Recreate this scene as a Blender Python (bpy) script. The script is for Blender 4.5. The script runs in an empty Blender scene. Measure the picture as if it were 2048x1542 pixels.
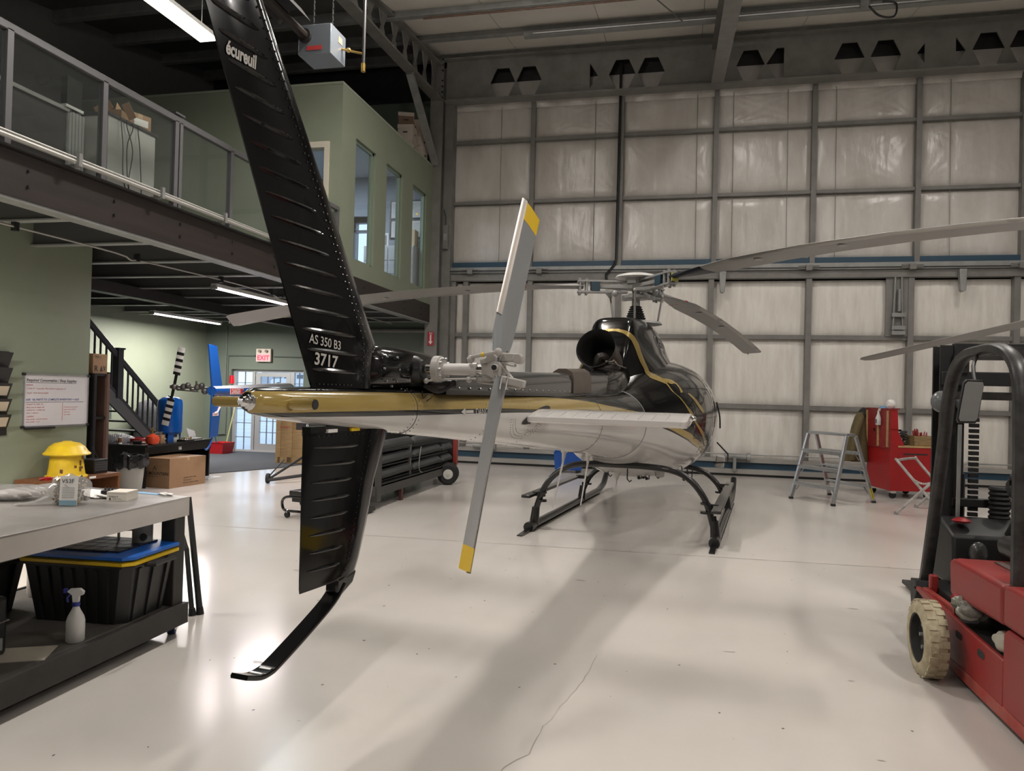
import bpy, bmesh, math, random
from mathutils import Vector, Matrix, Euler
from mathutils.bvhtree import BVHTree
random.seed(7)
S = bpy.context.scene
COL = S.collection
PI = math.pi
# ------------------------------------------------------------------ camera
cam_d = bpy.data.cameras.new('camera'); cam = bpy.data.objects.new('camera', cam_d); COL.objects.link(cam)
cam_d.sensor_width = 36.0; cam_d.sensor_fit = 'HORIZONTAL'; cam_d.lens = 1480.0 / 2048.0 * 36.0
cam_d.clip_start = 0.05; cam_d.clip_end = 200
HCAM = 1.6
def camera_matrix():
    up = Vector((.0255, -1, 16 / 1480)).normalized()          # world up, seen in the camera's right / down / forward axes
    vy = Vector((334 / 1480, (16 + .0255 * 334) / 1480, 1)); vy = (vy - up * vy.dot(up)).normalized()
    vx = (-up).cross(vy).normalized()
    if vx.x < 0: vx = -vx
    R = Matrix((vx, vy, up))                                   # camera -> world
    m = Matrix((R.col[0], -R.col[1], -R.col[2])).transposed().to_4x4()
    m.translation = Vector((0, 0, HCAM))
    return m
cam.matrix_world = camera_matrix()
S.camera = cam
# ------------------------------------------------------------------ world, exposure
S.view_settings.view_transform = 'Standard'; S.view_settings.look = 'None'
S.view_settings.gamma = 1.0; S.view_settings.use_curve_mapping = False
S.view_settings.exposure = 0.0
w = bpy.data.worlds.new('sky'); S.world = w; w.use_nodes = True
bg = w.node_tree.nodes['Background']; bg.inputs[0].default_value = (.62, .78, 1.0, 1); bg.inputs[1].default_value = 1.7
# ------------------------------------------------------------------ big lamps (the down-facing emitters sit in the lamp housings built further down)
LAMPS = [(-2.8, 8.1, 7.3, 225), (-2.6, 2.2, 6.2, 100), (3.4, 8.6, 7.2, 60), (3.4, 2.4, 6.2, 165), (-2.4, -3.0, 5.2, 90), (3.4, -3.0, 5.2, 90),
         (8.0, 6.0, 6.6, 130), (-6.585, 8.5, 6.48, 22), (-2.6, 11.4, 8.42, 66), (1.5, 11.4, 8.42, 165), (5.6, 11.4, 8.42, 185)]
def area_light(name, loc, sx, sy, power, col=(1, .945, .89), rot=(0, 0, 0), spread=PI):
    d = bpy.data.lights.new(name, 'AREA'); d.shape = 'RECTANGLE'; d.size = sx; d.size_y = sy; d.energy = power; d.color = col; d.spread = spread
    o = bpy.data.objects.new(name, d); COL.objects.link(o); o.location = loc; o.rotation_euler = rot
    return o
for i, (x, y, z, p) in enumerate(LAMPS):
    area_light('lamp_light', (x, y, z - .035), .28, 1.3, p)
    area_light('added_uplight', (x, y, z + .08), .2, 1.2, p * .75, rot=(PI, 0, 0))  # upward light added above each housing to brighten the ceiling
area_light('tube_light', (-6.59, 10.5, 2.97), .05, 2.1, 95, (1, .92, .92))
area_light('tube_light', (-10.3, 13.9, 2.97), .05, 2.2, 230, (1, .94, .9))
area_light('tube_light', (-6.3, 3.6, 2.97), .05, 2.1, 195, (1, .93, .86))  # unseen tube, added out of view to brighten the left wall
area_light('office_light', (-7.6, 13.8, 6.42), 1.2, .6, 110, (.74, .84, 1))
# ------------------------------------------------------------------ materials
MATS = {}
def mat(name, c, rough=.5, metal=0., spec=.5, noise=0., nscale=6., bump=0., bscale=40., coat=0., emit=0., c2=None, alpha=1., trans=0., stretch=None, rnoise=0.):
    if name in MATS: return MATS[name]
    m = bpy.data.materials.new(name); m.use_nodes = True
    nt = m.node_tree; b = nt.nodes['Principled BSDF']
    b.inputs['Base Color'].default_value = (*c, 1); b.inputs['Roughness'].default_value = rough
    b.inputs['Metallic'].default_value = metal; b.inputs['Specular IOR Level'].default_value = spec
    b.inputs['Coat Weight'].default_value = coat; b.inputs['Coat Roughness'].default_value = .04
    if trans: b.inputs['Transmission Weight'].default_value = trans
    if alpha < 1: b.inputs['Alpha'].default_value = alpha
    if emit:
        b.inputs['Emission Color'].default_value = (*c, 1); b.inputs['Emission Strength'].default_value = emit
    if noise or bump or rnoise:
        tc = nt.nodes.new('ShaderNodeTexCoord'); mp = nt.nodes.new('ShaderNodeMapping')
        nt.links.new(tc.outputs['Object'], mp.inputs[0])
        if stretch: mp.inputs['Scale'].default_value = stretch
    if noise or rnoise:
        n = nt.nodes.new('ShaderNodeTexNoise'); n.inputs['Scale'].default_value = nscale; n.inputs['Detail'].default_value = 6; n.inputs['Roughness'].default_value = .6
        nt.links.new(mp.outputs[0], n.inputs['Vector'])
        r = nt.nodes.new('ShaderNodeMapRange'); r.inputs[1].default_value = .33; r.inputs[2].default_value = .67
        nt.links.new(n.outputs['Fac'], r.inputs[0])
    if noise:
        x = nt.nodes.new('ShaderNodeMix'); x.data_type = 'RGBA'
        d = c2 or tuple(v * (1 - noise) for v in c)
        x.inputs[6].default_value = (*c, 1); x.inputs[7].default_value = (*d, 1)
        nt.links.new(r.outputs[0], x.inputs[0]); nt.links.new(x.outputs[2], b.inputs['Base Color'])
    if rnoise:
        q = nt.nodes.new('ShaderNodeMapRange'); q.inputs[3].default_value = rough; q.inputs[4].default_value = rough + rnoise
        nt.links.new(r.outputs[0], q.inputs[0]); nt.links.new(q.outputs[0], b.inputs['Roughness'])
    if bump:
        n2 = nt.nodes.new('ShaderNodeTexNoise'); n2.inputs['Scale'].default_value = bscale; n2.inputs['Detail'].default_value = 4
        nt.links.new(mp.outputs[0], n2.inputs['Vector'])
        bp = nt.nodes.new('ShaderNodeBump'); bp.inputs['Strength'].default_value = bump; bp.inputs['Distance'].default_value = .02
        nt.links.new(n2.outputs['Fac'], bp.inputs['Height']); nt.links.new(bp.outputs[0], b.inputs['Normal'])
    MATS[name] = m
    return m
def glass(name, c=(.8, .9, .88), alpha=.12, rough=.03):
    """thin clear sheet: a little tint, sharp gloss, mostly see-through"""
    if name in MATS: return MATS[name]
    m = bpy.data.materials.new(name); m.use_nodes = True; nt = m.node_tree; nt.nodes.clear()
    out = nt.nodes.new('ShaderNodeOutputMaterial'); tr = nt.nodes.new('ShaderNodeBsdfTransparent'); gl = nt.nodes.new('ShaderNodeBsdfGlossy')
    df = nt.nodes.new('ShaderNodeBsdfDiffuse'); lw = nt.nodes.new('ShaderNodeFresnel'); geo = nt.nodes.new('ShaderNodeNewGeometry'); ff = nt.nodes.new('ShaderNodeMath'); ff.operation = 'MULTIPLY_ADD'; ff.inputs[1].default_value = -1; ff.inputs[2].default_value = 1; mu = nt.nodes.new('ShaderNodeMath'); mu.operation = 'MULTIPLY'; m1 = nt.nodes.new('ShaderNodeMixShader'); m2 = nt.nodes.new('ShaderNodeMixShader')
    tr.inputs[0].default_value = (*c, 1); gl.inputs['Roughness'].default_value = rough; lw.inputs[0].default_value = 1.45; df.inputs[0].default_value = (*c, 1)
    m1.inputs[0].default_value = alpha
    nt.links.new(tr.outputs[0], m1.inputs[1]); nt.links.new(df.outputs[0], m1.inputs[2])
    nt.links.new(geo.outputs['Backfacing'], ff.inputs[0]); nt.links.new(lw.outputs[0], mu.inputs[0]); nt.links.new(ff.outputs[0], mu.inputs[1]); nt.links.new(mu.outputs[0], m2.inputs[0]); nt.links.new(m1.outputs[0], m2.inputs[1]); nt.links.new(gl.outputs[0], m2.inputs[2])
    nt.links.new(m2.outputs[0], out.inputs[0])
    MATS[name] = m
    return m
# ------------------------------------------------------------------ mesh helper
def V(*a): return Vector(a)
def perp(d):
    d = d.normalized(); a = V(0, 0, 1) if abs(d.z) < .9 else V(1, 0, 0)
    x = d.cross(a).normalized(); return x, d.cross(x).normalized()
LAST = [None]
class MB:
    def __init__(s): s.v = []; s.f = []; s.mi = []; s.cur = 0
    def add(s, vs, fs):
        o = len(s.v); s.v += [Vector(p) for p in vs]; s.f += [[i + o for i in f] for f in fs]; s.mi += [s.cur] * len(fs); return s
    def m(s, i): s.cur = i; return s
    def box(s, c, d, rot=None):
        c = Vector(c); h = Vector(d) / 2
        vs = [V(sx * h.x, sy * h.y, sz * h.z) for sx in (-1, 1) for sy in (-1, 1) for sz in (-1, 1)]
        if rot is not None:
            R = rot if isinstance(rot, Matrix) else Euler(rot).to_matrix()
            vs = [R @ p for p in vs]
        return s.add([p + c for p in vs], [(0, 1, 3, 2), (4, 6, 7, 5), (0, 4, 5, 1), (2, 3, 7, 6), (0, 2, 6, 4), (1, 5, 7, 3)])
    def bx(s, x0, x1, y0, y1, z0, z1): return s.box(((x0 + x1) / 2, (y0 + y1) / 2, (z0 + z1) / 2), (abs(x1 - x0), abs(y1 - y0), abs(z1 - z0)))
    def bar(s, p0, p1, w, h, up=(0, 0, 1)):
        p0 = Vector(p0); p1 = Vector(p1); d = (p1 - p0).normalized(); u = Vector(up)
        x = d.cross(u)
        if x.length < 1e-4: x, _ = perp(d)
        x.normalize(); u = x.cross(d)
        q = [x * (a * w / 2) + u * (b * h / 2) for a, b in ((-1, -1), (1, -1), (1, 1), (-1, 1))]
        return s.loft([[p0 + k for k in q], [p1 + k for k in q]])
    def loft(s, rings, cap=True, closed=False):
        n = len(rings[0]); vs = [p for r in rings for p in r]; fs = []; m = len(rings)
        for i in range(m if closed else m - 1):
            a = i * n; b = ((i + 1) % m) * n
            for j in range(n): k = (j + 1) % n; fs.append((a + j, a + k, b + k, b + j))
        if cap and not closed: fs.append(tuple(range(n - 1, -1, -1))); fs.append(tuple(range((m - 1) * n, m * n)))
        return s.add(vs, fs)
    def cyl(s, p0, p1, r0, r1=None, n=14, cap=True):
        p0 = Vector(p0); p1 = Vector(p1); r1 = r0 if r1 is None else r1; x, y = perp(p1 - p0)
        cs = [(math.cos(2 * PI * i / n), math.sin(2 * PI * i / n)) for i in range(n)]
        return s.loft([[p0 + (x * c + y * t) * r0 for c, t in cs], [p1 + (x * c + y * t) * r1 for c, t in cs]], cap)
    def tube(s, pts, r, n=8, closed=False, flat=1.):
        pts = [Vector(p) for p in pts]; m = len(pts); rings = []; x = None
        for i, p in enumerate(pts):
            if closed: d = pts[(i + 1) % m] - pts[i - 1]
            else: d = (pts[min(i + 1, m - 1)] - pts[max(i - 1, 0)])
            d.normalize()
            if x is None: x, y = perp(d)
            else:
                x = (x - d * x.dot(d)).normalized(); y = d.cross(x)
            rr = r[i] if isinstance(r, (list, tuple)) else r
            rings.append([p + (x * math.cos(2 * PI * k / n) + y * math.sin(2 * PI * k / n) * flat) * rr for k in range(n)])
        return s.loft(rings, True, closed)
    def lathe(s, prof, o=(0, 0, 0), ax=(0, 0, 1), n=20, cap=True):
        o = Vector(o); ax = Vector(ax).normalized(); x, y = perp(ax)
        return s.loft([[o + ax * h + (x * math.cos(2 * PI * k / n) + y * math.sin(2 * PI * k / n)) * max(r, 1e-4) for k in range(n)] for r, h in prof], cap)
    def prism(s, poly, o, ex, ey, t):
        o = Vector(o); ex = Vector(ex); ey = Vector(ey); t = Vector(t)
        a = [o + ex * p[0] + ey * p[1] for p in poly]
        return s.loft([a, [p + t for p in a]])
    def grid(s, fn, nu, nv):
        vs = [fn(i / nu, j / nv) for i in range(nu + 1) for j in range(nv + 1)]
        fs = [(i * (nv + 1) + j, (i + 1) * (nv + 1) + j, (i + 1) * (nv + 1) + j + 1, i * (nv + 1) + j + 1) for i in range(nu) for j in range(nv)]
        return s.add(vs, fs)
    def ball(s, c, r, n=12, m=8):
        c = Vector(c); r = Vector((r, r, r)) if not hasattr(r, '__len__') else Vector(r)
        return s.loft([[c + V(r.x * math.sin(PI * i / m) * math.cos(2 * PI * k / n) + (1e-5 if i in (0, m) else 0), r.y * math.sin(PI * i / m) * math.sin(2 * PI * k / n), -r.z * math.cos(PI * i / m)) for k in range(n)] for i in range(m + 1)], True)
    def build(s, name, m, parent=None, world=False, bevel=0., seg=2, smooth=35, kind=None, subsurf=0, loc=None):
        me = bpy.data.meshes.new(name); vs = s.v
        if world and parent is not None:
            inv = root_matrix(parent).inverted(); vs = [inv @ p for p in vs]
        if loc is not None: vs = [p - Vector(loc) for p in vs]
        me.from_pydata([tuple(p) for p in vs], [], s.f)
        ms = m if isinstance(m, (list, tuple)) else [m]
        for k in ms: me.materials.append(k)
        if len(ms) > 1: me.polygons.foreach_set('material_index', s.mi)
        bm = bmesh.new(); bm.from_mesh(me); bmesh.ops.recalc_face_normals(bm, faces=bm.faces); bm.to_mesh(me); bm.free()
        if smooth:
            me.polygons.foreach_set('use_smooth', [True] * len(me.polygons)); me.set_sharp_from_angle(angle=math.radians(smooth))
        me.update()
        o = bpy.data.objects.new(name, me); COL.objects.link(o)
        if parent is not None: o.parent = parent
        if loc is not None: o.location = loc
        if kind: o['kind'] = kind
        if bevel:
            b = o.modifiers.new('bevel', 'BEVEL'); b.width = bevel; b.segments = seg; b.limit_method = 'ANGLE'; b.angle_limit = math.radians(40); b.harden_normals = False
        if subsurf:
            b = o.modifiers.new('sub', 'SUBSURF'); b.levels = subsurf; b.render_levels = subsurf
        LAST[0] = o
        return o
def root_matrix(o):
    m = Matrix.LocRotScale(o.location, o.rotation_euler, o.scale)
    return root_matrix(o.parent) @ m if o.parent else m
def tag(o, label=None, cat=None, group=None, kind=None):
    if label: o['label'] = label
    if cat: o['category'] = cat
    if group: o['group'] = group
    if kind: o['kind'] = kind
    return o
def thing(name, label, cat, loc=(0, 0, 0), rz=0, group=None, rot=None):
    o = bpy.data.objects.new(name, None); COL.objects.link(o); o.location = loc; o.rotation_euler = rot or (0, 0, rz)
    o.empty_display_size = .1
    return tag(o, label, cat, group)
def shell(name, loc=(0, 0, 0)):
    o = bpy.data.objects.new(name, None); COL.objects.link(o); o.location = loc; o['kind'] = 'structure'; return o
def copy_tree(o, parent=None):
    c = o.copy(); COL.objects.link(c)
    if parent is not None: c.parent = parent
    for ch in list(o.children): copy_tree(ch, c)
    return c
def twin(o, loc=None, rot=None, parent=None):
    """another object with the same mesh"""
    c = o.copy(); COL.objects.link(c)
    if loc is not None: c.location = loc
    if rot is not None: c.rotation_euler = rot
    if parent is not None: c.parent = parent
    return c
def text_mb(txt, size, o, ex, ey, bold=0., align='LEFT', res=3, shear=0., mb=None, fn=None):
    """flat lettering as faces: baseline at o, along ex, upright ey (world or local)"""
    cu = bpy.data.curves.new('lettering', 'FONT'); cu.body = txt; cu.size = size; cu.offset = bold; cu.align_x = align; cu.resolution_u = res; cu.shear = shear
    ob = bpy.data.objects.new('lettering', cu); COL.objects.link(ob)
    dg = bpy.context.evaluated_depsgraph_get(); me = ob.evaluated_get(dg).to_mesh()
    o = Vector(o); ex = Vector(ex); ey = Vector(ey); mb = mb or MB()
    vs = [(p.co.x, p.co.y) for p in me.vertices]; fs = [list(p.vertices) for p in me.polygons]
    mb.add([fn(x, y) if fn else o + ex * x + ey * y for x, y in vs], fs)
    ob.evaluated_get(dg).to_mesh_clear(); bpy.data.objects.remove(ob); bpy.data.curves.remove(cu)
    return mb
def arc(c, r, a0, a1, n, ex=(1, 0, 0), ey=(0, 0, 1)):
    c = Vector(c); ex = Vector(ex); ey = Vector(ey)
    return [c + ex * (r * math.cos(a0 + (a1 - a0) * i / n)) + ey * (r * math.sin(a0 + (a1 - a0) * i / n)) for i in range(n + 1)]
def smoothpts(pts, k=3):
    """Catmull-Rom through the points"""
    P = [Vector(p) for p in pts]; out = []
    for i in range(len(P) - 1):
        a = P[max(i - 1, 0)]; b = P[i]; c = P[i + 1]; d = P[min(i + 2, len(P) - 1)]
        for j in range(k):
            t = j / k
            out.append(.5 * (2 * b + (c - a) * t + (2 * a - 5 * b + 4 * c - d) * t * t + (3 * b - a - 3 * c + d) * t ** 3))
    return out + [P[-1]]
def interp(x, xs, ys):
    if x <= xs[0]: return ys[0]
    for i in range(len(xs) - 1):
        if x <= xs[i + 1]:
            t = (x - xs[i]) / (xs[i + 1] - xs[i]); return ys[i] + (ys[i + 1] - ys[i]) * t
    return ys[-1]
# shared materials
STEEL = mat('painted_grey_steel', (.215, .208, .193), .5, .0, noise=.25, nscale=3)
STEEL_L = mat('galvanised_grey_steel', (.33, .335, .325), .42, .3, noise=.25, nscale=4)
DARKST = mat('dark_painted_steel', (.028, .026, .026), .5, noise=.3)
BLACK = mat('black_plastic', (.012, .012, .013), .45)
BLACKG = mat('black_gloss', (.006, .006, .007), .12, coat=.5)
RUBBER = mat('rubber', (.012, .012, .012), .75, bump=.2)
CHROME = mat('chrome', (.75, .75, .75), .12, 1)
ALU = mat('brushed_aluminium', (.55, .56, .57), .35, .9, noise=.15, nscale=8)
WHITE = mat('white_paint', (.75, .75, .73), .5)
RED = mat('red_paint', (.36, .012, .014), .4, noise=.25, nscale=4)
YEL = mat('yellow_paint', (.75, .5, .01), .42)
GREEN = mat('sage_green_wall', (.235, .265, .195), .6, noise=.06, nscale=2, bump=.03, bscale=150)
CARD = mat('cardboard', (.32, .19, .10), .75, noise=.15, nscale=5)
PAPER = mat('paper', (.72, .71, .68), .7)
WOODL = mat('light_wood', (.50, .33, .15), .6, noise=.3, nscale=6, stretch=(1, 1, 8))
WOODR = mat('red_brown_wood', (.19, .075, .03), .5, noise=.4, nscale=5, stretch=(8, 1, 8))
BLUE = mat('blue_paint', (.01, .10, .42), .3)
BRASS = mat('brass', (.6, .4, .12), .3, 1)
INK = mat('black_ink', (.02, .02, .02), .7)
REDINK = mat('red_ink', (.45, .03, .05), .7)
SIGNW = mat('sign_white', (.72, .72, .7), .5)
GLASS = glass('clear_glass', (.95, .97, .97), .02)
# ================================================================== the setting
def roof_z(y): return 9.35 + .18 * (y - 16.1)
# ---- floor
FLOORM = mat('polished_epoxy_floor', (.57, .54, .505), .16, spec=.36, noise=.10, nscale=1.1, c2=(.54, .505, .465), rnoise=.06)
fl = MB().bx(-12.2, 10.3, -6.2, 16.7, -.2, 0).build('floor', FLOORM, kind='structure')
CRACK = mat('floor_crack', (.30, .26, .23), .7)
def crack(pts, wd, jit, name='crack', m=CRACK):
    rnd = random.Random(len(pts) * 7 + int(abs(pts[0][0]) * 100)); P = []
    for i in range(len(pts) - 1):
        a = V(*pts[i], 0); b = V(*pts[i + 1], 0); n = max(2, int((b - a).length / .07))
        for k in range(n): P.append(a.lerp(b, k / n) + V(rnd.uniform(-jit, jit), rnd.uniform(-jit, jit), 0))
    P.append(V(*pts[-1], 0)); mb = MB(); L = []; Rr = []
    for i, p in enumerate(P):
        d = (P[min(i + 1, len(P) - 1)] - P[max(i - 1, 0)]).normalized(); q = V(-d.y, d.x, 0) * wd * rnd.uniform(.4, 1.2) / 2
        L.append(p + q + V(0, 0, .0008)); Rr.append(p - q + V(0, 0, .0008))
    n = len(P); mb.add(L + Rr, [(i, i + 1, n + i + 1, n + i) for i in range(n - 1)])
    return mb.build(name, m, fl, smooth=0)
crack([(-.60, 3.55), (-.62, 3.25), (-.75, 2.95), (-.83, 2.7), (-.95, 2.45), (-1.0, 2.2), (-1.05, 1.9)], .006, .012)
crack([(-.45, 4.6), (-.5, 4.1), (-.60, 3.55)], .004, .01)
JOINT = mat('joint_filler', (.20, .17, .15), .6)
crack([(-9.5, 7.35), (-3.6, 7.6), (2.4, 7.86), (9.5, 8.16)], .012, .001, 'expansion_joint', JOINT)
WEAR = mat('worn_patch', (.38, .34, .29), .3, noise=.3, nscale=20)
def blotch(x, y, a, b, seed, name='worn_patch', m=WEAR):
    r = random.Random(seed); n = 18
    pts = [V(x + a * math.cos(2 * PI * i / n) * r.uniform(.5, 1), y + b * math.sin(2 * PI * i / n) * r.uniform(.4, 1), .0009) for i in range(n)]
    return MB().add(pts, [tuple(range(n))]).build(name, m, fl, smooth=0)
for i, (x, y, a, b) in enumerate([(-3.15, 5.95, .14, .05), (-2.85, 5.9, .1, .03), (-2.35, 3.9, .05, .03), (1.1, 3.55, .03, .016), (.92, 3.62, .02, .01), (-.8, 6.4, .05, .02), (1.35, 6.2, .05, .014), (.35, 4.9, .05, .01),
                                 (.8, 2.9, .02, .012), (1.0, 4.6, .025, .01), (-.15, 2.75, .02, .012), (.25, 2.4, .02, .01)]): blotch(x, y, a, b, i)
r = random.Random(3)
SPECK = mat('dirt_speck', (.12, .10, .09), .8)
mb = MB()
for i in range(260):
    x = r.uniform(-4, 4); y = r.uniform(1.8, 13); a = r.uniform(.003, .012); t = r.uniform(0, 3)
    mb.add([V(x + a * math.cos(t + k * 1.57) * (1 if k % 2 else .5), y + a * math.sin(t + k * 1.57), .0007) for k in range(4)], [(0, 1, 2, 3)])
mb.build('dirt_speck', SPECK, fl, smooth=0, kind='stuff')
CARPET = mat('blue_grey_carpet', (.075, .082, .095), .95, noise=.4, nscale=60, bump=.4, bscale=300)
MB().prism([(-11.6, 8.0), (-8.35, 11.75), (-7.7, 13.4), (-7.6, 15.2), (-7.6, 16.35), (-11.6, 16.35)], (0, 0, .0), (1, 0, 0), (0, 1, 0), (0, 0, .012)).build('carpet', CARPET, fl)
# ---- ceiling: insulation panels, purlins, rafters
CEILM = mat('white_vinyl_ceiling', (.74, .71, .65), .55, noise=.10, nscale=1.3, bump=.15, bscale=2.5)
ceil = shell('ceiling', (0, 16.1, 9.35))
MB().loft([[V(-12.3, -6.3, roof_z(-6.3) + .1), V(10.4, -6.3, roof_z(-6.3) + .1), V(10.4, -6.3, roof_z(-6.3) + .3), V(-12.3, -6.3, roof_z(-6.3) + .3)],
           [V(-12.3, 16.9, roof_z(16.9) + .1), V(10.4, 16.9, roof_z(16.9) + .1), V(10.4, 16.9, roof_z(16.9) + .3), V(-12.3, 16.9, roof_z(16.9) + .3)]]).build('roof_deck', DARKST, ceil, world=True)
PUR = [16.05 - 1.5 * k for k in range(15)]
DARKPAN = mat('grey_roof_sheet', (.13, .127, .12), .6, noise=.15, nscale=2)
for k in range(14):
    y1 = PUR[k]; y0 = PUR[k + 1]
    for j in range(8):
        x0 = -5.7 + j * 2.0; x1 = x0 + 2.0
        if y1 < 4: continue
        def fn(a, b): 
            sag = .05 * (1 - (2 * b - 1) ** 4) * (1 - .4 * (2 * a - 1) ** 8)
            y = y0 + (y1 - y0) * b
            return V(x0 + .004 + (x1 - x0 - .008) * a, y, roof_z(y) - .05 - sag * .6)
        MB().grid(fn, 6, 6).build('ceiling_panel', CEILM, ceil, world=True)
    if y1 >= 4:
        MB().bx(-12.2, -5.72, y0 + .02, y1 - .02, 0, .02).build('roof_sheet', DARKPAN, ceil)
        o = LAST[0]; o.location = (0, 0, 0)
        for v in o.data.vertices:
            v.co.z += roof_z(v.co.y) + .04 - 9.35; v.co.y -= 16.1
    y = y1 - .0
    mb = MB(); z = roof_z(y)
    mb.bx(-12.2, 10.3, y - .03, y + .03, z - .19, z + .06); mb.bx(-12.2, 10.3, y - .09, y + .03, z - .205, z - .185); mb.bx(-12.2, 10.3, y - .03, y + .09, z + .04, z + .06)
    mb.build('purlin', STEEL_L if y1 > 4 else STEEL, ceil, world=True)
    # surface-mounted strip conduit beside the second purlin
for y in (14.45,):
    MB().bx(-3.2, 10.3, y - .07, y + .07, roof_z(y) - .30, roof_z(y) - .2).build('cable_tray', STEEL_L, ceil, world=True)
    MB().tube([(-3.0, y - .1, roof_z(y) - .27), (10.3, y - .1, roof_z(y) - .27)], .016, 6).build('conduit', ALU, ceil, world=True)
y = 13.05
MB().tube([(-4.8, y - .1, roof_z(y) - .27), (10.3, y - .1, roof_z(y) - .27)], .02, 6).build('gas_pipe', mat('rusty_pipe', (.16, .09, .06), .5, noise=.4), ceil, world=True)
MB().tube([(-.55, 13.0, roof_z(13) - .26), (-.1, 14.35, roof_z(14.35) - .26)], .012, 6).build('tie_rod', STEEL, ceil, world=True)
MB().tube(smoothpts([(3.15, 14.3, 8.78), (3.35, 14.3, 8.55), (3.6, 14.3, 8.52), (3.62, 14.3, 8.75), (3.4, 14.3, 8.8)], 5), .018, 6).build('hanging_cable', BLACK, ceil, world=True)
MB().box((3.1, 14.3, 8.78), (.14, .1, .1)).build('junction_box', STEEL_L, ceil, world=True)
# rafters running towards the door
def rafter(x, ya, yb, z0):
    t = shell('trim_' + str(rafter.n)); rafter.n += 1
    t.location = (x, yb, z0)
    for nm, w_, dz0, dz1 in (('bottom_flange', .25, 0, .02), ('web', .02, .02, .75), ('top_flange', .25, .75, .78)):
        q = []
        for yy in (ya, yb):
            z = z0 + .18 * (yy - yb)
            q.append([V(x - w_ / 2, yy, z + dz0), V(x + w_ / 2, yy, z + dz0), V(x + w_ / 2, yy, z + dz1), V(x - w_ / 2, yy, z + dz1)])
        MB().loft(q).build(nm, STEEL, t, world=True)
rafter.n = 1
rafter(.63, -6.2, 15.95, 8.17); rafter(7.2, -6.2, 15.95, 8.17)
# castellated header beam with hexagonal openings over the door
HB = shell('trim_3', (0, 16.05, 8.2))
holes = [-4.02, -3.42, -1.98, -1.36, -.74, 1.30, 1.90, 3.22, 3.90, 5.75, 6.4]
def hexa(x, z, kind):
    a, h, q = .285, .32, .14
    p = [(-a, 0), (-q, -h), (q, -h), (a, 0), (q, h), (-q, h)]
    if kind == 'L': p = [(-a, 0), (-q * .6, -h), (.06, -h), (.06, h), (-q * .6, h)]
    if kind == 'l': p = [(-.08, -.28), (.1, 0), (-.08, .28)][::1]
    if kind == 'r': p = [(.06, -.2), (.06, .2), (-.08, 0)]
    return [(x + u, z + v) for u, v in p]
hk = {-1.98: 'l', 1.90: 'L'}
bm = bmesh.new()
outer = [(-5.34, 8.2), (10.2, 8.2), (10.2, 9.12), (-5.34, 9.12)]
def loop(pts):
    vs = [bm.verts.new((x, 16.05, z)) for x, z in pts]; return [bm.edges.new((vs[i], vs[(i + 1) % len(vs)])) for i in range(len(vs))]
E_ = loop(outer)
for x in holes: E_ += loop(hexa(x, 8.58, hk.get(x, 'h')))
E_ += loop(hexa(4.55, 8.58, 'r')); E_ += loop(hexa(5.25, 8.58, 'l'))
bmesh.ops.triangle_fill(bm, edges=E_, use_beauty=True)
ret = bmesh.ops.extrude_face_region(bm, geom=list(bm.faces))
bmesh.ops.translate(bm, vec=(0, .03, 0), verts=[v for v in ret['geom'] if isinstance(v, bmesh.types.BMVert)])
bmesh.ops.translate(bm, vec=(0, -16.05, -8.2), verts=bm.verts)
bmesh.ops.recalc_face_normals(bm, faces=bm.faces)
me = bpy.data.meshes.new('web_plate'); bm.to_mesh(me); bm.free(); me.materials.append(STEEL)
o = bpy.data.objects.new('web_plate', me); COL.objects.link(o); o.parent = HB
MB().bx(-5.34, 10.2, 15.9, 16.2, 8.17, 8.205).build('bottom_flange', STEEL, HB, world=True)
MB().bx(-5.34, 10.2, 15.9, 16.2, 9.12, 9.15).build('top_flange', STEEL, HB, world=True)
MB().bx(-5.34, 10.2, 16.22, 16.34, 9.16, 9.42).build('eave_strut', DARKST, HB, world=True)
INSB = mat('white_vinyl_insulation', (.66, .635, .60), .27, noise=.10, nscale=1.2, c2=(.52, .49, .45), bump=.4, bscale=5, stretch=(1.5, 1, .5))
INSD = mat('door_vinyl_insulation', (.80, .77, .725), .33, noise=.14, nscale=2.5, c2=(.66, .625, .57), bump=.45, bscale=5, stretch=(2.5, 1, .4))
MB().grid(lambda a, b: V(-5.3 + 15.5 * a, 16.4 - .08 * math.sin(a * 60) ** 2 * (1 - (2 * b - 1) ** 2), 8.1 + .62 * b), 120, 6).build('insulation_sheet', INSB, HB, world=True)
MB().bx(-12.2, 10.3, 16.42, 16.6, 8.3, 9.6).build('upper_wall', DARKST, HB, world=True)
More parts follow.
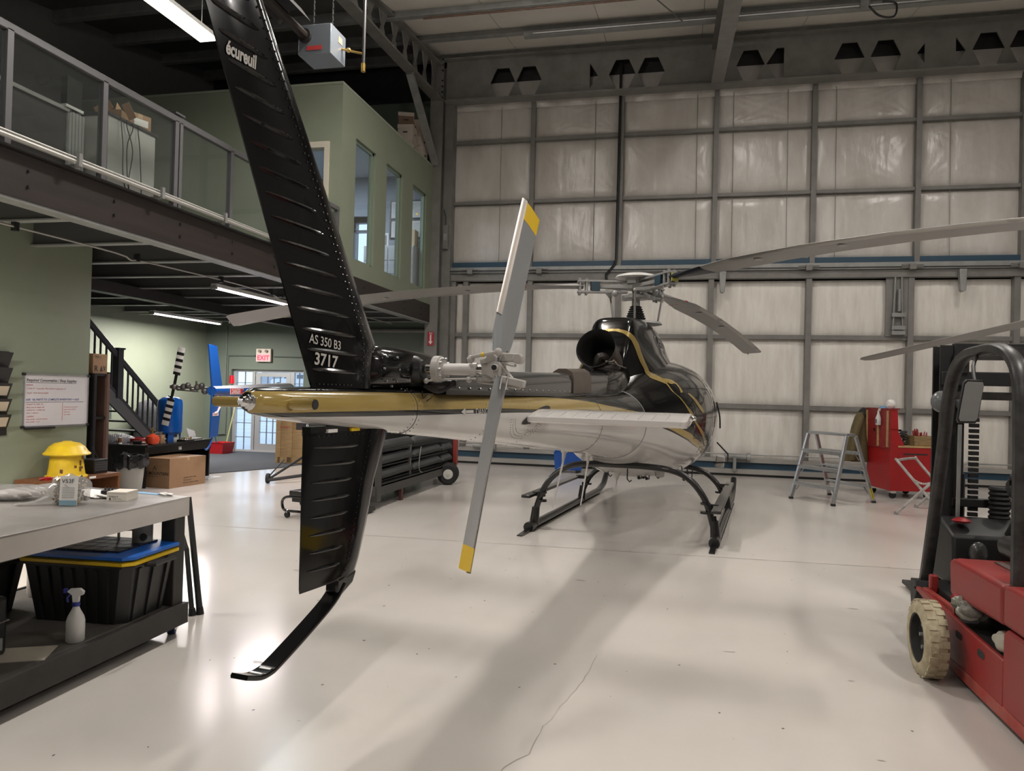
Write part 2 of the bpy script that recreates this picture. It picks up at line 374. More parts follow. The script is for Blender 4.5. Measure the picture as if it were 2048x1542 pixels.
# ---- back wall over the door: puffy vinyl panels between girts and posts
WB = shell('wall_back', (0, 16.5, 4.4))
MB().bx(-5.4, 10.3, 16.5, 16.65, 4.1, 8.3).build('backing', DARKST, WB, world=True)
MUL = [-5.33, -3.35, -1.36, .655, 2.63, 4.615, 6.52, 8.5, 10.25]
rowsU = [(8.2, 7.4), (7.33, 6.0), (5.92, 4.58)]
def puffy(x0, x1, z0, z1, yb, seed, m, nm, par, depth=.06):
    r = random.Random(seed); k1 = r.uniform(2, 5); ph = [r.uniform(0, 6) for _ in range(6)]; amp = r.uniform(.3, 1)
    s1 = .33 + r.uniform(-.03, .03); s2 = .68 + r.uniform(-.03, .03)
    def fn(a, b):
        e = (1 - (2 * a - 1) ** 6) * (1 - (2 * b - 1) ** 6)
        d = depth * e ** .8
        for ss in (s1, s2): d -= .008 * math.exp(-((a - ss + .006 * math.sin(b * 9 + ph[4])) / .013) ** 2)
        cr = min(a, 1 - a) * 2; cz = min(b, 1 - b) * 2
        d += .006 * e * math.sin(9 * a + ph[0] + 3 * b) * math.sin(6 * b + ph[1])
        # gathers running out of the corners
        for (ca, cb) in ((0, 0), (1, 0), (0, 1), (1, 1)):
            da = abs(a - ca); db = abs(b - cb); rr = math.hypot(da, db)
            d += .012 * amp * min(1, e * 1.6) * math.exp(-rr * 4.0) * math.sin(math.atan2(db, da + 1e-4) * 24 + ph[2 + ca + cb])
        return V(x0 + (x1 - x0) * a, yb - d, z0 + (z1 - z0) * b)
    return MB().grid(fn, 46, 30).build(nm, m, par, world=True, smooth=60)
protos = {}
for ri, (za, zb) in enumerate(rowsU):
    for ci in range(8):
        puffy(MUL[ci] + .03, MUL[ci + 1] - .03, zb, za, 16.46, ri * 10 + ci, INSB, 'insulation_panel', WB)
for z in (7.365, 5.96): MB().bx(-5.33, 10.3, 16.34, 16.46, z - .035, z + .035).build('girt', STEEL, WB, world=True)
for i, x in enumerate(MUL[1:8]):
    MB().bx(x - .05, x + .05, 16.3, 16.46, 4.2, 8.2).build('post', STEEL, WB, world=True)
MB().bx(-5.33, 10.3, 16.32, 16.46, 4.44, 4.58).build('blue_trim', mat('teal_blue_trim', (.02, .06, .10), .5), WB, world=True)
for x in (-4.1, -1.95, .25, 1.0, 3.05, 5.2, 2.1): MB().tube([(x, 16.37, 8.15), (x + .02, 16.36, 4.5)], .006, 5).build('lift_cable', STEEL, WB, world=True)
MB().tube([(-1.4, 16.22, 8.9), (-1.4, 16.25, 8.6), (-1.41, 16.25, 4.6), (-1.45, 16.2, 4.45), (-1.62, 16.2, 4.25), (-1.6, 16.2, 4.1)], .03, 7).build('power_cable', BLACK, WB, world=True)
# ---- the lower hangar door
DR = shell('door_1', (0, 16.4, 0))
MB().bx(-5.3, 10.3, 16.5, 16.62, .0, 4.2).build('backing', DARKST, DR, world=True)
MULD = [-5.12, -4.83, -3.33, -1.36, .62, 2.58, 4.52, 6.42, 8.4, 10.2]
rowsD = [(4.12, 2.97), (2.88, 1.50), (1.40, .36)]
for ri, (za, zb) in enumerate(rowsD):
    for ci in range(9):
        puffy(MULD[ci] + .035, MULD[ci + 1] - .035, zb, za, 16.45, 100 + ri * 10 + ci, INSD, 'insulation_panel', DR, .045)
for z in (2.925, 1.45): MB().bx(-5.2, 10.3, 16.33, 16.45, z - .045, z + .045).build('girt', STEEL, DR, world=True)
for x in MULD: MB().bx(x - .055, x + .055, 16.28, 16.45, .3, 4.2).build('post', STEEL, DR, world=True)
MB().bx(-5.3, 10.3, 16.25, 16.45, 4.15, 4.30).build('head_rail', STEEL, DR, world=True)
MB().bx(-5.3, 10.3, 16.22, 16.4, 4.31, 4.45).build('header_tube', STEEL_L, DR, world=True)
MB().bx(-5.3, 10.3, 16.2, 16.45, .28, .36).build('sill_tube', mat('pale_steel', (.30, .29, .27), .5), DR, world=True)
MB().bx(-5.3, 10.3, 16.26, 16.45, .14, .28).build('blue_trim', mat('teal_blue_trim', (.02, .06, .10)), DR, world=True)
MB().bx(-5.3, 10.3, 16.1, 16.45, .05, .145).build('bottom_rail', mat('pale_steel', (.3, .29, .27)), DR, world=True)
MB().bx(-5.3, 10.3, 16.12, 16.45, .0, .05).build('rubber_seal', RUBBER, DR, world=True)
MB().tube([(-5.2, 16.17, 4.36), (10.2, 16.17, 4.33)], .012, 6).build('door_cable', DARKST, DR, world=True)
MB().tube([(-5.2, 16.2, .45), (10.2, 16.2, .45)], .014, 6).build('torque_shaft', STEEL_L, DR, world=True)
for x in (-4.7, -3.1, 2.55, 4.5, 6.45): 
    mb = MB(); mb.tube([(x - .2, 16.16, 4.38), (x + .2, 16.16, 4.38), (x + .2, 16.16, 4.33), (x - .2, 16.16, 4.33)], .012, 6, closed=True); mb.bx(x - .06, x + .06, 16.12, 16.25, 4.29, 4.4); mb.build('turnbuckle', STEEL, DR, world=True)
for x in (-3.7, .84, 5.4):
    MB().prism([(-.07, 0), (-.05, -.42), (-.02, -.45), (.02, -.45), (.05, -.42), (.07, 0)], (x, 16.1, 4.28), (1, 0, 0), (0, 0, 1), (0, .12, 0)).build('guide_tab', STEEL_L, DR, world=True, bevel=.008)
mb = MB(); mb.bx(4.05, 4.5, 16.3, 16.34, 2.95, 4.2)
mb.build('latch_plate', STEEL, DR, world=True)
mb = MB()
for dx in (-.1, .1): mb.tube([(4.27 + dx, 16.24, 3.0), (4.27 + dx * .8, 16.24, 3.35), (4.27 + dx * .6, 16.24, 4.15)], .018, 6)
for z in (3.02, 3.12, 3.38): mb.bx(4.15, 4.4, 16.2, 16.3, z - .04, z + .04)
mb.cyl((4.29, 16.24, 3.45), (4.29, 16.24, 3.9), .035); mb.build('latch_cylinder', STEEL_L, DR, world=True)
for x in (-4.3, 1.15): 
    mb = MB(); mb.cyl((x - .2, 16.1, .42), (x + .25, 16.1, .40), .06); mb.cyl((x + .25, 16.1, .40), (x + .32, 16.1, .40), .09); mb.bx(x - .02, x + .04, 16.05, 16.2, .1, .42); mb.build('door_drive', STEEL_L, DR, world=True)
# ---- corner column with bolted truss over the office
CC = shell('trim_4', (-5.5, 16.0, 0))
mb = MB(); mb.bx(-5.66, -5.36, 15.9, 15.92, 0, 9.1); mb.bx(-5.66, -5.36, 16.28, 16.3, 0, 9.1); mb.bx(-5.52, -5.5, 15.92, 16.28, 0, 9.1); mb.build('column', STEEL, CC, world=True)
MB().bx(-5.38, -5.18, 16.15, 16.45, 0, 8.2).build('jamb', STEEL, CC, world=True)
mb = MB()
for k in range(8): mb.cyl((-5.38, 15.89, 8.25 + k * .13 + (.1 if k > 3 else 0)), (-5.38, 15.87, 8.25 + k * .13 + (.1 if k > 3 else 0)), .022, n=6)
mb.build('bolt', BLACK, CC, world=True, kind='stuff')
TR = shell('trim_5', (-5.5, 12, 8.5))
tz = lambda y, k: (8.22 + .05 * (y - 15.9) if k == 0 else 9.0 + .12 * (y - 15.9))
for nm, k, w_ in (('bottom_chord', 0, .24), ('top_chord', 1, .24)):
    MB().loft([[V(-5.5 - w_ / 2, yy, tz(yy, k) - .02), V(-5.5 + w_ / 2, yy, tz(yy, k) - .02), V(-5.5 + w_ / 2, yy, tz(yy, k) + .02), V(-5.5 - w_ / 2, yy, tz(yy, k) + .02)] for yy in (-6, 15.9)]).build(nm, STEEL, TR, world=True)
yy = 15.6
while yy > 6:
    zb, zt = tz(yy, 0), tz(yy, 1); zm = (zb + zt) / 2; hw_ = .2; nk = .05
    MB().prism([(yy - hw_, zb), (yy - nk, zm), (yy - hw_, zt), (yy + hw_, zt), (yy + nk, zm), (yy + hw_, zb)], (-5.51, 0, 0), (0, 1, 0), (0, 0, 1), (.02, 0, 0)).build('web_post', STEEL, TR, world=True)
    yy -= .58
MB().bar((-5.5, 14.15, 8.08), (-5.5, 15.88, 6.75), .14, .1).build('knee_brace', STEEL_L, CC, world=True)
MB().tube([(-5.62, 12.2, 9.1), (-5.6, 12.2, 8.2), (-5.64, 12.2, 7.9)], .012, 6).build('loose_wire', BLACK, TR, world=True)
# ---- unseen walls that close the hangar
GREYW = mat('dim_insulation', (.22, .21, .20), .6, noise=.1)
MB().bx(10.2, 10.5, -6.3, 16.7, 0, 9.7).build('wall_right', GREYW, kind='structure')
MB().bx(-12.4, 10.5, -6.5, -6.2, 0, 6).build('wall_front', GREYW, kind='structure')
MB().bx(-12.4, -11.62, -6.3, 16.7, 3.3, 9.7).build('wall_outer', mat('grey_outer_wall', (.16, .155, .15), .7, noise=.1), kind='structure')
# ================================================================== mezzanine, office, left-hand rooms
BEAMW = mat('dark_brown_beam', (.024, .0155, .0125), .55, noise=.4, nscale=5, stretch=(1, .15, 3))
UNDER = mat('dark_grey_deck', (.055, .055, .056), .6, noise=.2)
JOIST = mat('grey_joist', (.085, .085, .085), .5)
MZ = shell('trim_6', (-5.56, 10, 3.3))
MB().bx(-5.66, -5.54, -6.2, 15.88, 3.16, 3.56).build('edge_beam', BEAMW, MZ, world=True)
MB().bx(-5.72, -5.55, -6.2, 15.88, 3.135, 3.16).build('lower_flange', STEEL_L, MZ, world=True)
MB().bx(-5.66, -5.5, -6.2, 11.3, 3.56, 3.58).build('upper_flange', DARKST, MZ, world=True)
mb = MB()
for k in range(12):
    for z in (3.28, 3.42): mb.cyl((-5.54, 4.3 + k * 1.0, z), (-5.525, 4.3 + k * 1.0, z), .014, n=6)
mb.build('bolt', BLACK, MZ, world=True, kind='stuff')
FU = shell('floor_upper', (-8.5, 8, 3.5))
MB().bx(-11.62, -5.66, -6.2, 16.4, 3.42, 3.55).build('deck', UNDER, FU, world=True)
JY = [2.6, 3.7, 4.8, 5.9, 7.0, 8.1, 9.2, 10.3, 11.4, 12.5, 13.6, 14.7, 15.6]
for y in JY:
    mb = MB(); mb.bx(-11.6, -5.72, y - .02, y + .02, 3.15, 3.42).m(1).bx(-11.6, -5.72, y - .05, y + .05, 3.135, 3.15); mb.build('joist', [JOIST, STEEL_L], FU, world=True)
MB().bx(-8.7, -8.5, 7.9, 16.3, 2.98, 3.15).build('girder', DARKST, FU, world=True)
PIPE = mat('pale_conduit', (.42, .41, .38), .4, .3)
pg = thing('pipe_run', 'pair of pale conduits clamped along the outer edge of the mezzanine beam', 'pipe', (-5.45, 8, 3.6))
MB().tube([(-5.44, 2, 3.62), (-5.44, 9.5, 3.62)], .022, 7).build('pipe', PIPE, pg, world=True)
MB().tube([(-5.47, 2, 3.67), (-5.47, 9.5, 3.66)], .014, 7).build('pipe', PIPE, pg, world=True)
for k in range(5):
    y = 4.6 + k * 1.12; mb = MB(); mb.bx(-5.6, -5.4, y - .02, y + .02, 3.58, 3.6); mb.bx(-5.43, -5.4, y - .02, y + .02, 3.6, 3.7); mb.tube([(-5.56, y + .1, 3.57), (-5.42, y - .05, 3.6)], .008, 5); mb.build('bracket', STEEL_L, pg, world=True)
pc = thing('conduit_run', 'thin pale conduit strung below the mezzanine joists with a kink', 'pipe', (-6.3, 8, 3.07))
MB().tube(smoothpts([(-6.3, 4.2, 3.09), (-6.3, 5.7, 3.09), (-6.3, 7.2, 3.09), (-6.3, 7.45, 3.05), (-6.3, 7.7, 3.07), (-6.3, 9.3, 3.09), (-6.3, 10.5, 3.07), (-6.3, 10.8, 3.02), (-6.3, 11.3, 3.08), (-6.3, 15.5, 3.09)], 3), .011, 6).build('conduit', PIPE, pc, world=True)
for y in (5.9, 7.55, 9.2, 10.5): MB().bx(-6.33, -6.27, y - .02, y + .02, 3.05, 3.14).build('clip', BLACK, pc, world=True)
MB().tube([(-11.4, 13.75, 3.1), (-6.2, 13.75, 3.1)], .012, 6).build('conduit', PIPE, pc, world=True)
# ---- railing with glass panels
RG = thing('mezzanine_railing', 'grey metal railing with clear glass panels along the mezzanine edge', 'railing', (-5.58, 8, 3.58))
RM = mat('railing_grey', (.135, .135, .14), .45, .2)
RGLASS = glass('railing_glass', (.92, .955, .94), .015, .02)
MB().bar((-5.58, -2, 4.58), (-5.58, 11.28, 4.58), .06, .07).build('top_rail', RM, RG, world=True, bevel=.006)
MB().bar((-5.58, -2, 3.68), (-5.58, 11.28, 3.68), .03, .03).build('bottom_rail', RM, RG, world=True)
PY = [2.95, 4.0, 5.1, 6.16, 7.22, 8.27, 9.3, 10.3, 11.25]
for i, y in enumerate(PY):
    MB().bx(-5.61, -5.55, y - .03, y + .03, 3.58, 4.56).build('post', RM, RG, world=True)
    if i == 4: MB().bx(-5.61, -5.55, y + .05, y + .1, 3.58, 4.56).build('post', RM, RG, world=True); MB().box((-5.58, y + .03, 4.64), (.09, .16, .02)).build('joint_plate', RM, RG, world=True)
    if i < len(PY) - 1: MB().bx(-5.586, -5.574, y + .04, PY[i + 1] - .04, 3.72, 4.53).build('glass_panel', RGLASS, RG, world=True, smooth=0)
R2 = thing('inner_railing', 'low grey railing seen far back on the mezzanine behind the glass', 'railing', (-10.2, 6, 3.55))
MB().bar((-10.2, 3.5, 4.6), (-10.2, 8.1, 4.6), .06, .06).build('top_rail', RM, R2, world=True)
for y in (4.4, 5.6, 6.8, 8.0): MB().bx(-10.23, -10.17, y - .03, y + .03, 3.55, 4.6).build('post', RM, R2, world=True)
for y in (4.4, 5.6, 6.8): MB().bx(-10.206, -10.194, y + .04, y + 1.16, 3.7, 4.5).build('glass_panel', RGLASS, R2, world=True, smooth=0)
# ---- office block on the mezzanine
OW = shell('wall_office', (-5.6, 13.5, 3.56))
XO0, XO1 = -5.70, -5.56
WINS = [(11.86, 12.72), (13.25, 14.08), (14.68, 15.53)]
WZ0, WZ1 = 3.86, 5.96
ys = [11.3] + [v for p in WINS for v in p] + [15.9]
mb = MB()
for k in range(0, 8, 2): mb.bx(XO0, XO1, ys[k], ys[k + 1], 3.56, 6.68)
for a, b in WINS: mb.bx(XO0, XO1, a, b, 3.56, WZ0); mb.bx(XO0, XO1, a, b, WZ1, 6.68)
mb.build('side_wall', GREEN, OW, world=True, smooth=0)
mb = MB(); mb.bx(-11.6, -6.75, 11.3, 11.42, 3.55, 6.68); mb.bx(-5.82, XO0, 11.3, 11.42, 3.55, 6.68); mb.bx(-6.75, -5.82, 11.3, 11.42, 5.66, 6.68); mb.build('front_wall', GREEN, OW, world=True, smooth=0)
MB().bx(-11.6, -5.555, 11.29, 15.9, 6.68, 6.72).build('roof_cap', mat('office_cap', (.30, .33, .26), .6), OW, world=True)
OFB = mat('office_grey_wall', (.30, .33, .36), .7)
OFC = mat('office_ceiling', (.62, .66, .70), .7)
MB().bx(-11.6, XO0, 11.42, 15.85, 6.5, 6.52).build('office_ceiling', OFC, OW, world=True)
mb = MB(); mb.bx(-11.6, -7.66, 15.84, 15.9, 3.55, 6.5); mb.bx(-7.1, XO0, 15.84, 15.9, 3.55, 6.5); mb.bx(-7.66, -7.1, 15.84, 15.9, 3.55, 4.35); mb.bx(-7.66, -7.1, 15.84, 15.9, 5.6, 6.5); mb.build('back_lining', OFB, OW, world=True, smooth=0)
MB().bx(-9.6, -9.5, 11.42, 15.84, 3.55, 6.5).build('partition', OFB, OW, world=True)
FRG = mat('green_frame', (.20, .26, .20), .5)
for i, (a, b) in enumerate(WINS):
    wn = shell('window_%d' % (i + 1), (-5.6, (a + b) / 2, WZ0))
    mb = MB(); mb.bx(-5.66, -5.6, a, a + .05, WZ0, WZ1); mb.bx(-5.66, -5.6, b - .07, b, WZ0, WZ1); mb.bx(-5.66, -5.6, a, b, WZ1 - .05, WZ1); mb.bx(-5.66, -5.6, a, b, WZ0, WZ0 + .03); mb.build('window_frame', FRG, wn, world=True)
    MB().bx(-5.635, -5.625, a + .05, b - .07, WZ0 + .03, WZ1 - .05).build('pane', GLASS, wn, world=True, smooth=0)
CREAM = mat('cream_frame', (.62, .58, .47), .5)
od = shell('door_3', (-6.28, 11.3, 3.56))
mb = MB(); mb.bx(-6.82, -6.72, 11.26, 11.44, 3.56, 5.62); mb.bx(-5.85, -5.77, 11.26, 11.44, 3.56, 5.62); mb.bx(-6.82, -5.77, 11.26, 11.44, 5.62, 5.72); mb.build('door_frame', CREAM, od, world=True)
MB().bx(-6.72, -5.85, 11.34, 11.36, 3.56, 5.62).build('pane', GLASS, od, world=True, smooth=0)
# the office's outside window (in the outer wall), with the daylight beyond
w4 = shell('window_4', (-7.38, 16.4, 4.35))
mb = MB(); mb.bx(-7.66, -7.62, 16.36, 16.5, 4.35, 5.6); mb.bx(-7.14, -7.1, 16.36, 16.5, 4.35, 5.6); mb.bx(-7.66, -7.1, 16.36, 16.5, 5.35, 5.4); mb.bx(-7.66, -7.1, 16.36, 16.5, 5.57, 5.6); mb.build('window_frame', mat('window_grey', (.3, .32, .34), .4), w4, world=True)
MB().bx(-7.62, -7.14, 16.44, 16.45, 4.35, 5.57).build('pane', GLASS, w4, world=True, smooth=0)
mb = MB(); mb.bx(-7.7, -7.66, 15.84, 16.4, 4.35, 5.6); mb.bx(-7.1, -7.06, 15.84, 16.4, 4.35, 5.6); mb.build('jamb', OFB, w4, world=True)
# framed certificates, shelf of things in the office
FRAME = mat('frame_dark', (.06, .06, .065), .4)
fr = [(-6.37, 5.72, 'framed certificate, upper left of the four behind the middle office window'), (-6.36, 5.28, 'framed certificate, lower left of the four in the office'),
      (-5.88, 5.72, 'framed certificate with gold seal, upper right of the four in the office'), (-5.92, 5.28, 'framed certificate, lower right of the four in the office')]
for k, (x, z, lb) in enumerate(fr):
    t = thing('framed_certificate', lb, 'picture', (x, 15.82, z), group='certificates on the office wall')
    mb = MB(); 
    for a, b, c, d in ((-.17, .17, .19, .215), (-.17, .17, -.215, -.19), (-.17, -.145, -.19, .19), (.145, .17, -.19, .19)): mb.bx(a, b, -.02, .02, c, d)
    mb.build('frame', FRAME, t)
    MB().bx(-.145, .145, .0, .01, -.19, .19).build('certificate', PAPER, t)
    mb = MB()
    for j in range(6): mb.bx(-.1 + .01 * (j % 2), .1 - .02 * (j % 3), -.003, 0, .12 - j * .04, .125 - j * .04)
    mb.build('printed_line', mat('grey_print', (.4, .4, .4), .8), t, kind='stuff')
    if k == 2: MB().cyl((0, -.004, -.11), (0, 0, -.11), .03).build('gold_seal', BRASS, t)
t = thing('filing_cabinet', 'pale grey filing cabinet under the certificates in the upstairs office', 'cabinet', (-6.3, 15.55, 3.55))
FC = mat('cabinet_pale', (.50, .51, .52), .45)
MB().bx(-.62, .55, -.25, .25, 0, 1.25).build('body', FC, t, bevel=.005)
for j in range(4):
    for s in (-.32, .26):
        d_ = MB().bx(s - .27, s + .27, -.265, -.25, .03 + j * .3, .31 + j * .3).build('drawer', FC, t); MB().bx(s - .1, s + .1, -.285, -.265, .2 + j * .3, .22 + j * .3).build('handle', DARKST, d_)
t = thing('picture_frame', 'small photo in a white frame standing on the office filing cabinet', 'picture', (-6.55, 15.5, 4.8))
mb = MB(); mb.bx(-.13, .13, -.01, .01, 0, .32); mb.build('frame', WHITE, t); MB().bx(-.09, .09, -.013, -.009, .05, .27).build('photo', mat('photo_grey', (.25, .23, .22), .5), t)
t = thing('carton', 'tan box file beside the photo on the office filing cabinet', 'box', (-5.9, 15.5, 4.8))
MB().bx(-.14, .14, -.12, .12, 0, .36).build('box', mat('tan_card', (.55, .45, .30), .7), t); MB().bx(-.12, .02, -.125, -.12, .02, .24).build('label_panel', mat('photo_grey', (.25, .23, .22)), t)
# ---- things on the mezzanine seen through the glass
t = thing('grey_counter', 'dark brown counter with grey side panel on the mezzanine behind the railing', 'counter', (-6.9, 6.0, 3.55))
MB().bx(-.55, .35, -1.6, .72, 0, .98).build('body', mat('dark_counter', (.05, .045, .045), .4), t); MB().bx(-.58, .38, -1.62, .75, .98, 1.02).build('counter_top', mat('counter_edge', (.35, .34, .32), .5), t)
MB().bx(.2, .37, .72, .95, 0, 1.0).build('side_panel', mat('ribbed_grey', (.45, .45, .44), .4), t)
mb = MB()
for k in range(5): mb.bx(.37, .38, .73 + k * .045, .75 + k * .045, 0, 1)
mb.build('rib', mat('ribbed_grey', (.30, .30, .295)), t)
t = thing('glass_display', 'narrow mirrored glass stand on the end of the mezzanine counter', 'display', (-6.55, 6.78, 4.57))
MB().bx(-.04, .04, -.1, .1, 0, .34).build('mirror_panel', mat('mirror', (.7, .72, .72), .05, 1), t); MB().bx(-.05, .05, -.12, .12, -.0, .03).build('base', WHITE, t)
t = thing('white_cabinet', 'pale grey office cabinet on the mezzanine with cables hanging down it', 'cabinet', (-6.5, 7.4, 3.55))
MB().bx(-.4, .2, -.36, .4, 0, 1.06).build('body', mat('pale_grey_panel', (.52, .51, .48), .5), t, bevel=.006); MB().bx(-.42, .22, -.38, .42, 1.06, 1.09).build('cabinet_top', mat('dark_counter', (.05, .045, .045)), t)
r = random.Random(5)
for k in range(4):
    y0 = 7.2 + .09 * k
    o = MB().tube(smoothpts([(-6.275, y0, 4.63), (-6.27, y0, 4.55), (-6.26, y0 + r.uniform(-.1, .1), 4.3), (-6.26, y0 + r.uniform(-.15, .1), 4.0 - .1 * k), (-6.26, y0 + r.uniform(0, .15), 3.75), (-6.22, y0 + .2, 3.56)], 4), .006, 5).build('loose_cable', BLACK)
    tag(o, ['black cable, nearest the post, hanging down the pale mezzanine cabinet', 'second black cable from the post hanging down the pale cabinet', 'third black cable hanging down the pale mezzanine cabinet', 'black cable farthest from the post on the pale cabinet'][k], 'cable', 'cables on the mezzanine cabinet')
def carton(name, lab, x, y, z, sx, sy, sz, rz=0, m=CARD, grp=None, flaps=False, tape=True):
    t = thing(name, lab, 'box', (x, y, z), rz, grp)
    mb = MB()
    if flaps:
        th = .006
        mb.bx(-sx / 2, sx / 2, -sy / 2, sy / 2, 0, th); mb.bx(-sx / 2, -sx / 2 + th, -sy / 2, sy / 2, 0, sz); mb.bx(sx / 2 - th, sx / 2, -sy / 2, sy / 2, 0, sz); mb.bx(-sx / 2, sx / 2, -sy / 2, -sy / 2 + th, 0, sz); mb.bx(-sx / 2, sx / 2, sy / 2 - th, sy / 2, 0, sz)
        mb.build('box', m, t)
        MB().bar((-sx / 2, 0, sz), (-sx / 2 - .05, 0, sz + .09), sy, .006, (0, 1, 0)).build('flap', m, t); MB().bar((sx / 2, 0, sz), (sx / 2 + .08, 0, sz + .04), sy, .006, (0, 1, 0)).build('flap', m, t); MB().bar((0, sy / 2, sz), (0, sy / 2 + .03, sz + .09), sx, .006, (1, 0, 0)).build('flap', m, t)
    else:
        mb.bx(-sx / 2, sx / 2, -sy / 2, sy / 2, 0, sz); mb.build('box', m, t, bevel=.003)
        if tape: MB().bx(-sx / 2 - .001, sx / 2 + .001, -.03, .03, sz - .05, sz + .001).build('tape', mat('packing_tape', (.42, .28, .15), .3), t)
    return t
t = carton('cardboard_box', 'open cardboard box with raised flaps on the pale mezzanine cabinet', -6.44, 7.30, 4.64, .22, .20, .10, .3, flaps=True)
t = carton('cardboard_box', 'tilted cardboard box with white label beside the open box on the cabinet', -6.44, 7.60, 4.64, .24, .28, .17, -.3)
MB().bx(.121, .124, -.08, .1, .03, .11).build('shipping_label', PAPER, t)
# archive boxes on the office roof
BK = mat('archive_box_white', (.50, .44, .38), .7)
def bankbox(x, y, z, rz, lab, m=BK):
    t = thing('archive_box', lab, 'box', (x, y, z), rz, 'archive boxes on the office roof')
    MB().bx(-.16, .16, -.2, .2, 0, .25).build('box', m, t); MB().bx(-.17, .17, -.21, .21, .2, .28).build('lid', BK, t); MB().bx(.171, .173, -.05, .05, .1, .13).build('hand_hole', INK, t); MB().bx(-.05, .05, -.213, -.2105, .1, .13).build('hand_hole', INK, t)
    return t
bankbox(-5.85, 15.0, 6.72, .1, 'white archive box at the bottom of the left stack on the office roof')
bankbox(-5.85, 15.0, 7.0, .15, 'white archive box with dark marking, middle of the left stack on the office roof')
bankbox(-5.9, 15.05, 7.28, .35, 'brown box with pale lid on top of the left stack on the office roof', mat('brown_box', (.16, .09, .06), .7))
bankbox(-5.8, 15.55, 6.72, .05, 'white archive box at the bottom of the right stack beside the brace')
bankbox(-5.8, 15.5, 7.0, -.05, 'white archive box in the middle of the right stack beside the brace')
bankbox(-5.82, 15.5, 7.28, .03, 'white archive box on top of the right stack beside the brace')
# ---- walls below the mezzanine
MB().bx(-7.35, -7.2, -6.2, 7.85, 0, 3.42).build('wall_left', GREEN, kind='structure', smooth=0)
WS = shell('wall_stair', (-11.6, 12, 0))
mb = MB(); mb.bx(-11.75, -11.6, 7.0, 12.1, 0, 3.42); mb.bx(-11.75, -11.6, 13.3, 16.5, 0, 3.42); mb.bx(-11.75, -11.6, 12.1, 13.3, 0, .85); mb.bx(-11.75, -11.6, 12.1, 13.3, 1.83, 3.42); mb.build('plaster', GREEN, WS, world=True, smooth=0)
w5 = shell('window_5', (-11.7, 12.7, .85))
mb = MB(); mb.bx(-11.74, -11.7, 12.1, 12.16, .85, 1.83); mb.bx(-11.74, -11.7, 13.24, 13.3, .85, 1.83); mb.bx(-11.74, -11.7, 12.68, 12.72, .85, 1.83); mb.bx(-11.74, -11.7, 12.1, 13.3, 1.78, 1.83); mb.build('window_frame', WHITE, w5, world=True)
MB().bx(-11.725, -11.715, 12.16, 13.24, .85, 1.78).build('pane', GLASS, w5, world=True, smooth=0)
MB().bx(-11.6, -7.35, 6.6, 7.0, 0, 3.42).build('wall_inner', GREEN, kind='structure')
WE = shell('wall_exit', (-8.6, 16.4, 0))
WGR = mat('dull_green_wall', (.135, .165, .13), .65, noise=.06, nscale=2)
mb = MB(); mb.bx(-11.6, -10.86, 16.4, 16.62, 0, 3.55); mb.bx(-8.9, -5.5, 16.4, 16.62, 0, 3.55); mb.bx(-10.86, -8.9, 16.4, 16.62, 2.03, 3.55)
mb.bx(-11.6, -7.66, 16.4, 16.62, 3.55, 8.4); mb.bx(-7.1, -5.3, 16.4, 16.62, 3.55, 8.4); mb.bx(-7.66, -7.1, 16.4, 16.62, 3.55, 4.35); mb.bx(-7.66, -7.1, 16.4, 16.62, 5.6, 8.4)
mb.build('plaster', WGR, WE, world=True, smooth=0)
MB().bx(-11.6, -10.9, 16.38, 16.4, 0, .1).build('baseboard_exit', DARKST, kind='structure')
# exit door with sidelights
D2 = shell('door_2', (-9.88, 16.55, 0))
DF = mat('door_aluminium', (.42, .43, .44), .4, .4)
y0, y1 = 16.5, 16.58
mb = MB()
for x0, x1 in ((-10.86, -10.78), (-10.34, -10.26), (-9.3, -9.2), (-8.96, -8.9)): mb.bx(x0, x1, y0, y1, .04, 1.97)
mb.bx(-10.86, -8.9, y0, y1, 1.97, 2.03); mb.bx(-10.86, -8.9, y0, y1, 0, .04); mb.build('door_frame', DF, D2, world=True)
lf = MB(); lf.bx(-10.25, -10.12, y0 + .01, y1 - .01, .02, 1.96); lf.bx(-9.42, -9.31, y0 + .01, y1 - .01, .02, 1.96); lf.bx(-10.12, -9.42, y0 + .01, y1 - .01, 1.86, 1.96); lf.bx(-10.12, -9.42, y0 + .01, y1 - .01, .02, .2)
lf = lf.build('door_leaf', DF, D2, world=True)
MB().box((-9.37, 16.48, 1.0), (.04, .06, .2)).build('door_handle', CHROME, lf, world=True)
MB().bx(-10.78, -10.34, 16.545, 16.55, .04, 1.97).build('pane', GLASS, D2, world=True, smooth=0); MB().bx(-9.2, -8.96, 16.545, 16.55, .04, 1.97).build('pane', GLASS, D2, world=True, smooth=0)
MB().bx(-10.12, -9.42, 16.545, 16.55, .2, 1.86).build('pane', GLASS, lf, world=True, smooth=0)
def muntins(xs, zs, x0, x1, z0, z1, par):
    for x in xs: MB().bx(x - .008, x + .008, 16.53, 16.56, z0, z1).build('muntin', mat('muntin_grey', (.16, .18, .20), .5), par, world=True)
    for z in zs: MB().bx(x0, x1, 16.53, 16.56, z - .008, z + .008).build('muntin', MATS['muntin_grey'], par, world=True)
muntins([-10.56], [.35, .7, 1.05, 1.4, 1.7], -10.78, -10.34, .04, 1.97, D2); muntins([-9.08], [.35, .7, 1.05, 1.4, 1.7], -9.2, -8.96, .04, 1.97, D2)
muntins([-9.94, -9.77, -9.6], [.48, .76, 1.04, 1.32, 1.6], -10.12, -9.42, .2, 1.86, lf)
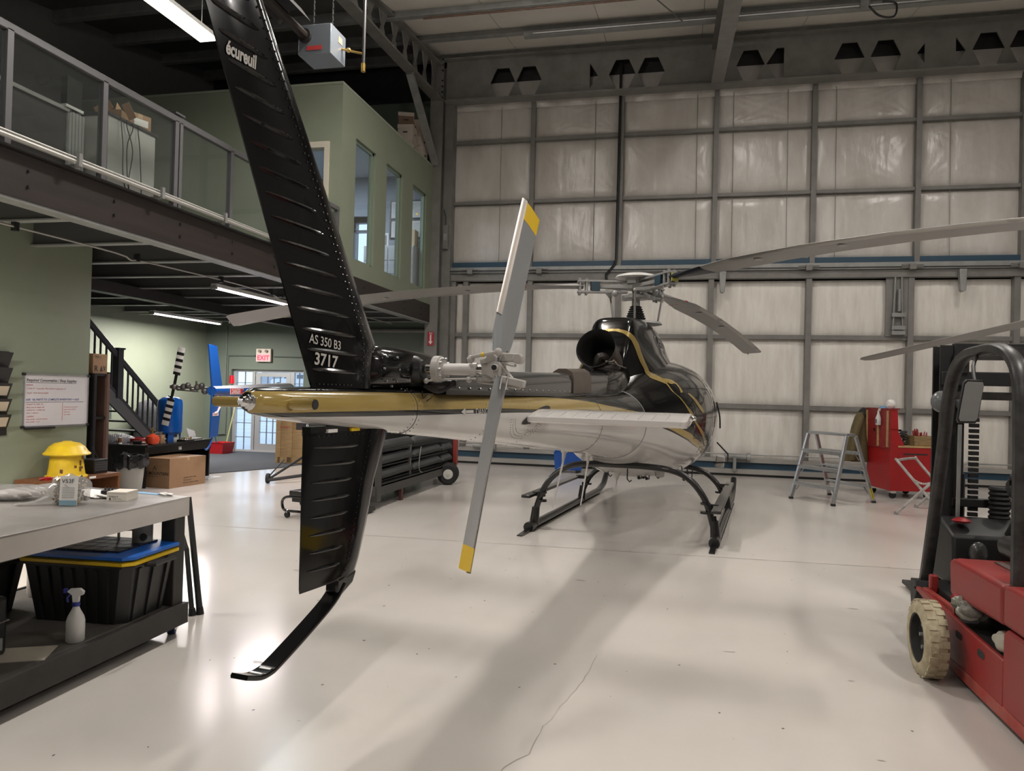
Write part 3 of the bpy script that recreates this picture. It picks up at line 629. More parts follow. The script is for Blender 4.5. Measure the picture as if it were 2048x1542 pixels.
# outdoors beyond the door: snowy yard, fence, parked car
SNOW = mat('trodden_snow', (.72, .76, .82), .8, noise=.15, nscale=.6)
g = MB().bx(-80, 60, 16.7, 120, -.3, -.06).build('ground', SNOW); g['kind'] = 'structure'; 
mb = MB(); mb.loft([[V(x_, 30, -.2), V(x_, 58, 1.45), V(x_, 118, 1.45), V(x_, 118, -.2)] for x_ in (-120, 40)]); o = mb.build('ground', SNOW); o['kind'] = 'structure'
mb = MB(); mb.bx(-40, -11.9, -10, 16.7, -.3, -.06); o = mb.build('ground', SNOW); o['kind'] = 'structure'
t = thing('snow_covered_car', 'snow-white estate car parked in the yard beyond the exit door', 'car', (-36, 65, 1.45), .1)
CW = mat('car_white', (.70, .73, .78), .35); CG = mat('car_glass', (.10, .13, .17), .1)
body = [(-2.2, .3), (-2.25, .75), (-2.1, .95), (-1.1, 1.02), (-.5, 1.5), (1.6, 1.52), (2.15, 1.0), (2.2, .35)]
MB().prism(body, (0, -.85, 0), (1, 0, 0), (0, 0, 1), (0, 1.7, 0)).build('body', CW, t, bevel=.06)
for q in ([(-.95, 1.04), (-.45, 1.42), (.3, 1.43), (.3, 1.04)], [(.4, 1.04), (.4, 1.43), (1.5, 1.43), (1.85, 1.04)]): MB().prism(q, (0, -.87, 0), (1, 0, 0), (0, 0, 1), (0, .03, 0)).build('side_window', CG, t)
for x in (-1.4, 1.4):
    wh = MB().cyl((x, -.88, .33), (x, -.62, .33), .33, n=18).build('wheel', RUBBER, t); MB().cyl((x, -.9, .33), (x, -.88, .33), .19, n=14).build('hub_cap', ALU, wh)
t = thing('yard_fence', 'pale industrial building and fence far across the snowy yard', 'building', (-48, 108, 1.4))
MB().bx(-18, 40, 0, 8, 0, 2.9).build('wall', mat('far_wall', (.42, .47, .55), .8, noise=.2, nscale=.4), t)
for k in range(8): MB().bx(-16 + k * 5, -14.6 + k * 5, -.1, 0, 0, 2.1).build('roller_door', mat('far_door', (.30, .35, .42), .7), t)
# ---- staircase
SG = mat('stair_grey', (.040, .040, .043), .45); SG2 = mat('stringer_grey', (.12, .12, .118), .5)
ST = thing('staircase', 'dark grey steel staircase with balusters going up behind the desk', 'stairs', (-9.8, 12.9, 0))
sl = -.80
def sz(y): return .70 + (12.3 - y) * .80
for x in (-9.8, -10.85): MB().prism([(9.3, sz(9.3) - .12), (13.0, .14), (13.0, .0), (12.85, 0), (9.3, sz(9.3) - .62 + .15)], (x - .02, 0, 0), (0, 1, 0), (0, 0, 1), (.04, 0, 0)).build('stringer', SG2, ST, world=True)
k = 0; y = 12.95
while y > 9.3:
    z = .12 + (12.95 - y) * .80; MB().bx(-10.83, -9.82, y - .27, y, z, z + .03).build('tread', SG, ST, world=True); y -= .24
MB().bar((-9.8, 9.3, sz(9.3) + .62), (-9.8, 12.55, sz(12.55) + .62), .06, .09, (0, 0, 1)).build('handrail', SG, ST, world=True, bevel=.01)
MB().bar((-9.8, 9.3, sz(9.3) - .06), (-9.8, 12.6, sz(12.6) - .06), .05, .05, (0, 0, 1)).build('bottom_rail', SG, ST, world=True)
MB().bx(-9.86, -9.74, 11.3, 11.42, sz(11.36) - .1, sz(11.36) + .76).build('newel_post', SG, ST, world=True); MB().box((-9.8, 11.36, sz(11.36) + .77), (.16, .16, .03)).build('newel_cap', SG, ST, world=True)
y = 9.45
while y < 12.5:
    if abs(y - 11.36) > .08: MB().bar((-9.8, y, sz(y) - .05), (-9.8, y, sz(y) + .6), .025, .025).build('baluster', SG, ST, world=True)
    y += .135
# conduits and exit sign
EC = thing('wall_conduit', 'thin grey conduit run around the exit sign on the green end wall', 'pipe', (-10.3, 16.36, 2.3))
CND = mat('conduit_green', (.12, .14, .12), .45)
for q in ([(-11.0, 16.37, 3.1), (-11.0, 16.37, 1.5)], [(-10.98, 16.37, 2.37), (-10.2, 16.37, 2.37)], [(-9.7, 16.37, 2.36), (-8.2, 16.37, 2.34), (-6.0, 16.37, 2.33)], smoothpts([(-10.6, 16.37, 2.37), (-10.9, 16.37, 2.36), (-10.95, 16.37, 2.3), (-10.95, 16.37, 1.4), (-10.97, 16.37, .5), (-11.0, 16.37, .42), (-11.3, 16.37, .4)], 4)): MB().tube(q, .014, 6).build('conduit', CND, EC, world=True)
MB().tube([(-8.9, 16.3, 3.0), (-5.7, 16.3, 3.0)], .05, 8).build('duct', STEEL, EC, world=True)
t = thing('exit_sign', 'white EXIT sign with red letters and twin lamps above the glass door', 'sign', (-9.95, 16.38, 2.22))
MB().bx(-.2, .2, -.06, .02, 0, .32).build('housing', mat('sign_housing', (.62, .55, .47), .5), t, bevel=.008)
MB().bx(-.17, .17, -.064, -.06, .02, .19).build('sign_face', mat('exit_face', (.95, .25, .28), .4, emit=.9), t)
text_mb('EXIT', .16, (0, -.066, .045), (1, 0, 0), (0, 0, 1), .004, 'CENTER').build('lettering', mat('exit_letter', (1.0, .02, .05), .4, emit=1.0), t, smooth=0)
for x in (-.09, .09): MB().cyl((x, -.1, .26), (x, -.05, .26), .035, .03, 10).build('lamp_head', mat('lamp_dim', (.25, .2, .15), .3), t)
t = thing('fire_extinguisher_sign', 'small red sign with white down arrow on the corner column', 'sign', (-5.5, 15.88, 2.64))
MB().bx(-.07, .07, -.006, .0, 0, .3).build('plate', mat('sign_red', (.42, .02, .03), .4), t)
MB().prism([(-.018, .24), (.018, .24), (.018, .09), (.05, .09), (0, .02), (-.05, .09), (-.018, .09)], (0, -.008, 0), (1, 0, 0), (0, 0, 1), (0, .002, 0)).build('arrow', SIGNW, t)
text_mb('FIRE', .04, (0, -.008, .255), (1, 0, 0), (0, 0, 1), .001, 'CENTER').build('lettering', SIGNW, t, smooth=0)
# ---- lamps
LEDM = mat('led_panel', (1, .93, .80), .5, emit=4.5); LEDT = mat('led_tube', (1, .84, .86), .5, emit=7)
LBL = ['white LED panel light hanging above the helicopter and out of view', 'LED panel light above the camera side of the hangar', 'LED panel light over the step ladder side', 'LED panel light above the forklift', 'LED panel light behind the camera, left', 'LED panel light behind the camera, right', 'LED panel light near the right wall', 'bright white LED panel light above the mezzanine railing', 'LED panel light in the row nearest the big door, left', 'LED panel light in the row nearest the big door, middle', 'LED panel light in the row nearest the big door, right']
for i, (x, y, z, p) in enumerate(LAMPS):
    t = thing('ceiling_light', LBL[i], 'lamp', (x, y, z)); MB().bx(-.16, .16, -.7, .7, 0, .05).build('housing', WHITE, t, bevel=.006)
    MB().bx(-.145, .145, -.68, .68, -.015, 0).build('diffuser', LEDM, t)
    for yy in (-.5, .5): MB().tube([(0, yy, .05), (0, yy, roof_z(y + yy) - z - .0)], .004, 5).build('hanging_wire', STEEL, t)
for k, (x, ya, yb, lab) in enumerate([(-6.59, 9.46, 11.56, 'glowing tube light under the mezzanine, nearer the helicopter fin'), (-10.3, 12.8, 15.06, 'glowing tube light under the mezzanine above the stairs'), (-6.1, 2.55, 4.65, 'unseen tube light added under the mezzanine to brighten the left wall')]):
    t = thing('tube_light', lab, 'lamp', (x, (ya + yb) / 2, 3.02)); L = (yb - ya) / 2
    MB().bx(-.05, .05, -L, L, .01, .06).build('housing', WHITE, t); MB().tube([(0, -L + .04, 0), (0, L - .04, 0)], .02, 8).build('tube', LEDT, t)
    for s in (-1, 1): MB().bx(-.04, .04, s * L - .03, s * L + .03, -.02, .03).build('end_cap', STEEL_L, t); MB().tube([(0, s * (L - .3), .06), (0, s * (L - .3), .13)], .004, 5).build('hanging_wire', STEEL, t)
# unit heater and burner tube
HM = mat('heater_grey', (.19, .215, .245), .35, .2)
t = thing('radiant_heater', 'pale grey burner box of a tube heater hanging on chains from the roof', 'heater', (-4.35, 8.25, 5.6))
MB().bx(-.21, .21, -.2, .2, 0, .36).build('burner_box', HM, t, bevel=.006)
MB().bx(-.1, .1, -.204, -.2, .05, .1).build('warning_label', mat('label_red', (.5, .05, .05), .5), t); MB().bx(.21, .214, .0, .1, .22, .3).build('warning_label', mat('label_tan', (.5, .35, .25), .5), t)
MB().cyl((-.12, -.2, .22), (-.12, -.24, .22), .085).build('burner_flange', DARKST, t)
MB().tube([(-.12, -.24, .22), (-.12, -3.2, .26)], .055, 10).build('burner_tube', mat('burnt_tube', (.04, .033, .028), .4, .5, noise=.4), t)
MB().loft([[V(-.32, yy, .26), V(-.2, yy, .42), V(-.04, yy, .42), V(.08, yy, .26), V(.07, yy, .26), V(-.05, yy, .41), V(-.19, yy, .41), V(-.31, yy, .26)] for yy in (-.45, -3.2)]).build('reflector', DARKST, t)
for x in (-.12, .13):
    mb = MB(); z = .36; k = 0
    while z < roof_z(8.25) - 5.6:
        mb.tube([V(x, 0, z) + (V(.008, 0, 0) if (k % 2) ^ (j // 2 % 2) else V(0, .008, 0)) * (1 if j < 2 else -1) * (0 if j in (0,) else 1) + V(0, 0, [0, .02, .045, .02][j]) for j in range(4)], .003, 4, closed=True); z += .04; k += 1
    mb.build('chain', STEEL_L, t, kind='stuff')
MB().tube([(.5, .1, -.1), (.5, .1, roof_z(8.3) - 5.6)], .02, 7).build('gas_pipe', DARKST, t)
mb = MB(); mb.tube([(.21, .1, .18), (.5, .1, .1)], .014, 6); mb.ball((.3, .1, .16), .03); mb.cyl((.5, .1, -.12), (.5, .1, -.02), .028); mb.build('gas_valve', BRASS, t)
# ================================================================== whiteboard, bench, desk and what stands there
t = thing('whiteboard', 'white dry-erase board with handwritten lists on the green wall', 'whiteboard', (-7.2, 7.37, 1.38))
MB().bx(0, .012, -.46, .46, -.3, .3).build('board', mat('whiteboard_face', (.66, .64, .67), .25), t)
mb = MB(); 
for a, b, c, d in ((-.47, .47, .29, .31), (-.47, .47, -.31, -.29), (-.47, -.455, -.3, .3), (.455, .47, -.3, .3)): mb.bx(0, .02, a, b, c, d)
mb.build('frame', ALU, t)
for y in (-.465, .465):
    for z in (-.3, .3): MB().box((.012, y, z), (.026, .035, .03)).build('corner_cap', BLACK, t)
MB().bx(.01, .05, -.44, -.05, -.33, -.305).build('pen_tray', BLACK, t)
EX = (0, 1, 0); EZ = (0, 0, 1)
for s, sz_, y, z, m, b in [('Required Consumables / Shop Supplies', .045, -.43, .22, INK, .0006), ('NORMAL', .022, -.43, .17, REDINK, 0), ('Loctite 271 + anaerobic, Nitro Restore compound 1-10', .024, -.42, .13, REDINK, 0), ('2 pack   nitrile thermocouples', .024, -.42, .08, REDINK, 0), ('ASK:  NL PARTS TO COMPLETE INVENTORY + ADD', .033, -.43, .0, mat('blue_ink', (.08, .10, .3), .7), .0006),
                           ('ENGINE OIL CANS  (2)', .022, -.42, -.05, REDINK, 0), ('Bolts, nuts for blade cuff,', .024, -.42, -.085, REDINK, 0), ('washers inc. 1 rubber seal', .024, -.42, -.115, REDINK, 0), ('LOC  1 adhesive', .024, -.42, -.15, REDINK, 0), ('CALIPERS', .024, -.42, -.19, REDINK, 0), ('Heat shrink - next for drawer', .024, -.42, -.22, REDINK, 0), ('wire, solder  1 roll', .024, -.42, -.25, REDINK, 0),
                           ('multi grip to be ordered', .021, .1, -.085, REDINK, 0), ('impact driver bits (2)', .021, .1, -.115, REDINK, 0), ('safety wire', .021, .1, -.145, REDINK, 0), ('mask, filters', .021, .1, -.175, REDINK, 0)]:
    text_mb(s, sz_, (.0135, y, z), EX, EZ, b, shear=.2, res=2).build('handwriting', m, t, smooth=0)
MB().bx(.012, .0135, -.43, .28, .205, .209).build('underline', INK, t); MB().bx(.012, .0135, -.43, .4, -.02, -.016).build('underline', INK, t); MB().bx(.012, .0135, .08, .083, -.24, -.03).build('underline', REDINK, t)
t = thing('wall_file_rack', 'black mesh wall file rack holding papers, left of the whiteboard', 'file rack', (-7.2, 6.53, 1.0))
mb = MB()
for k in range(5): z = .08 + k * .17; mb.bar((.01, 0, z), (.07, 0, z + .15), .006, .36, (0, 1, 0)); mb.bx(0, .012, -.18, .18, z, z + .16)
mb.build('pocket', BLACK, t); MB().bx(0, .01, -.18, .18, 0, .9).build('back_mesh', BLACK, t)
for k in range(3): MB().bar((.025, 0, .10 + k * .17), (.06, 0, .20 + k * .17), .012, .3, (0, 1, 0)).build('paper_stack', mat('manila', (.55, .47, .36), .7), t)
# tall dark shelf behind the end of the wall with a carton on top
t = thing('tall_shelf', 'tall black shelf unit with brown edge standing behind the end of the green wall', 'shelf', (-7.45, 8.06, 0))
MB().bx(-.27, .27, -.13, -.09, 0, 1.72).build('side_panel', mat('black_laminate', (.010, .0095, .0105), .4), t); MB().bx(-.27, .27, .09, .13, 0, 1.72).build('side_panel', mat('brown_edge', (.12, .07, .055), .5), t)
for z in (.05, .6, 1.15, 1.7): MB().bx(-.27, .25, -.09, .09, z - .01, z + .02).build('shelf', MATS['black_laminate'], t)
t = carton('cardboard_box', 'small cardboard box with printed logo on top of the tall black shelf', -7.42, 8.06, 1.72, .4, .24, .25, 0)
text_mb('TRACE', .04, (.202, -.1, .2), (0, 1, 0), (0, 0, 1)).build('lettering', INK, t, smooth=0); text_mb('R', .1, (.202, -.1, .03), (0, 1, 0), (0, 0, 1), .002).build('lettering', INK, t, smooth=0)
MB().prism([(0, 0), (.02, .07), (.04, 0)], (.202, -.0, .03), (0, 1, 0), (0, 0, 1), (.001, 0, 0)).build('logo', INK, t); MB().prism([(.05, .07), (.07, 0), (.09, .07), (.085, .07), (.07, .02), (.055, .07)], (.202, -.0, .03), (0, 1, 0), (0, 0, 1), (.001, 0, 0)).build('logo', INK, t)
# low wooden bench and what is on it
t = thing('wooden_bench', 'low open brown wooden bench against the green wall carrying a yellow cover', 'bench', (-6.96, 7.36, 0))
MB().bx(-.22, .22, -.54, .55, .46, .5).build('bench_top', WOODR, t); MB().bx(-.22, .22, .51, .55, 0, .46).build('end_panel', WOODR, t); MB().bx(-.22, .22, -.54, -.5, 0, .46).build('end_panel', WOODR, t); MB().bx(-.22, -.2, -.5, .51, 0, .46).build('back_panel', WOODR, t); MB().bx(.2, .222, .05, .15, .47, .495).build('label_panel', PAPER, t)
t = thing('yellow_cover', 'scuffed yellow bucket-shaped cover with flared brim and domed top on the bench', 'cover', (-6.91, 7.25, .5))
YS = mat('scuffed_yellow', (.72, .50, .012), .4, noise=.8, nscale=5, c2=(.55, .36, .02))
MB().lathe([(.215, 0), (.22, .02), (.195, .03), (.18, .12), (.168, .27)], n=28).build('body', YS, t); MB().lathe([(.242, .262), (.247, .275), (.22, .30), (.185, .355), (.13, .395), (.055, .41), (.045, .418), (.001, .42)], n=28).build('dome', YS, t)
text_mb('3', .06, (.215, .03, .32), (-.2, 1, 0), (-.5, 0, .6)).build('lettering', INK, t, smooth=0)
r = random.Random(2)
for k in range(9):
    a = r.uniform(-1.2, .9); z = r.uniform(.06, .24); rr = interp(z, [.03, .12, .27], [.195, .18, .168]) + .001
    MB().grid(lambda u, v: V((rr + .0008) * math.cos(a + (u - .5) * .16), (rr + .0008) * math.sin(a + (u - .5) * .16), z + (v - .5) * .03 * (1 + k % 3)), 3, 2).build('rust_chip', mat('rust', (.12, .05, .02), .8), t)
t = thing('red_clamp', 'small red clip lying on the bench left of the yellow cover', 'clip', (-6.85, 6.93, .5)); MB().tube([(-.05, -.06, .012), (0, .0, .03), (.04, .07, .012)], .014, 6).build('handle', RED, t); MB().box((0, 0, .015), (.05, .06, .03)).build('jaw', RED, t)
t = thing('radio', 'black radio box with silver front and cable behind the yellow cover', 'radio', (-6.98, 7.72, .5)); MB().bx(-.12, .12, -.11, .11, 0, .17).build('case', BLACK, t, bevel=.006); MB().bx(.12, .124, -.1, .1, .03, .14).build('front_panel', mat('radio_front', (.10, .10, .10), .3, .5), t); MB().tube(smoothpts([(-.05, .05, .17), (-.05, .06, .27), (-.03, .03, .3), (-.02, .1, .17)], 4), .006, 5).build('cable', BLACK, t)
for z in (.06, .09, .12): MB().bx(.124, .126, -.09, .09, z, z + .008).build('grille_slot', INK, t)
# bin
t = thing('waste_bin', 'grey plastic waste bin with a crumpled black liner folded over its rim', 'bin', (-7.86, 9.42, 0))
MB().lathe([(.15, 0), (.155, .01), (.2, .50), (.19, .5), (.15, .02)], n=4 * 6).build('bin', mat('bin_grey', (.42, .41, .37), .5), t)
BAG = mat('black_bin_bag', (.008, .008, .009), .18, bump=.6, bscale=14)
rr = random.Random(9); jit = [[rr.uniform(-.02, .02) for _ in range(40)] for _ in range(8)]
prof = [(.185, .46), (.215, .55), (.23, .57), (.24, .53), (.238, .44), (.225, .37)]
MB().loft([[V((p[0] + jit[i][k]) * math.cos(2 * PI * k / 40), (p[0] + jit[i][k]) * math.sin(2 * PI * k / 40), p[1] + jit[i][(k * 7) % 40] * 1.2) for k in range(40)] for i, p in enumerate(prof)], False).build('bin_liner', BAG, t)
# desk
BLD = mat('black_desk', (.010, .009, .010), .35, noise=.2)
t = thing('black_desk', 'long black desk covered with parts, cardboard box pushed under it', 'desk', (-8.42, 10.7, 0))
MB().prism([(-.55, -.9), (.5, -.86), (.33, .97), (-.7, .97)], (0, 0, .63), (1, 0, 0), (0, 1, 0), (0, 0, .03)).build('desk_top', mat('desk_top_black', (.02, .019, .02), .22), t)
MB().bx(-.55, .46, -.86, -.82, 0, .63).build('end_panel', BLD, t); MB().bx(-.6, .32, .92, .95, 0, .63).build('end_panel', BLD, t); MB().bx(-.5, -.47, -.82, .92, .05, .63).build('back_panel', BLD, t); MB().bx(.28, .36, -.82, .92, .5, .63).build('drawer_rail', BLD, t); MB().bx(.36, .365, .05, .12, .53, .58).build('paper_tag', PAPER, t)
t = carton('cardboard_box', 'big plain cardboard box with MOUNTAIN print half under the black desk', -7.86, 10.38, 0, .56, .80, .46, -.08)
text_mb('ER MOUNTAIN', .07, (-.21, -.403, .2), (1, 0, 0), (0, 0, 1), .001).build('lettering', INK, t, smooth=0); text_mb('OUTDOORS CO. INC.', .025, (-.16, -.403, .165), (1, 0, 0), (0, 0, 1)).build('lettering', INK, t, smooth=0)
MB().prism([(.02, .27), (.06, .34), (.1, .27), (.09, .27), (.06, .32), (.03, .27)], (-.06, -.403, 0), (1, 0, 0), (0, 0, 1), (0, .001, 0)).build('logo', INK, t)
for k, s in enumerate(('HANDLE WITH CARE', 'THIS SIDE UP', 'DO NOT STACK 4 HIGH')): text_mb(s, .03, (.282, -.1, .13 - k * .04), (0, 1, 0), (0, 0, 1)).build('lettering', INK, t, smooth=0)
t = thing('bathroom_scale', 'thin pale square plate on the floor beside the black desk end', 'plate', (-7.92, 11.35, 0)); MB().bx(-.12, .14, -.18, .2, 0, .02).build('plate', WHITE, t, bevel=.004); MB().bx(-.1, .12, -.16, .18, .02, .024).build('top_mat', mat('pale_grey_plate', (.55, .55, .55), .5), t)
DZ = .66
t = thing('pressure_tank', 'glossy blue pressure tank with chrome fittings standing on the black desk', 'tank', (-8.43, 11.0, DZ))
MB().lathe([(.15, .12), (.195, .14), (.2, .2), (.2, .62), (.19, .68), (.13, .725), (.03, .74), (.001, .741)], n=28).build('shell', mat('tank_blue', (.004, .10, .42), .22, coat=.3), t)
mb = MB()
for k in range(4): a = PI / 4 + k * PI / 2; mb.box((.16 * math.cos(a), .16 * math.sin(a), .08), (.09, .02, .16), (0, 0, a + PI / 2))
mb.lathe([(.185, .12), (.19, .18), (.18, .18), (.175, .12)]); mb.build('skirt', MATS['tank_blue'], t)
mb = MB(); mb.tube([(-.12, -.16, .1), (-.12, -.24, .12), (.02, -.26, .14), (.1, -.24, .1)], .03, 8); mb.ball((-.1, -.24, .12), .045); mb.ball((.08, -.22, .03), .03); mb.cyl((.05, -.26, .06), (.05, -.26, .16), .025); mb.build('pipe_fittings', CHROME, t)
MB().lathe([(.04, .735), (.04, .76), (.001, .765)], n=10).build('air_valve', BLACK, t)
t = thing('red_canister', 'round red-orange canister with brass valve on the black desk', 'canister', (-7.98, 10.02, DZ))
MB().lathe([(.05, 0), (.09, .02), (.105, .08), (.09, .13), (.04, .16), (.03, .17)], n=20).build('body', mat('canister_red', (.5, .05, .015), .35), t); mb = MB(); mb.cyl((0, 0, .17), (0, 0, .27), .014); mb.cyl((-.03, 0, .23), (.03, 0, .23), .012); mb.build('valve', BRASS, t)
t = thing('wire_spool', 'small copper wire spool standing on the left of the black desk', 'spool', (-8.52, 9.96, DZ)); MB().lathe([(.03, 0), (.03, .01), (.022, .012), (.022, .09), (.03, .092), (.03, .1)], n=14).build('spool', WHITE, t); MB().lathe([(.022, .014), (.026, .02), (.026, .085), (.022, .09)], n=14).build('copper_wire', mat('copper', (.6, .28, .12), .3, .8), t)
t = thing('coiled_hose', 'coil of dark red air hose lying on the black desk', 'hose', (-8.38, 10.2, DZ)); MB().tube([V(.12 * math.cos(k * .5), .1 * math.sin(k * .5), .014 + .006 * k * .25) for k in range(44)], .013, 6).build('coil', mat('hose_red', (.30, .03, .03), .4), t)
t = thing('rubber_mallet', 'black mallet with pale handle end lying at the desk edge', 'tool', (-8.2, 9.95, DZ)); MB().cyl((-.06, 0, .03), (.06, .02, .03), .028).build('head', RUBBER, t); MB().tube([(0, 0, .03), (.03, .16, .02)], .012, 7).build('handle', mat('pale_handle', (.5, .4, .28), .5), t)
t = thing('bubble_wrap', 'heap of grey bubble wrap on the far left of the black desk', 'packaging', (-8.75, 10.2, DZ))
MB().grid(lambda a, b: V(-.2 + .4 * a, -.28 + .56 * b, .14 * math.sin(PI * a) ** .5 * math.sin(PI * b) ** .5 + .008 * math.sin(70 * a) * math.sin(90 * b)), 40, 50).build('sheet', mat('bubble_film', (.16, .16, .165), .3, bump=.5, bscale=60), t)
t = carton('small_box', 'small cardboard box behind the red canister on the desk', -8.15, 10.36, DZ, .16, .14, .13, .2)
t = thing('paper_sheaf', 'white papers propped up at the far end of the black desk', 'paper', (-8.28, 11.42, DZ + .002)); MB().bar((-.0, 0, 0), (-.1, .06, .16), .2, .006, (0, .3, 1)).build('sheet', PAPER, t); MB().bx(-.05, .12, -.12, .1, 0, .02).build('sheet', PAPER, t)
t = thing('toolbox_tray', 'dark parts tray with small fittings by the blue tank on the desk', 'tray', (-8.08, 10.95, DZ)); MB().bx(-.08, .08, -.12, .12, 0, .03).build('tray', BLACK, t); mb = MB(); 
for k in range(6): mb.cyl((-.05 + .02 * k, -.08 + .03 * k, .03), (-.05 + .02 * k, -.08 + .03 * k, .05 + .01 * (k % 3)), .012)
mb.build('fitting', BRASS, t)
t = thing('covered_armchair', 'high-backed grey armchair under a dust sheet behind the stair balusters', 'chair', (-11.15, 14.1, 0), .3)
MB().loft([[V(a * math.copysign(abs(math.cos(q)) ** .6, math.cos(q)), b * math.copysign(abs(math.sin(q)) ** .6, math.sin(q)), z) for q in [2 * PI * k / 28 for k in range(28)]] for a, b, z in ((.38, .5, 0), (.37, .49, .5), (.36, .48, 1.0), (.30, .42, 1.2), (.16, .25, 1.26), (.02, .03, 1.27))]).build('dust_sheet', mat('grey_fabric', (.055, .055, .06), .9, bump=.5, bscale=30), t, smooth=60)
MB().bx(.3, .4, -.4, .4, .5, .62).build('armrest', MATS['grey_fabric'], t, bevel=.03)
t = thing('red_bin', 'open red plastic bin on the carpet by the green end wall', 'bin', (-10.55, 15.6, .012))
mb = MB(); q = lambda a, b, z: [V(-a, -b, z), V(a, -b, z), V(a, b, z), V(-a, b, z)]
mb.loft([q(.17, .2, 0), q(.21, .24, .26), q(.22, .25, .26), q(.2, .23, .255), q(.16, .19, .01)], True).build('tub', mat('red_plastic', (.45, .015, .02), .35), t)
mb = MB()
for k in range(4): mb.bx(-.13 + k * .08, -.12 + k * .08, -.215, -.2, .02, .24)
mb.build('rib', MATS['red_plastic'], t)
t = thing('wall_pole', 'yellow-green push broom pole with red cap leaning by the end wall', 'broom', (-10.75, 16.05, .012)); MB().tube([(0, 0, .05), (.12, .25, 1.25)], .016, 7).build('pole', mat('pole_yellow', (.45, .45, .2), .5), t); MB().box((0, 0, .03), (.3, .06, .06)).build('head', BLACK, t); MB().ball((.125, .26, 1.28), .035).build('cap', RED, t)
# ---- detached blue tail assembly
BT = thing('blue_tail_assembly', 'blue helicopter tail with striped tail rotor resting above the black desk', 'helicopter tail', (-7.42, 10.75, 1.57), math.radians(13.5))
TB = mat('tail_blue', (.006, .07, .30), .25, coat=.4); TWH = mat('tail_white', (.62, .64, .66), .35)
mb = MB(); n = 24
def tring(y): r_ = interp(y, [-.12, 4.1], [.075, .19]); return [V(r_ * math.cos(2 * PI * k / n), y, r_ * math.sin(2 * PI * k / n) - .05) for k in range(n)]
mb.loft([tring(y) for y in (-.12, .3, 1, 2, 3.4, 4.1)]); 
ob = mb.build('tail_boom', [TB, TWH], BT)
for p in ob.data.polygons:
    c = p.center
    if (c.z + .05) > .55 * interp(c.y, [-.12, 4.1], [.075, .19]): p.material_index = 1
# fins: upper and lower, thick plates
def plate(poly, th, nm, m, par, y_axis=True): return MB().prism(poly, (-th / 2, 0, 0), (0, 1, 0), (0, 0, 1), (th, 0, 0)).build(nm, m, par, bevel=th * .35)
plate([(-.12, -.02), (.32, -.02), (.02, .69), (-.30, .7)], .035, 'upper_fin', TB, BT)
plate([(-.12, -.03), (.32, -.03), (.16, -.80), (-.14, -.82)], .035, 'lower_fin', TB, BT)
MB().tube(smoothpts([(0, -.02, -.78), (0, -.1, -.9), (.0, -.22, -.985), (0, -.32, -.98)], 4), .014, 7).build('tail_guard', TB, BT)
MB().tube([(0, .06, -.78), (.02, .1, -.91)], .008, 6).build('tail_guard', TB, BT)
MB().cyl((0, .75, .08), (0, .75, .22), .045, .035).build('beacon', mat('beacon_red', (.6, .01, .02), .2, emit=.15), BT)
MB().bx(.10, .104, .42, 1.06, -.105, .0).build('placard', mat('placard_white', (.65, .62, .6), .4), BT); o = LAST[0]
MB().bx(.104, .105, .44, 1.04, -.097, -.008).build('red_field', mat('placard_red', (.55, .03, .03), .4), o)
text_mb('DANGER', .105, (.107, .48, -.09), (0, 1, 0), (0, 0, 1), .001).build('lettering', SIGNW, o, smooth=0)
mb = MB(); mb.tube([(.02, -.02, -.42), (.02, .1, -.4), (.03, .22, -.28), (.03, .3, -.15)], .012, 5, flat=2); mb.build('warning_ribbon', mat('ribbon_striped', (.65, .30, .28), .6, noise=.8, nscale=18, c2=(.8, .78, .75)), BT)
MB().bx(.02, .024, -.1, .14, -.46, -.41).build('placard', MATS['placard_white'], BT); text_mb('DANGER', .045, (.026, -.09, -.45), (0, 1, 0), (0, 0, 1)).build('lettering', mat('placard_red', (.55, .03, .03)), LAST[0], smooth=0)
# gearbox, shaft, tail rotor on the left-hand side
GB = mat('gearbox_metal', (.20, .19, .17), .4, .6, noise=.4, nscale=20)
mb = MB(); mb.tube([(0, .0, -.02), (-.66, .02, .0)], .022, 9)
for k in range(7): mb.ball((-.14 - k * .075, .01, .0 + .03 * ((k * 5) % 3 - 1)), (.05, .045, .035 + .012 * (k % 3)), 8, 6)
mb.ball((-.15, -.02, -.06), .055); mb.tube([(-.25, -.03, -.07), (-.6, -.03, -.05)], .012, 6); mb.cyl((-.3, 0, .03), (-.3, 0, .1), .014); mb.build('gearbox', GB, BT)
rt = MB(); rt.ball((-.66, 0, 0), .05); rt.cyl((-.72, 0, 0), (-.6, 0, 0), .03); rt = rt.build('rotor_hub', GB, BT)
def stripeblade(sgn):
    a = V(0, .24, .97).normalized(); d = (V(.21, -.12, .97) if sgn > 0 else V(-.24, .10, -.95)).normalized()
    x = d.cross(V(0, 1, 0)).normalized(); w = .06; o = V(-.66, 0, 0); mb = MB()
    L = [0, .08, .2, .25, .31, .36, .42, .47, .53, .58, .66]
    for i in range(len(L) - 1):
        mb.m(0 if i < 3 or i % 2 == 0 else 1)
        ww = .025 if i < 2 else w
        if i == 9: mb.m(1)
        c = [(-1, .0), (-.5, .3), (.5, .18), (1, 0), (.5, -.18), (-.5, -.3)]
        mb.loft([[o + d * l + x * (ww * cc) + V(0, 1, 0) * (ww * .5 * e) for cc, e in c] for l in (L[i], L[i + 1])])
    return mb.build('rotor_blade', [mat('blade_black', (.012, .012, .012), .4), mat('blade_white', (.66, .65, .60), .4)], BT)
stripeblade(1); stripeblade(-1)
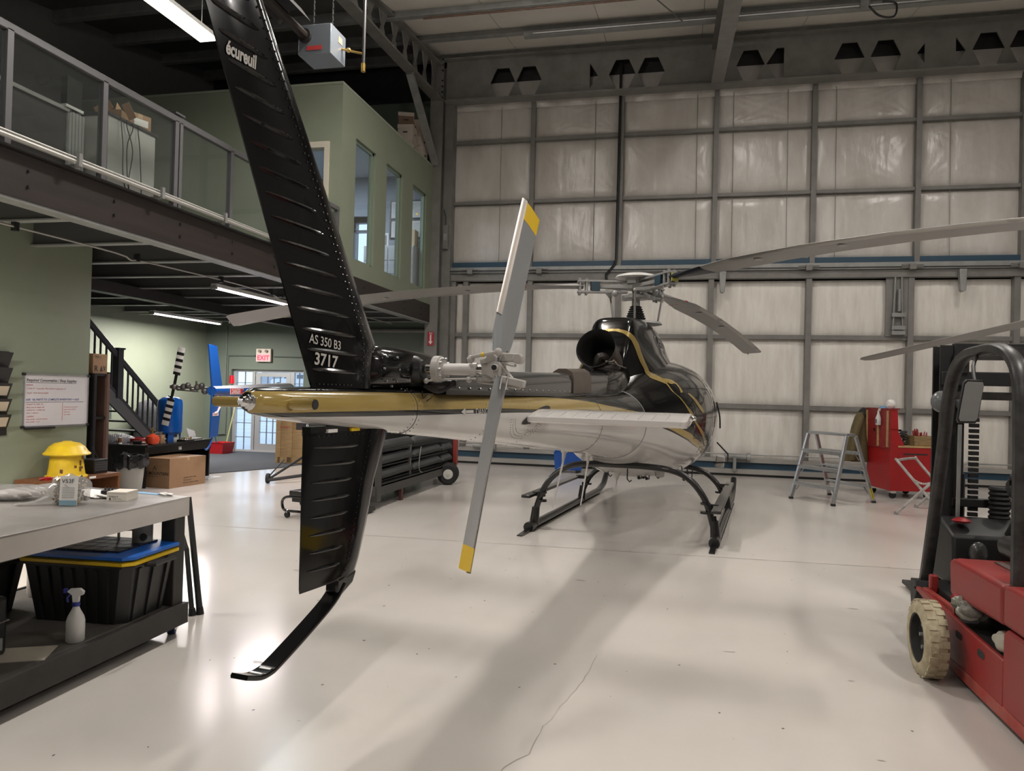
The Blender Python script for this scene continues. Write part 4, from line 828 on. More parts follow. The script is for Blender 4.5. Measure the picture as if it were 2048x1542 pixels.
# wooden crate carrying the tail boom
t = thing('wooden_crate', 'tall pale plywood crate behind the lower fin holding up the blue tail', 'crate', (-7.80, 14.35, 0), math.radians(10))
MB().bx(-.45, .45, -.1, .5, 0, 1.18).build('crate_body', WOODL, t)
for x in (-.45, -.2, .25, .42): MB().bx(x - .05, x + .05, -.13, -.1, 0, 1.2).build('batten', WOODL, t)
MB().bx(-.45, .45, -.13, -.1, .02, .14).build('batten', WOODL, t); MB().bx(-.80, .1, .0, .4, 1.18, 1.335).build('saddle', mat('saddle_black', (.02, .02, .02), .8), t)
text_mb('FRAGILE', .06, (-.42, -.132, .75), (1, 0, 0), (0, 0, 1)).build('lettering', REDINK, t, smooth=0)
# ================================================================== the helicopter (local axes: x = starboard, y = forward, z = up)
HELI = thing('helicopter', 'black, gold and white helicopter seen from behind with its tail rotor nearest', 'helicopter', (-.60, 10.17, 0), math.radians(-6.5))
GOLDC = (.38, .275, .085); BLK = (.0045, .0045, .005); WHT = (.56, .545, .525)
def float_curve(nt, src, xs, ys, lo, hi):
    """node: piecewise-linear ys(xs), both in metres"""
    mr = nt.nodes.new('ShaderNodeMapRange'); mr.inputs[1].default_value = xs[0]; mr.inputs[2].default_value = xs[-1]; nt.links.new(src, mr.inputs[0])
    fc = nt.nodes.new('ShaderNodeFloatCurve'); c = fc.mapping.curves[0]
    P = [((x - xs[0]) / (xs[-1] - xs[0]), (y - lo) / (hi - lo)) for x, y in zip(xs, ys)]
    while len(c.points) < len(P): c.points.new(.5, .5)
    for p, (x, y) in zip(c.points, P): p.location = (x, y); p.handle_type = 'AUTO_CLAMPED'
    fc.mapping.update(); nt.links.new(mr.outputs[0], fc.inputs['Value'])
    m2 = nt.nodes.new('ShaderNodeMapRange'); m2.inputs[3].default_value = lo; m2.inputs[4].default_value = hi; m2.clamp = False; nt.links.new(fc.outputs[0], m2.inputs[0])
    return m2.outputs[0]
def livery(name, bands, base, flat_metal=.35):
    """bands: list of (xs, zs, colour) from low to high: above the curve the paint takes that colour"""
    m = bpy.data.materials.new(name); m.use_nodes = True; nt = m.node_tree; b = nt.nodes['Principled BSDF']
    b.inputs['Roughness'].default_value = .16; b.inputs['Coat Weight'].default_value = .45; b.inputs['Coat Roughness'].default_value = .03; b.inputs['Specular IOR Level'].default_value = .4
    tc = nt.nodes.new('ShaderNodeTexCoord'); sp = nt.nodes.new('ShaderNodeSeparateXYZ'); nt.links.new(tc.outputs['Object'], sp.inputs[0])
    col = None
    for xs, zs, c in bands:
        z = float_curve(nt, sp.outputs['Y'], xs, zs, 0, 3)
        gt = nt.nodes.new('ShaderNodeMath'); gt.operation = 'GREATER_THAN'; nt.links.new(sp.outputs['Z'], gt.inputs[0]); nt.links.new(z, gt.inputs[1])
        mx = nt.nodes.new('ShaderNodeMix'); mx.data_type = 'RGBA'; nt.links.new(gt.outputs[0], mx.inputs[0])
        if col is None: mx.inputs[6].default_value = (*base, 1)
        else: nt.links.new(col, mx.inputs[6])
        mx.inputs[7].default_value = (*c, 1); col = mx.outputs[2]
    nt.links.new(col, b.inputs['Base Color'])
    return m
US = [-7.9, -7.0, -5.7, -5.2, -4.7, -3.7, -3.1, -2.5, -2.05, -1.75, -1.5, -1.15, -.8, -.35, .3, 1.2, 3.3]
zA = [1.492, 1.482, 1.477, 1.472, 1.456, 1.445, 1.425, 1.395, 1.35, 1.265, 1.20, 1.10, 1.01, .918, .82, .72, .62]
zB = [1.507, 1.507, 1.505, 1.495, 1.485, 1.475, 1.450, 1.430, 1.39, 1.29, 1.22, 1.115, 1.02, .93, .84, .76, .68]
zC = [1.585, 1.590, 1.583, 1.58, 1.578, 1.55, 1.51, 1.462, 1.42, 1.33, 1.28, 1.19, 1.085, 1.0, .90, .82, .74]
LIV = livery('helicopter_livery', [(US, zA, BLK), (US, zB, GOLDC), (US, zC, BLK)], WHT)
PAINTB = mat('helicopter_black', BLK, .12, spec=.35, coat=.25); PAINTW = mat('helicopter_white', WHT, .25, coat=.6); PAINTG = mat('helicopter_gold', GOLDC, .25, .35, coat=.6)
# body stations: u, centre v, z bottom, z top, half width, z of greatest width, exponent
ST_ = [(-7.87, 0, 1.535, 1.565, .015, 1.55, 2), (-7.865, 0, 1.515, 1.585, .035, 1.55, 2), (-7.84, 0, 1.502, 1.597, .048, 1.55, 2), (-7.7, 0, 1.478, 1.603, .063, 1.545, 2), (-7.0, 0, 1.410, 1.612, .100, 1.52, 2), (-6.2, 0, 1.337, 1.618, .140, 1.48, 2), (-5.0, .01, 1.222, 1.625, .200, 1.425, 2),
       (-4.0, .02, 1.135, 1.632, .245, 1.38, 2), (-3.0, .035, 1.03, 1.645, .31, 1.34, 2.1), (-2.4, .05, .965, 1.66, .37, 1.32, 2.1), (-2.05, .06, .915, 1.68, .44, 1.31, 2.1), (-1.8, .07, .87, 1.72, .53, 1.32, 2.15), (-1.5, .08, .79, 1.80, .66, 1.34, 2.2), (-1.15, .09, .68, 1.90, .80, 1.36, 2.25), (-.7, .1, .59, 2.0, .91, 1.38, 2.3),
       (-.2, .1, .55, 2.07, .955, 1.38, 2.35), (.5, .1, .53, 2.12, .955, 1.36, 2.35), (1.2, .1, .52, 2.10, .93, 1.32, 2.3), (1.8, .1, .54, 1.98, .85, 1.25, 2.2), (2.3, .1, .58, 1.75, .70, 1.15, 2.1), (2.75, .1, .66, 1.42, .47, 1.03, 2), (3.0, .1, .76, 1.15, .25, .94, 2), (3.08, .1, .85, .98, .08, .91, 2)]
def body_ring(s, n=40):
    u, v0, zb, zt, w_, zc, e = s; out = []
    for k in range(n):
        a = 2 * PI * k / n; c, t = math.cos(a), math.sin(a)
        x = w_ * math.copysign(abs(c) ** (2 / e), c); z = (zt - zc if t > 0 else zc - zb) * math.copysign(abs(t) ** (2 / e), t)
        out.append(V(v0 + x, u, zc + z))
    return out
def refine(st, k=3):
    out = []
    for i in range(len(st) - 1):
        for j in range(k if st[i][0] > -2.6 else 1): t = j / (k if st[i][0] > -2.6 else 1); out.append(tuple(a + (b - a) * t for a, b in zip(st[i], st[i + 1])))
    return out + [st[-1]]
iJ = [s[0] for s in ST_].index(-2.05)
SB = refine(ST_)
boomst = [s for s in SB if s[0] <= -2.04]; cabst = [s for s in SB if s[0] >= -2.06]
boom = MB().loft([body_ring(s) for s in boomst]).build('tail_boom', LIV, HELI, smooth=50)
cabin = MB().loft([body_ring(s) for s in cabst]).build('fuselage', LIV, HELI, smooth=50)
bm_ = bmesh.new()
for o in (boom, cabin):
    t_ = bmesh.new(); t_.from_mesh(o.data); me_ = o.data; bm_.from_mesh(me_); t_.free()
HULL = BVHTree.FromBMesh(bm_)
def on_side(u, z, off=.003, side=1):
    """point on the starboard (or port) skin at station u, height z"""
    h = HULL.ray_cast(V(3 * side, u, z), V(-side, 0, 0))
    return None if h[0] is None else h[0] + h[1] * (off if h[1].x * side > 0 else -off)
def seam(pts, nm='panel_seam', wd=.004, m=None, par=None):
    P = [p for p in pts if p is not None]
    return MB().tube(P, wd, 4).build(nm, m or mat('seam_dark', (.02, .02, .02), .6), par or cabin)
# panel seams round the boom and body
def ringpts(u, n=40, grow=1.002):
    s = [interp(u, [q[0] for q in ST_], [q[k] for q in ST_]) for k in range(7)]; c = V(s[1], u, s[5])
    return [c + (p - c) * grow for p in body_ring((u, *s[1:]), n)]
for u in (-6.75, -3.4): MB().tube(ringpts(u), .0022, 4, closed=True).build('panel_seam', mat('seam_dark', (.02, .02, .02), .6), boom)
MB().tube(ringpts(-2.05), .005, 4, closed=True).build('panel_seam', mat('seam_grey', (.25, .25, .25), .5), boom)
mb = MB()
for u in (-6.72, -6.78, -5.9, -5.2, -3.37, -3.43):
    for p in ringpts(u, 30, 1.003): mb.ball(p, .0035, 5, 4)
mb.build('rivet', mat('rivet_grey', (.2, .2, .2), .4, .5), boom, kind='stuff')
# belly fairing and lower cowling
GREYB = mat('belly_grey', (.40, .41, .41), .3, coat=.4)
for (u, v) in ((-1.45, .2), (-.9, .45), (-1.0, -.12)): 
    MB().tube([(v, u, .76), (v, u, .64), (v + .03, u - .01, .61), (v + .05, u, .63)], .008, 5).build('tie_down_ring', BLACK, HELI)
# boom tail end: light, cross tube
mb = MB(); mb.lathe([(.030, 0), (.034, .008), (.034, .02), (.027, .023), (.027, .034), (.019, .037), (.017, .05), (.009, .057), (.001, .058)], (0, -7.85, 1.548), (0, -1, 0), 20); mb.build('tail_light_bezel', CHROME, HELI)
MB().ball((0, -7.905, 1.548), (.010, .012, .010)).build('tail_light_lens', mat('clear_lens', (.7, .72, .75), .05, spec=.8), HELI)
for s, x1 in ((-1, -.285), (1, .165)):
    t = MB().cyl((s * .03, -7.70, 1.541), (x1, -7.70, 1.541), .0205, n=20).build('lifting_tube', PAINTG, HELI)
    MB().cyl((s * .045, -7.70, 1.541), (s * .06, -7.70, 1.541), .026, n=20).build('collar', PAINTG, t); MB().cyl((x1, -7.70, 1.541), (x1 + s * .004, -7.70, 1.541), .0185, n=20).build('open_end', INK, t)
# drive-shaft cover along the top of the boom
COVM = mat('shaft_cover_grey', (.032, .033, .033), .22, coat=.4)
def cov(u, w_, zb, zt): return [V(.02 - w_, u, zb), V(.02 + w_, u, zb), V(.02 + w_, u, zb + (zt - zb) * .62), V(.02 + w_ * .8, u, zb + (zt - zb) * .88), V(.02 + w_ * .35, u, zt), V(.02 - w_ * .35, u, zt), V(.02 - w_ * .8, u, zb + (zt - zb) * .88), V(.02 - w_, u, zb + (zt - zb) * .62)]
MB().loft([cov(-6.45, .085, 1.59, 1.715), cov(-5.2, .09, 1.6, 1.75), cov(-3.35, .095, 1.61, 1.805)]).build('drive_shaft_cover', COVM, HELI, smooth=40)
MB().loft([cov(-3.75, .105, 1.60, 1.83), cov(-3.1, .11, 1.61, 1.855)]).build('heat_shield', mat('titanium_brown', (.17, .14, .115), .35, .6, noise=.2, nscale=6), HELI, smooth=40)
MB().loft([cov(-3.1, .10, 1.61, 1.82), cov(-2.3, .15, 1.62, 1.84)]).build('drive_shaft_cover', COVM, HELI, smooth=40)
mb = MB(); k = -6.4
while k < -3.2: mb.ball((.11, k, 1.622 + .01 * (k + 6.4) / 3), .008, 6, 4); k += .16
mb.build('fastener', ALU, HELI, kind='stuff')
MB().bx(-.13, .15, -6.5, -2.2, 1.585, 1.612).build('cover_sill', PAINTB, HELI)
# ---- fin: airfoil loft with stiffening beads
def fin_sec(z, te, le, th):
    ch = le - te; pts = []
    for c, h in ((0, .06), (.25, .30), (.6, .62), (.74, .95), (.86, 1.0), (.95, .72), (.99, .35), (1.0, 0)): pts.append((te + ch * c, h * th))
    return [V(h, u, z) for u, h in pts] + [V(-h, u, z) for u, h in pts[-2::-1]]
FZ = [(1.605, -7.487, -7.05, .048), (1.69, -7.531, -7.045, .05), (1.81, -7.594, -7.02, .05), (2.4, -7.90, -7.45, .045), (2.9, -8.16, -7.823, .04), (3.28, -8.357, -8.106, .034), (3.30, -8.36, -8.12, .02)]
FIN = MB().loft([fin_sec(*f) for f in FZ]).build('upper_fin', PAINTB, HELI, smooth=28)
def fin_at(z): return [interp(z, [f[0] for f in FZ], [f[k] for f in FZ]) for k in (1, 2, 3)]
for i in range(20):
    z = 1.68 + i * .0785
    te, le, th = fin_at(z); ch = le - te
    for s in (1, -1):
        a = te + ch * .06; b = te + ch * .68
        MB().tube([V(s * th * interp(c, [0, .25, .6, .74], [.06, .30, .62, .95]), te + ch * c, z - .012 * c) for c in (.07, .12, .3, .5, .62, .67)], [.002, .008, .0105, .0105, .008, .002], 7).build('stiffening_bead', PAINTB, FIN)
mb = MB()
z = 1.66
while z < 3.2:
    te, le, th = fin_at(z); ch = le - te
    for c in (.74, .80): mb.ball((th * .97, te + ch * c, z), .0045, 6, 4)
    z += .028
for k in range(14): mb.ball((.028, -7.47 + k * .03, 1.618), .004, 5, 4)
mb.build('rivet', mat('rivet_black', (.02, .02, .02), .2), FIN, kind='stuff')
LETW = mat('letter_silver', (.50, .485, .45), .5)
def fin_text(s, size, u, z, bold=0, sl=-.035, nm='lettering', wid=1.0):
    def fn(x, y):
        uu = u + x * wid; zz = z + y + sl * x; te, le, th = fin_at(zz); c = (uu - te) / (le - te)
        return V(th * interp(c, [0, .25, .6, .74, .86, .95, 1], [.06, .30, .62, .95, 1, .72, 0]) + .004, uu, zz)
    text_mb(s, size, (0, 0, 0), (0, 1, 0), (0, 0, 1), bold, fn=fn, res=4).build(nm, LETW, FIN, smooth=0)
fin_text('\u00e9cureuil', .064, -8.04, 2.714, .0022, -.0, wid=.66)
fin_text('AS 350 B3', .052, -7.525, 1.783, .0005, -.08, wid=.93)
fin_text('3717', .068, -7.488, 1.699, .0016, -.07, wid=1.1)
# fairing where the fin meets the boom, with the tail gearbox
mb = MB()
def ell(u, w_, zc, h, n=20): return [V(w_ * math.cos(2 * PI * k / n), u, zc + h * math.sin(2 * PI * k / n)) for k in range(n)]
mb.loft([ell(-7.12, .02, 1.69, .07), ell(-7.08, .05, 1.70, .095), ell(-7.0, .072, 1.705, .105), ell(-6.75, .082, 1.71, .102), ell(-6.5, .082, 1.705, .097), ell(-6.35, .075, 1.70, .092), ell(-6.3, .05, 1.69, .075)]); mb.build('gearbox_fairing', PAINTB, HELI, smooth=50)
mb = MB(); mb.lathe([(.075, 0), (.07, .03), (.056, .05), (.05, .065), (.034, .067)], (.045, -6.69, 1.705), (1, 0, 0), 24); mb.build('gearbox_housing', mat('gearbox_black', (.012, .012, .013), .3), HELI)
mb = MB()
for k in range(8): a = k * PI / 4; mb.cyl((.07, -6.95 + .055 * math.cos(a) * 1.3, 1.70 + .08 * math.sin(a)), (.078, -6.95 + .055 * math.cos(a) * 1.3, 1.70 + .08 * math.sin(a)), .006, n=6)
mb.build('bolt', ALU, HELI, kind='stuff')
TRG = mat('rotor_grey', (.42, .40, .375), .35, coat=.3); BLG = mat('blade_grey', (.27, .285, .29), .3, coat=.4)
U0, Z0 = -6.68, 1.712
mb = MB(); mb.cyl((.12, U0, Z0), (.175, U0, Z0), .024, n=18); mb.m(1).lathe([(.05, 0), (.066, .004), (.066, .036), (.058, .04), (.058, .046), (.05, .05)], (.165, U0, Z0), (1, 0, 0), 24); mb.m(2).cyl((.21, U0, Z0), (.37, U0, Z0), .0295, n=24); mb.m(2).cyl((.36, U0, Z0), (.395, U0, Z0), .034, n=24); mb.m(0).cyl((.395, U0, Z0), (.43, U0, Z0), .026, n=20)
mb.build('tail_rotor_shaft', [CHROME, TRG, mat('shaft_white', (.58, .555, .53), .3, coat=.5)], HELI)
mb = MB()
for k in range(10): a = k * PI / 5; mb.cyl((.212, U0 + .055 * math.cos(a), Z0 + .055 * math.sin(a)), (.225, U0 + .055 * math.cos(a), Z0 + .055 * math.sin(a)), .006, n=6)
mb.build('flange_bolt', ALU, HELI, kind='stuff')
mb = MB(); mb.loft([[V(x_, U0 + a * w_, Z0 + b * h) for a, b in ((-1, -1), (1, -1), (1, 1), (-1, 1))] for x_, w_, h in ((.425, .026, .026), (.45, .03, .026), (.485, .042, .040), (.52, .042, .038), (.535, .03, .02))]); mb.cyl((.505, U0 - .06, Z0 + .01), (.505, U0 + .06, Z0 + .01), .018, n=14); mb.build('tail_rotor_hub', TRG, HELI, bevel=.005); MB().cyl((.505, U0 - .066, Z0 + .01), (.505, U0 - .06, Z0 + .01), .013, n=12).build('hub_bolt', BLACK, HELI)
tdir = V(.035, .41, .92).normalized(); bdir = V(-.04, -.325, -.95).normalized()
mb = MB(); mb.tube([(.37, U0 - .02, Z0 + .035), (.38, U0 - .04, Z0 + .06), (.52, U0 - .05, Z0 + .085)], .0095, 8); mb.ball((.372, U0 - .03, Z0 + .05), .02); mb.ball((.52, U0 - .05, Z0 + .085), .02); mb.build('pitch_link', TRG, HELI)
MB().cyl((.435, U0 - .045, Z0 + .07), (.447, U0 - .046, Z0 + .072), .0115, n=10).build('yellow_mark', YEL, HELI)
mb = MB(); mb.tube([(.13, U0 - .02, Z0 - .06), (.24, U0 - .02, Z0 - .05), (.40, U0 - .02, Z0 - .045)], .006, 6); mb.ball((.13, U0 - .02, Z0 - .06), (.014, .012, .014)); mb.ball((.36, U0 - .02, Z0 - .05), .016); mb.bar((.38, U0, Z0 - .045), (.47, U0, Z0 - .05), .025, .02); mb.build('pitch_control', TRG, HELI)
mb = MB(); mb.tube(smoothpts([(.11, U0, 1.63), (.17, U0 + .02, 1.60), (.22, U0 + .04, 1.62), (.25, U0 + .06, 1.66)], 4), .012, 6); mb.cyl((.1, U0 + .1, 1.64), (.24, U0 + .12, 1.64), .03); mb.tube(smoothpts([(.1, U0, 1.6), (.13, U0 - .05, 1.565), (.16, U0 - .06, 1.585), (.18, U0 - .05, 1.575), (.15, U0 - .05, 1.55)], 4), .003, 5); mb.build('hydraulic_line', mat('gearbox_black', (.012, .012, .013)), HELI)
def tail_blade(d, pitch, lab):
    # chord lies mostly along the line of flight, turned by the pitch angle
    ax = V(1, 0, 0); cdir = d.cross(ax).normalized()
    if cdir.y > 0: cdir = -cdir
    le = lab                                                     # +1: leading edge aft, -1: leading edge forward
    root = V(.49 + (.03 if le < 0 else 0), U0, Z0); sec = [(-.5, .0), (-.46, .45), (-.3, .95), (-.05, .9), (.25, .45), (.5, .03), (.25, -.25), (-.05, -.55), (-.3, -.6), (-.46, -.3)]
    def ring(l, ch, th, tw):
        a = math.radians(tw); c = cdir * math.cos(a) + ax * math.sin(a); n = ax * math.cos(a) - cdir * math.sin(a)
        return [root + d * l - c * (ch * x_ * le) + n * (th * y_) for x_, y_ in sec]
    L = [(.05, .10, .026), (.10, .125, .025), (.18, .16, .019), (.30, .187, .013), (.5, .19, .011), (.85, .19, .010)]
    t = MB().loft([ring(l, c, h, pitch - max(0, 12 * (1 - l / .34))) for l, c, h in L]).build('tail_rotor_blade', BLG, HELI, smooth=50)
    MB().loft([ring(l, .192, .0115, pitch) for l in (.85, .955)]).build('yellow_tip', YEL, t, smooth=50)
    def strip(l):
        a = math.radians(pitch); c = (cdir * math.cos(a) + ax * math.sin(a)) * -le; n = ax * math.cos(a) - cdir * math.sin(a)
        return [root + d * l + c * x_ + n * y_ for x_, y_ in ((-.098, 0), (-.088, .007), (-.062, .0128), (-.062, -.008), (-.088, -.005))]
    MB().loft([strip(l) for l in (.27, .5, .96)]).build('leading_edge_strip', mat('worn_steel_strip', (.36, .33, .30), .35, .85), t, smooth=50)
    mb = MB()
    if le > 0:
        mb.bar(root + V(-.075, .0, .035), root + V(-.01, 0, .05), .045, .03); mb.bar(root + V(.035, 0, .062), root + V(.135, -.01, .058), .05, .042); mb.bar(root + V(.04, -.01, .035), root + V(.11, -.03, .02), .03, .014); mb.cyl(root + V(.12, -.035, .055), root + V(.12, .02, .055), .026, n=14)
        mb.cyl(root + V(-.015, -.03, .05), root + V(-.015, .03, .05), .03, n=14)
    else:
        mb.bar(root + V(-.095, .0, -.035), root + V(-.02, 0, -.04), .04, .034); mb.bar(root + V(-.03, -.02, -.035), root + V(.13, -.03, -.068), .04, .036); mb.bar(root + V(.0, -.02, .03), root + V(.075, -.03, -.05), .022, .014); mb.bar(root + V(-.13, .01, -.055), root + V(.1, 0, -.085), .02, .016)
    mb.build('blade_grip', TRG, t, bevel=.006)
    mb = MB()
    for k in (-.03, .0, .03): mb.cyl(root + d * .03 + ax * (.02 + k) - V(0, .03, 0), root + d * .10 + ax * (.02 + k) - V(0, .03, 0), .0045, n=6)
    mb.build('grip_bolt', CHROME, t)
tail_blade(tdir, -13, 1); tail_blade(bdir, 5.5, -1)
# ---- lower fin, tail skid
def lf_sec(z, te, le, th): return fin_sec(z, te, le, th)
LZ = [(.782, -7.525, -7.20, .03), (.80, -7.528, -7.135, .036), (.86, -7.529, -7.105, .04), (1.0, -7.529, -7.05, .042), (1.2, -7.531, -6.985, .044), (1.42, -7.53, -6.865, .045)]
LF = MB().loft([lf_sec(*f) for f in LZ]).build('lower_fin', PAINTB, HELI, smooth=28)
def lfin_at(z): return [interp(z, [f[0] for f in LZ], [f[k] for f in LZ]) for k in (1, 2, 3)]
for i in range(8):
    z = 1.36 - i * .071; te, le, th = lfin_at(z); ch = le - te
    for s in (1, -1): MB().tube([V(s * th * interp(c, [0, .25, .6, .74], [.06, .30, .62, .95]), te + ch * c, z - .01 * c) for c in (.10, .2, .35, .5, .56, .59)], [.002, .007, .0095, .0095, .006, .002], 7).build('stiffening_bead', PAINTB, LF)
mb = MB()
z = .82
while z < 1.4:
    te, le, th = lfin_at(z); ch = le - te; mb.ball((th * .93, te + ch * .70, z), .0032, 5, 4); z += .024
for k in range(18): mb.ball((.03, -7.50 + k * .034, 1.405), .0032, 5, 4)
for k in range(9): mb.ball((.03, -7.27 + k * .014, .80 + k * .010), .003, 5, 4)
mb.build('rivet', MATS['rivet_black'], LF, kind='stuff')
MB().bx(-.02, .02, -7.51, -6.9, 1.42, 1.445).build('fin_root_bracket', PAINTB, HELI)
for a, b, m in ((-7.40, -7.33, PAPER), (-7.22, -7.15, YEL)): MB().bx(.015, .03, a, b, 1.418, 1.432).build('placard', m, HELI)
mb = MB(); P = [(0, -7.24, .76), (0, -7.32, .70), (0, -7.50, .625), (0, -7.68, .56), (0, -7.73, .548), (0, -7.79, .55), (0, -7.87, .577)]
R_ = []
P = smoothpts(P, 4)
for i, p in enumerate(P):
    d = (P[min(i + 1, len(P) - 1)] - P[max(i - 1, 0)]).normalized(); n_ = V(1, 0, 0).cross(d); w_ = .034; h = .009
    R_.append([p + V(w_, 0, 0) + n_ * h, p + V(-w_, 0, 0) + n_ * h, p + V(-w_ * 1.1, 0, 0), p + V(-w_, 0, 0) - n_ * h, p + V(w_, 0, 0) - n_ * h, p + V(w_ * 1.1, 0, 0)])
SK = mb.loft(R_).build('tail_skid', PAINTB, HELI, smooth=50)
for i in (15, 19):
    p = P[i]; q = P[i + 1]; d = (q - p).normalized(); n_ = V(1, 0, 0).cross(d); q = p + d * .012
    if n_.z < 0: n_ = -n_
    MB().loft([[p + V(.024, 0, 0) + n_ * .0105, p + V(-.024, 0, 0) + n_ * .0105, p + V(-.024, 0, 0) + n_ * .0095, p + V(.024, 0, 0) + n_ * .0095], [q + V(.024, 0, 0) + n_ * .0105, q + V(-.024, 0, 0) + n_ * .0105, q + V(-.024, 0, 0) + n_ * .0095, q + V(.024, 0, 0) + n_ * .0095]]).build('white_stripe', SIGNW, SK)
MB().prism([(-7.30, .79), (-7.14, .80), (-7.17, .75), (-7.26, .715), (-7.3, .73)], (-.03, 0, 0), (0, 1, 0), (0, 0, 1), (.06, 0, 0)).build('skid_socket', PAINTB, HELI, bevel=.01)
# ---- stabiliser
STB = mat('stabiliser_white', (.60, .58, .56), .22, coat=.7)
def stab_ring(x):
    a = math.radians(3.5); c0 = V(x, -5.05, 1.452); ch = .42; sec = [(-.5, .006), (-.25, .026), (.1, .04), (.35, .034), (.47, .015), (.5, -.01), (.4, -.03), (.1, -.042), (-.25, -.045), (-.45, -.035), (-.5, -.02)]
    return [c0 + V(0, math.cos(a), math.sin(a)) * (ch * p) + V(0, -math.sin(a), math.cos(a)) * h for p, h in sec]
for s in (1, -1):
    sb = MB().loft([stab_ring(s * x) for x in (.10, .5, 1.22)]).build('stabiliser', STB, HELI, smooth=40)
    MB().loft([[(p - stab_ring(s * 1.22)[0]) * g + stab_ring(s * 1.22)[0] + V(s * e, .25 * (1 - g), .02 * (1 - g)) for p in stab_ring(s * 1.22)] for e, g in ((0, 1.03), (.025, 1.0), (.035, .8))]).build('tip_cap', STB, sb, smooth=40)
    mb = MB(); mb.lathe([(.022, 0), (.022, .014), (.016, .022), (.014, .036), (.006, .044), (.001, .046)], (s * 1.25, -5.02, 1.465), (s, 0, 0), 14); mb.build('position_light', CHROME, sb)
    for k in range(11):
        x = s * (.24 + k * .088); r0 = stab_ring(x); 
        MB().tube([r0[0].lerp(r0[1], .3) + V(0, 0, .002), r0[1] + V(s * .004, 0, .003), r0[1].lerp(r0[2], .6) + V(s * .008, 0, .003)], [.003, .007, .003], 6).build('stiffening_bead', STB, sb)
    e = [on_side(-5.05 + .30 * math.cos(2 * PI * k / 24), 1.455 + .035 * math.sin(2 * PI * k / 24) + .05 * math.cos(2 * PI * k / 24), .004, s) for k in range(24)]
    if all(p is not None for p in e): MB().add(e, [tuple(range(24))]).build('stabiliser_slot', INK, boom, smooth=0)
    mb = MB()
    for rr in (.36, .42, .48):
        for k in range(26):
            a = PI + PI * k / 25; q = on_side(-5.25 + rr * .6 * math.cos(a), 1.43 + rr * .28 * math.sin(a), .001, s)
            if q is not None: mb.ball(q, .003, 5, 4)
    mb.build('rivet', mat('rivet_grey', (.2, .2, .2)), boom, kind='stuff')
# DANGER and arrow on the boom
def side_text(s, size, u0, z0, bold, dirn=1, wid=1., m=LETW, par=boom, side=1):
    def fn(x, y):
        q = on_side(u0 + dirn * x * wid, z0 + y, .003, side); return q if q is not None else V(0, u0, z0)
    text_mb(s, size, (0, 0, 0), (0, 1, 0), (0, 0, 1), bold, fn=fn).build('lettering', m, par, smooth=0)
side_text('DANGER', .052, -6.076, 1.472, 0, wid=1.15)
mb = MB(); mb.add([on_side(u, z) or V(.2, u, z) for u, z in ((-6.268, 1.491), (-6.21, 1.511), (-6.21, 1.499), (-6.107, 1.499), (-6.107, 1.483), (-6.21, 1.483), (-6.21, 1.471))], [tuple(range(7))]); mb.build('arrow', LETW, boom, smooth=0)
# ---- engine cowl, exhaust, main cowling
def rr_(u, vc, w_, zb, zt, e=3.2, n=32):
    zc = (zb + zt) / 2; return [V(vc + w_ * math.copysign(abs(math.cos(2 * PI * k / n)) ** (2 / e), math.cos(2 * PI * k / n)), u, zc + (zt - zb) / 2 * math.copysign(abs(math.sin(2 * PI * k / n)) ** (2 / e), math.sin(2 * PI * k / n))) for k in range(n)]
MB().loft([rr_(-2.5, .02, .14, 1.55, 1.80), rr_(-2.2, .02, .2, 1.5, 1.86), rr_(-1.8, .0, .23, 1.45, 1.92), rr_(-1.45, -.03, .24, 1.45, 1.98), rr_(-1.3, -.05, .2, 1.5, 2.0)]).build('engine_cowl', PAINTB, HELI, smooth=45)
def cowl_ring(u, vc, wt, wb, zb, zt, n=36):
    out = []
    for k in range(n):
        a = 2 * PI * k / n; e = 4.5; c, t = math.cos(a), math.sin(a)
        z = (zb + zt) / 2 + (zt - zb) / 2 * math.copysign(abs(t) ** (2 / e), t); f = max(0, (z - zb) / (zt - zb)); w_ = wt + (wb - wt) * (1 - f) ** 2.6 + .05 * (1 - f)
        out.append(V(vc + w_ * math.copysign(abs(c) ** (2 / e), c), u, z))
    return out
CG = MB().loft([cowl_ring(-1.42, -.05, .17, .24, 1.60, 2.06), cowl_ring(-1.28, -.06, .225, .34, 1.62, 2.36), cowl_ring(-1.2, -.07, .252, .42, 1.64, 2.49), cowl_ring(-1.12, -.075, .272, .50, 1.66, 2.555), cowl_ring(-.9, -.07, .285, .66, 1.7, 2.585), cowl_ring(-.4, -.03, .30, .78, 1.72, 2.605), cowl_ring(.1, 0, .30, .8, 1.72, 2.57), cowl_ring(.6, .02, .29, .74, 1.72, 2.45), cowl_ring(1.1, .03, .24, .6, 1.7, 2.28), cowl_ring(1.4, .04, .12, .35, 1.7, 2.13)]).build('main_cowling', PAINTB, HELI, smooth=45)
cb = bmesh.new(); cb.from_mesh(CG.data); cb.from_mesh(cabin.data); CHULL = BVHTree.FromBMesh(cb)
def cast(o, d):
    h = CHULL.ray_cast(Vector(o), Vector(d).normalized()); 
    return None if h[0] is None else h[0] - Vector(d).normalized() * .004
def ribbon(P, Q, nm, m, par):
    """strip of paint between two matching rows of skin points"""
    ok = [(p, q) for p, q in zip(P, Q) if p is not None and q is not None]; n = len(ok)
    if n < 2: return
    return MB().add([p for p, q in ok] + [q for p, q in ok], [(i, i + 1, n + i + 1, n + i) for i in range(n - 1)]).build(nm, m, par)
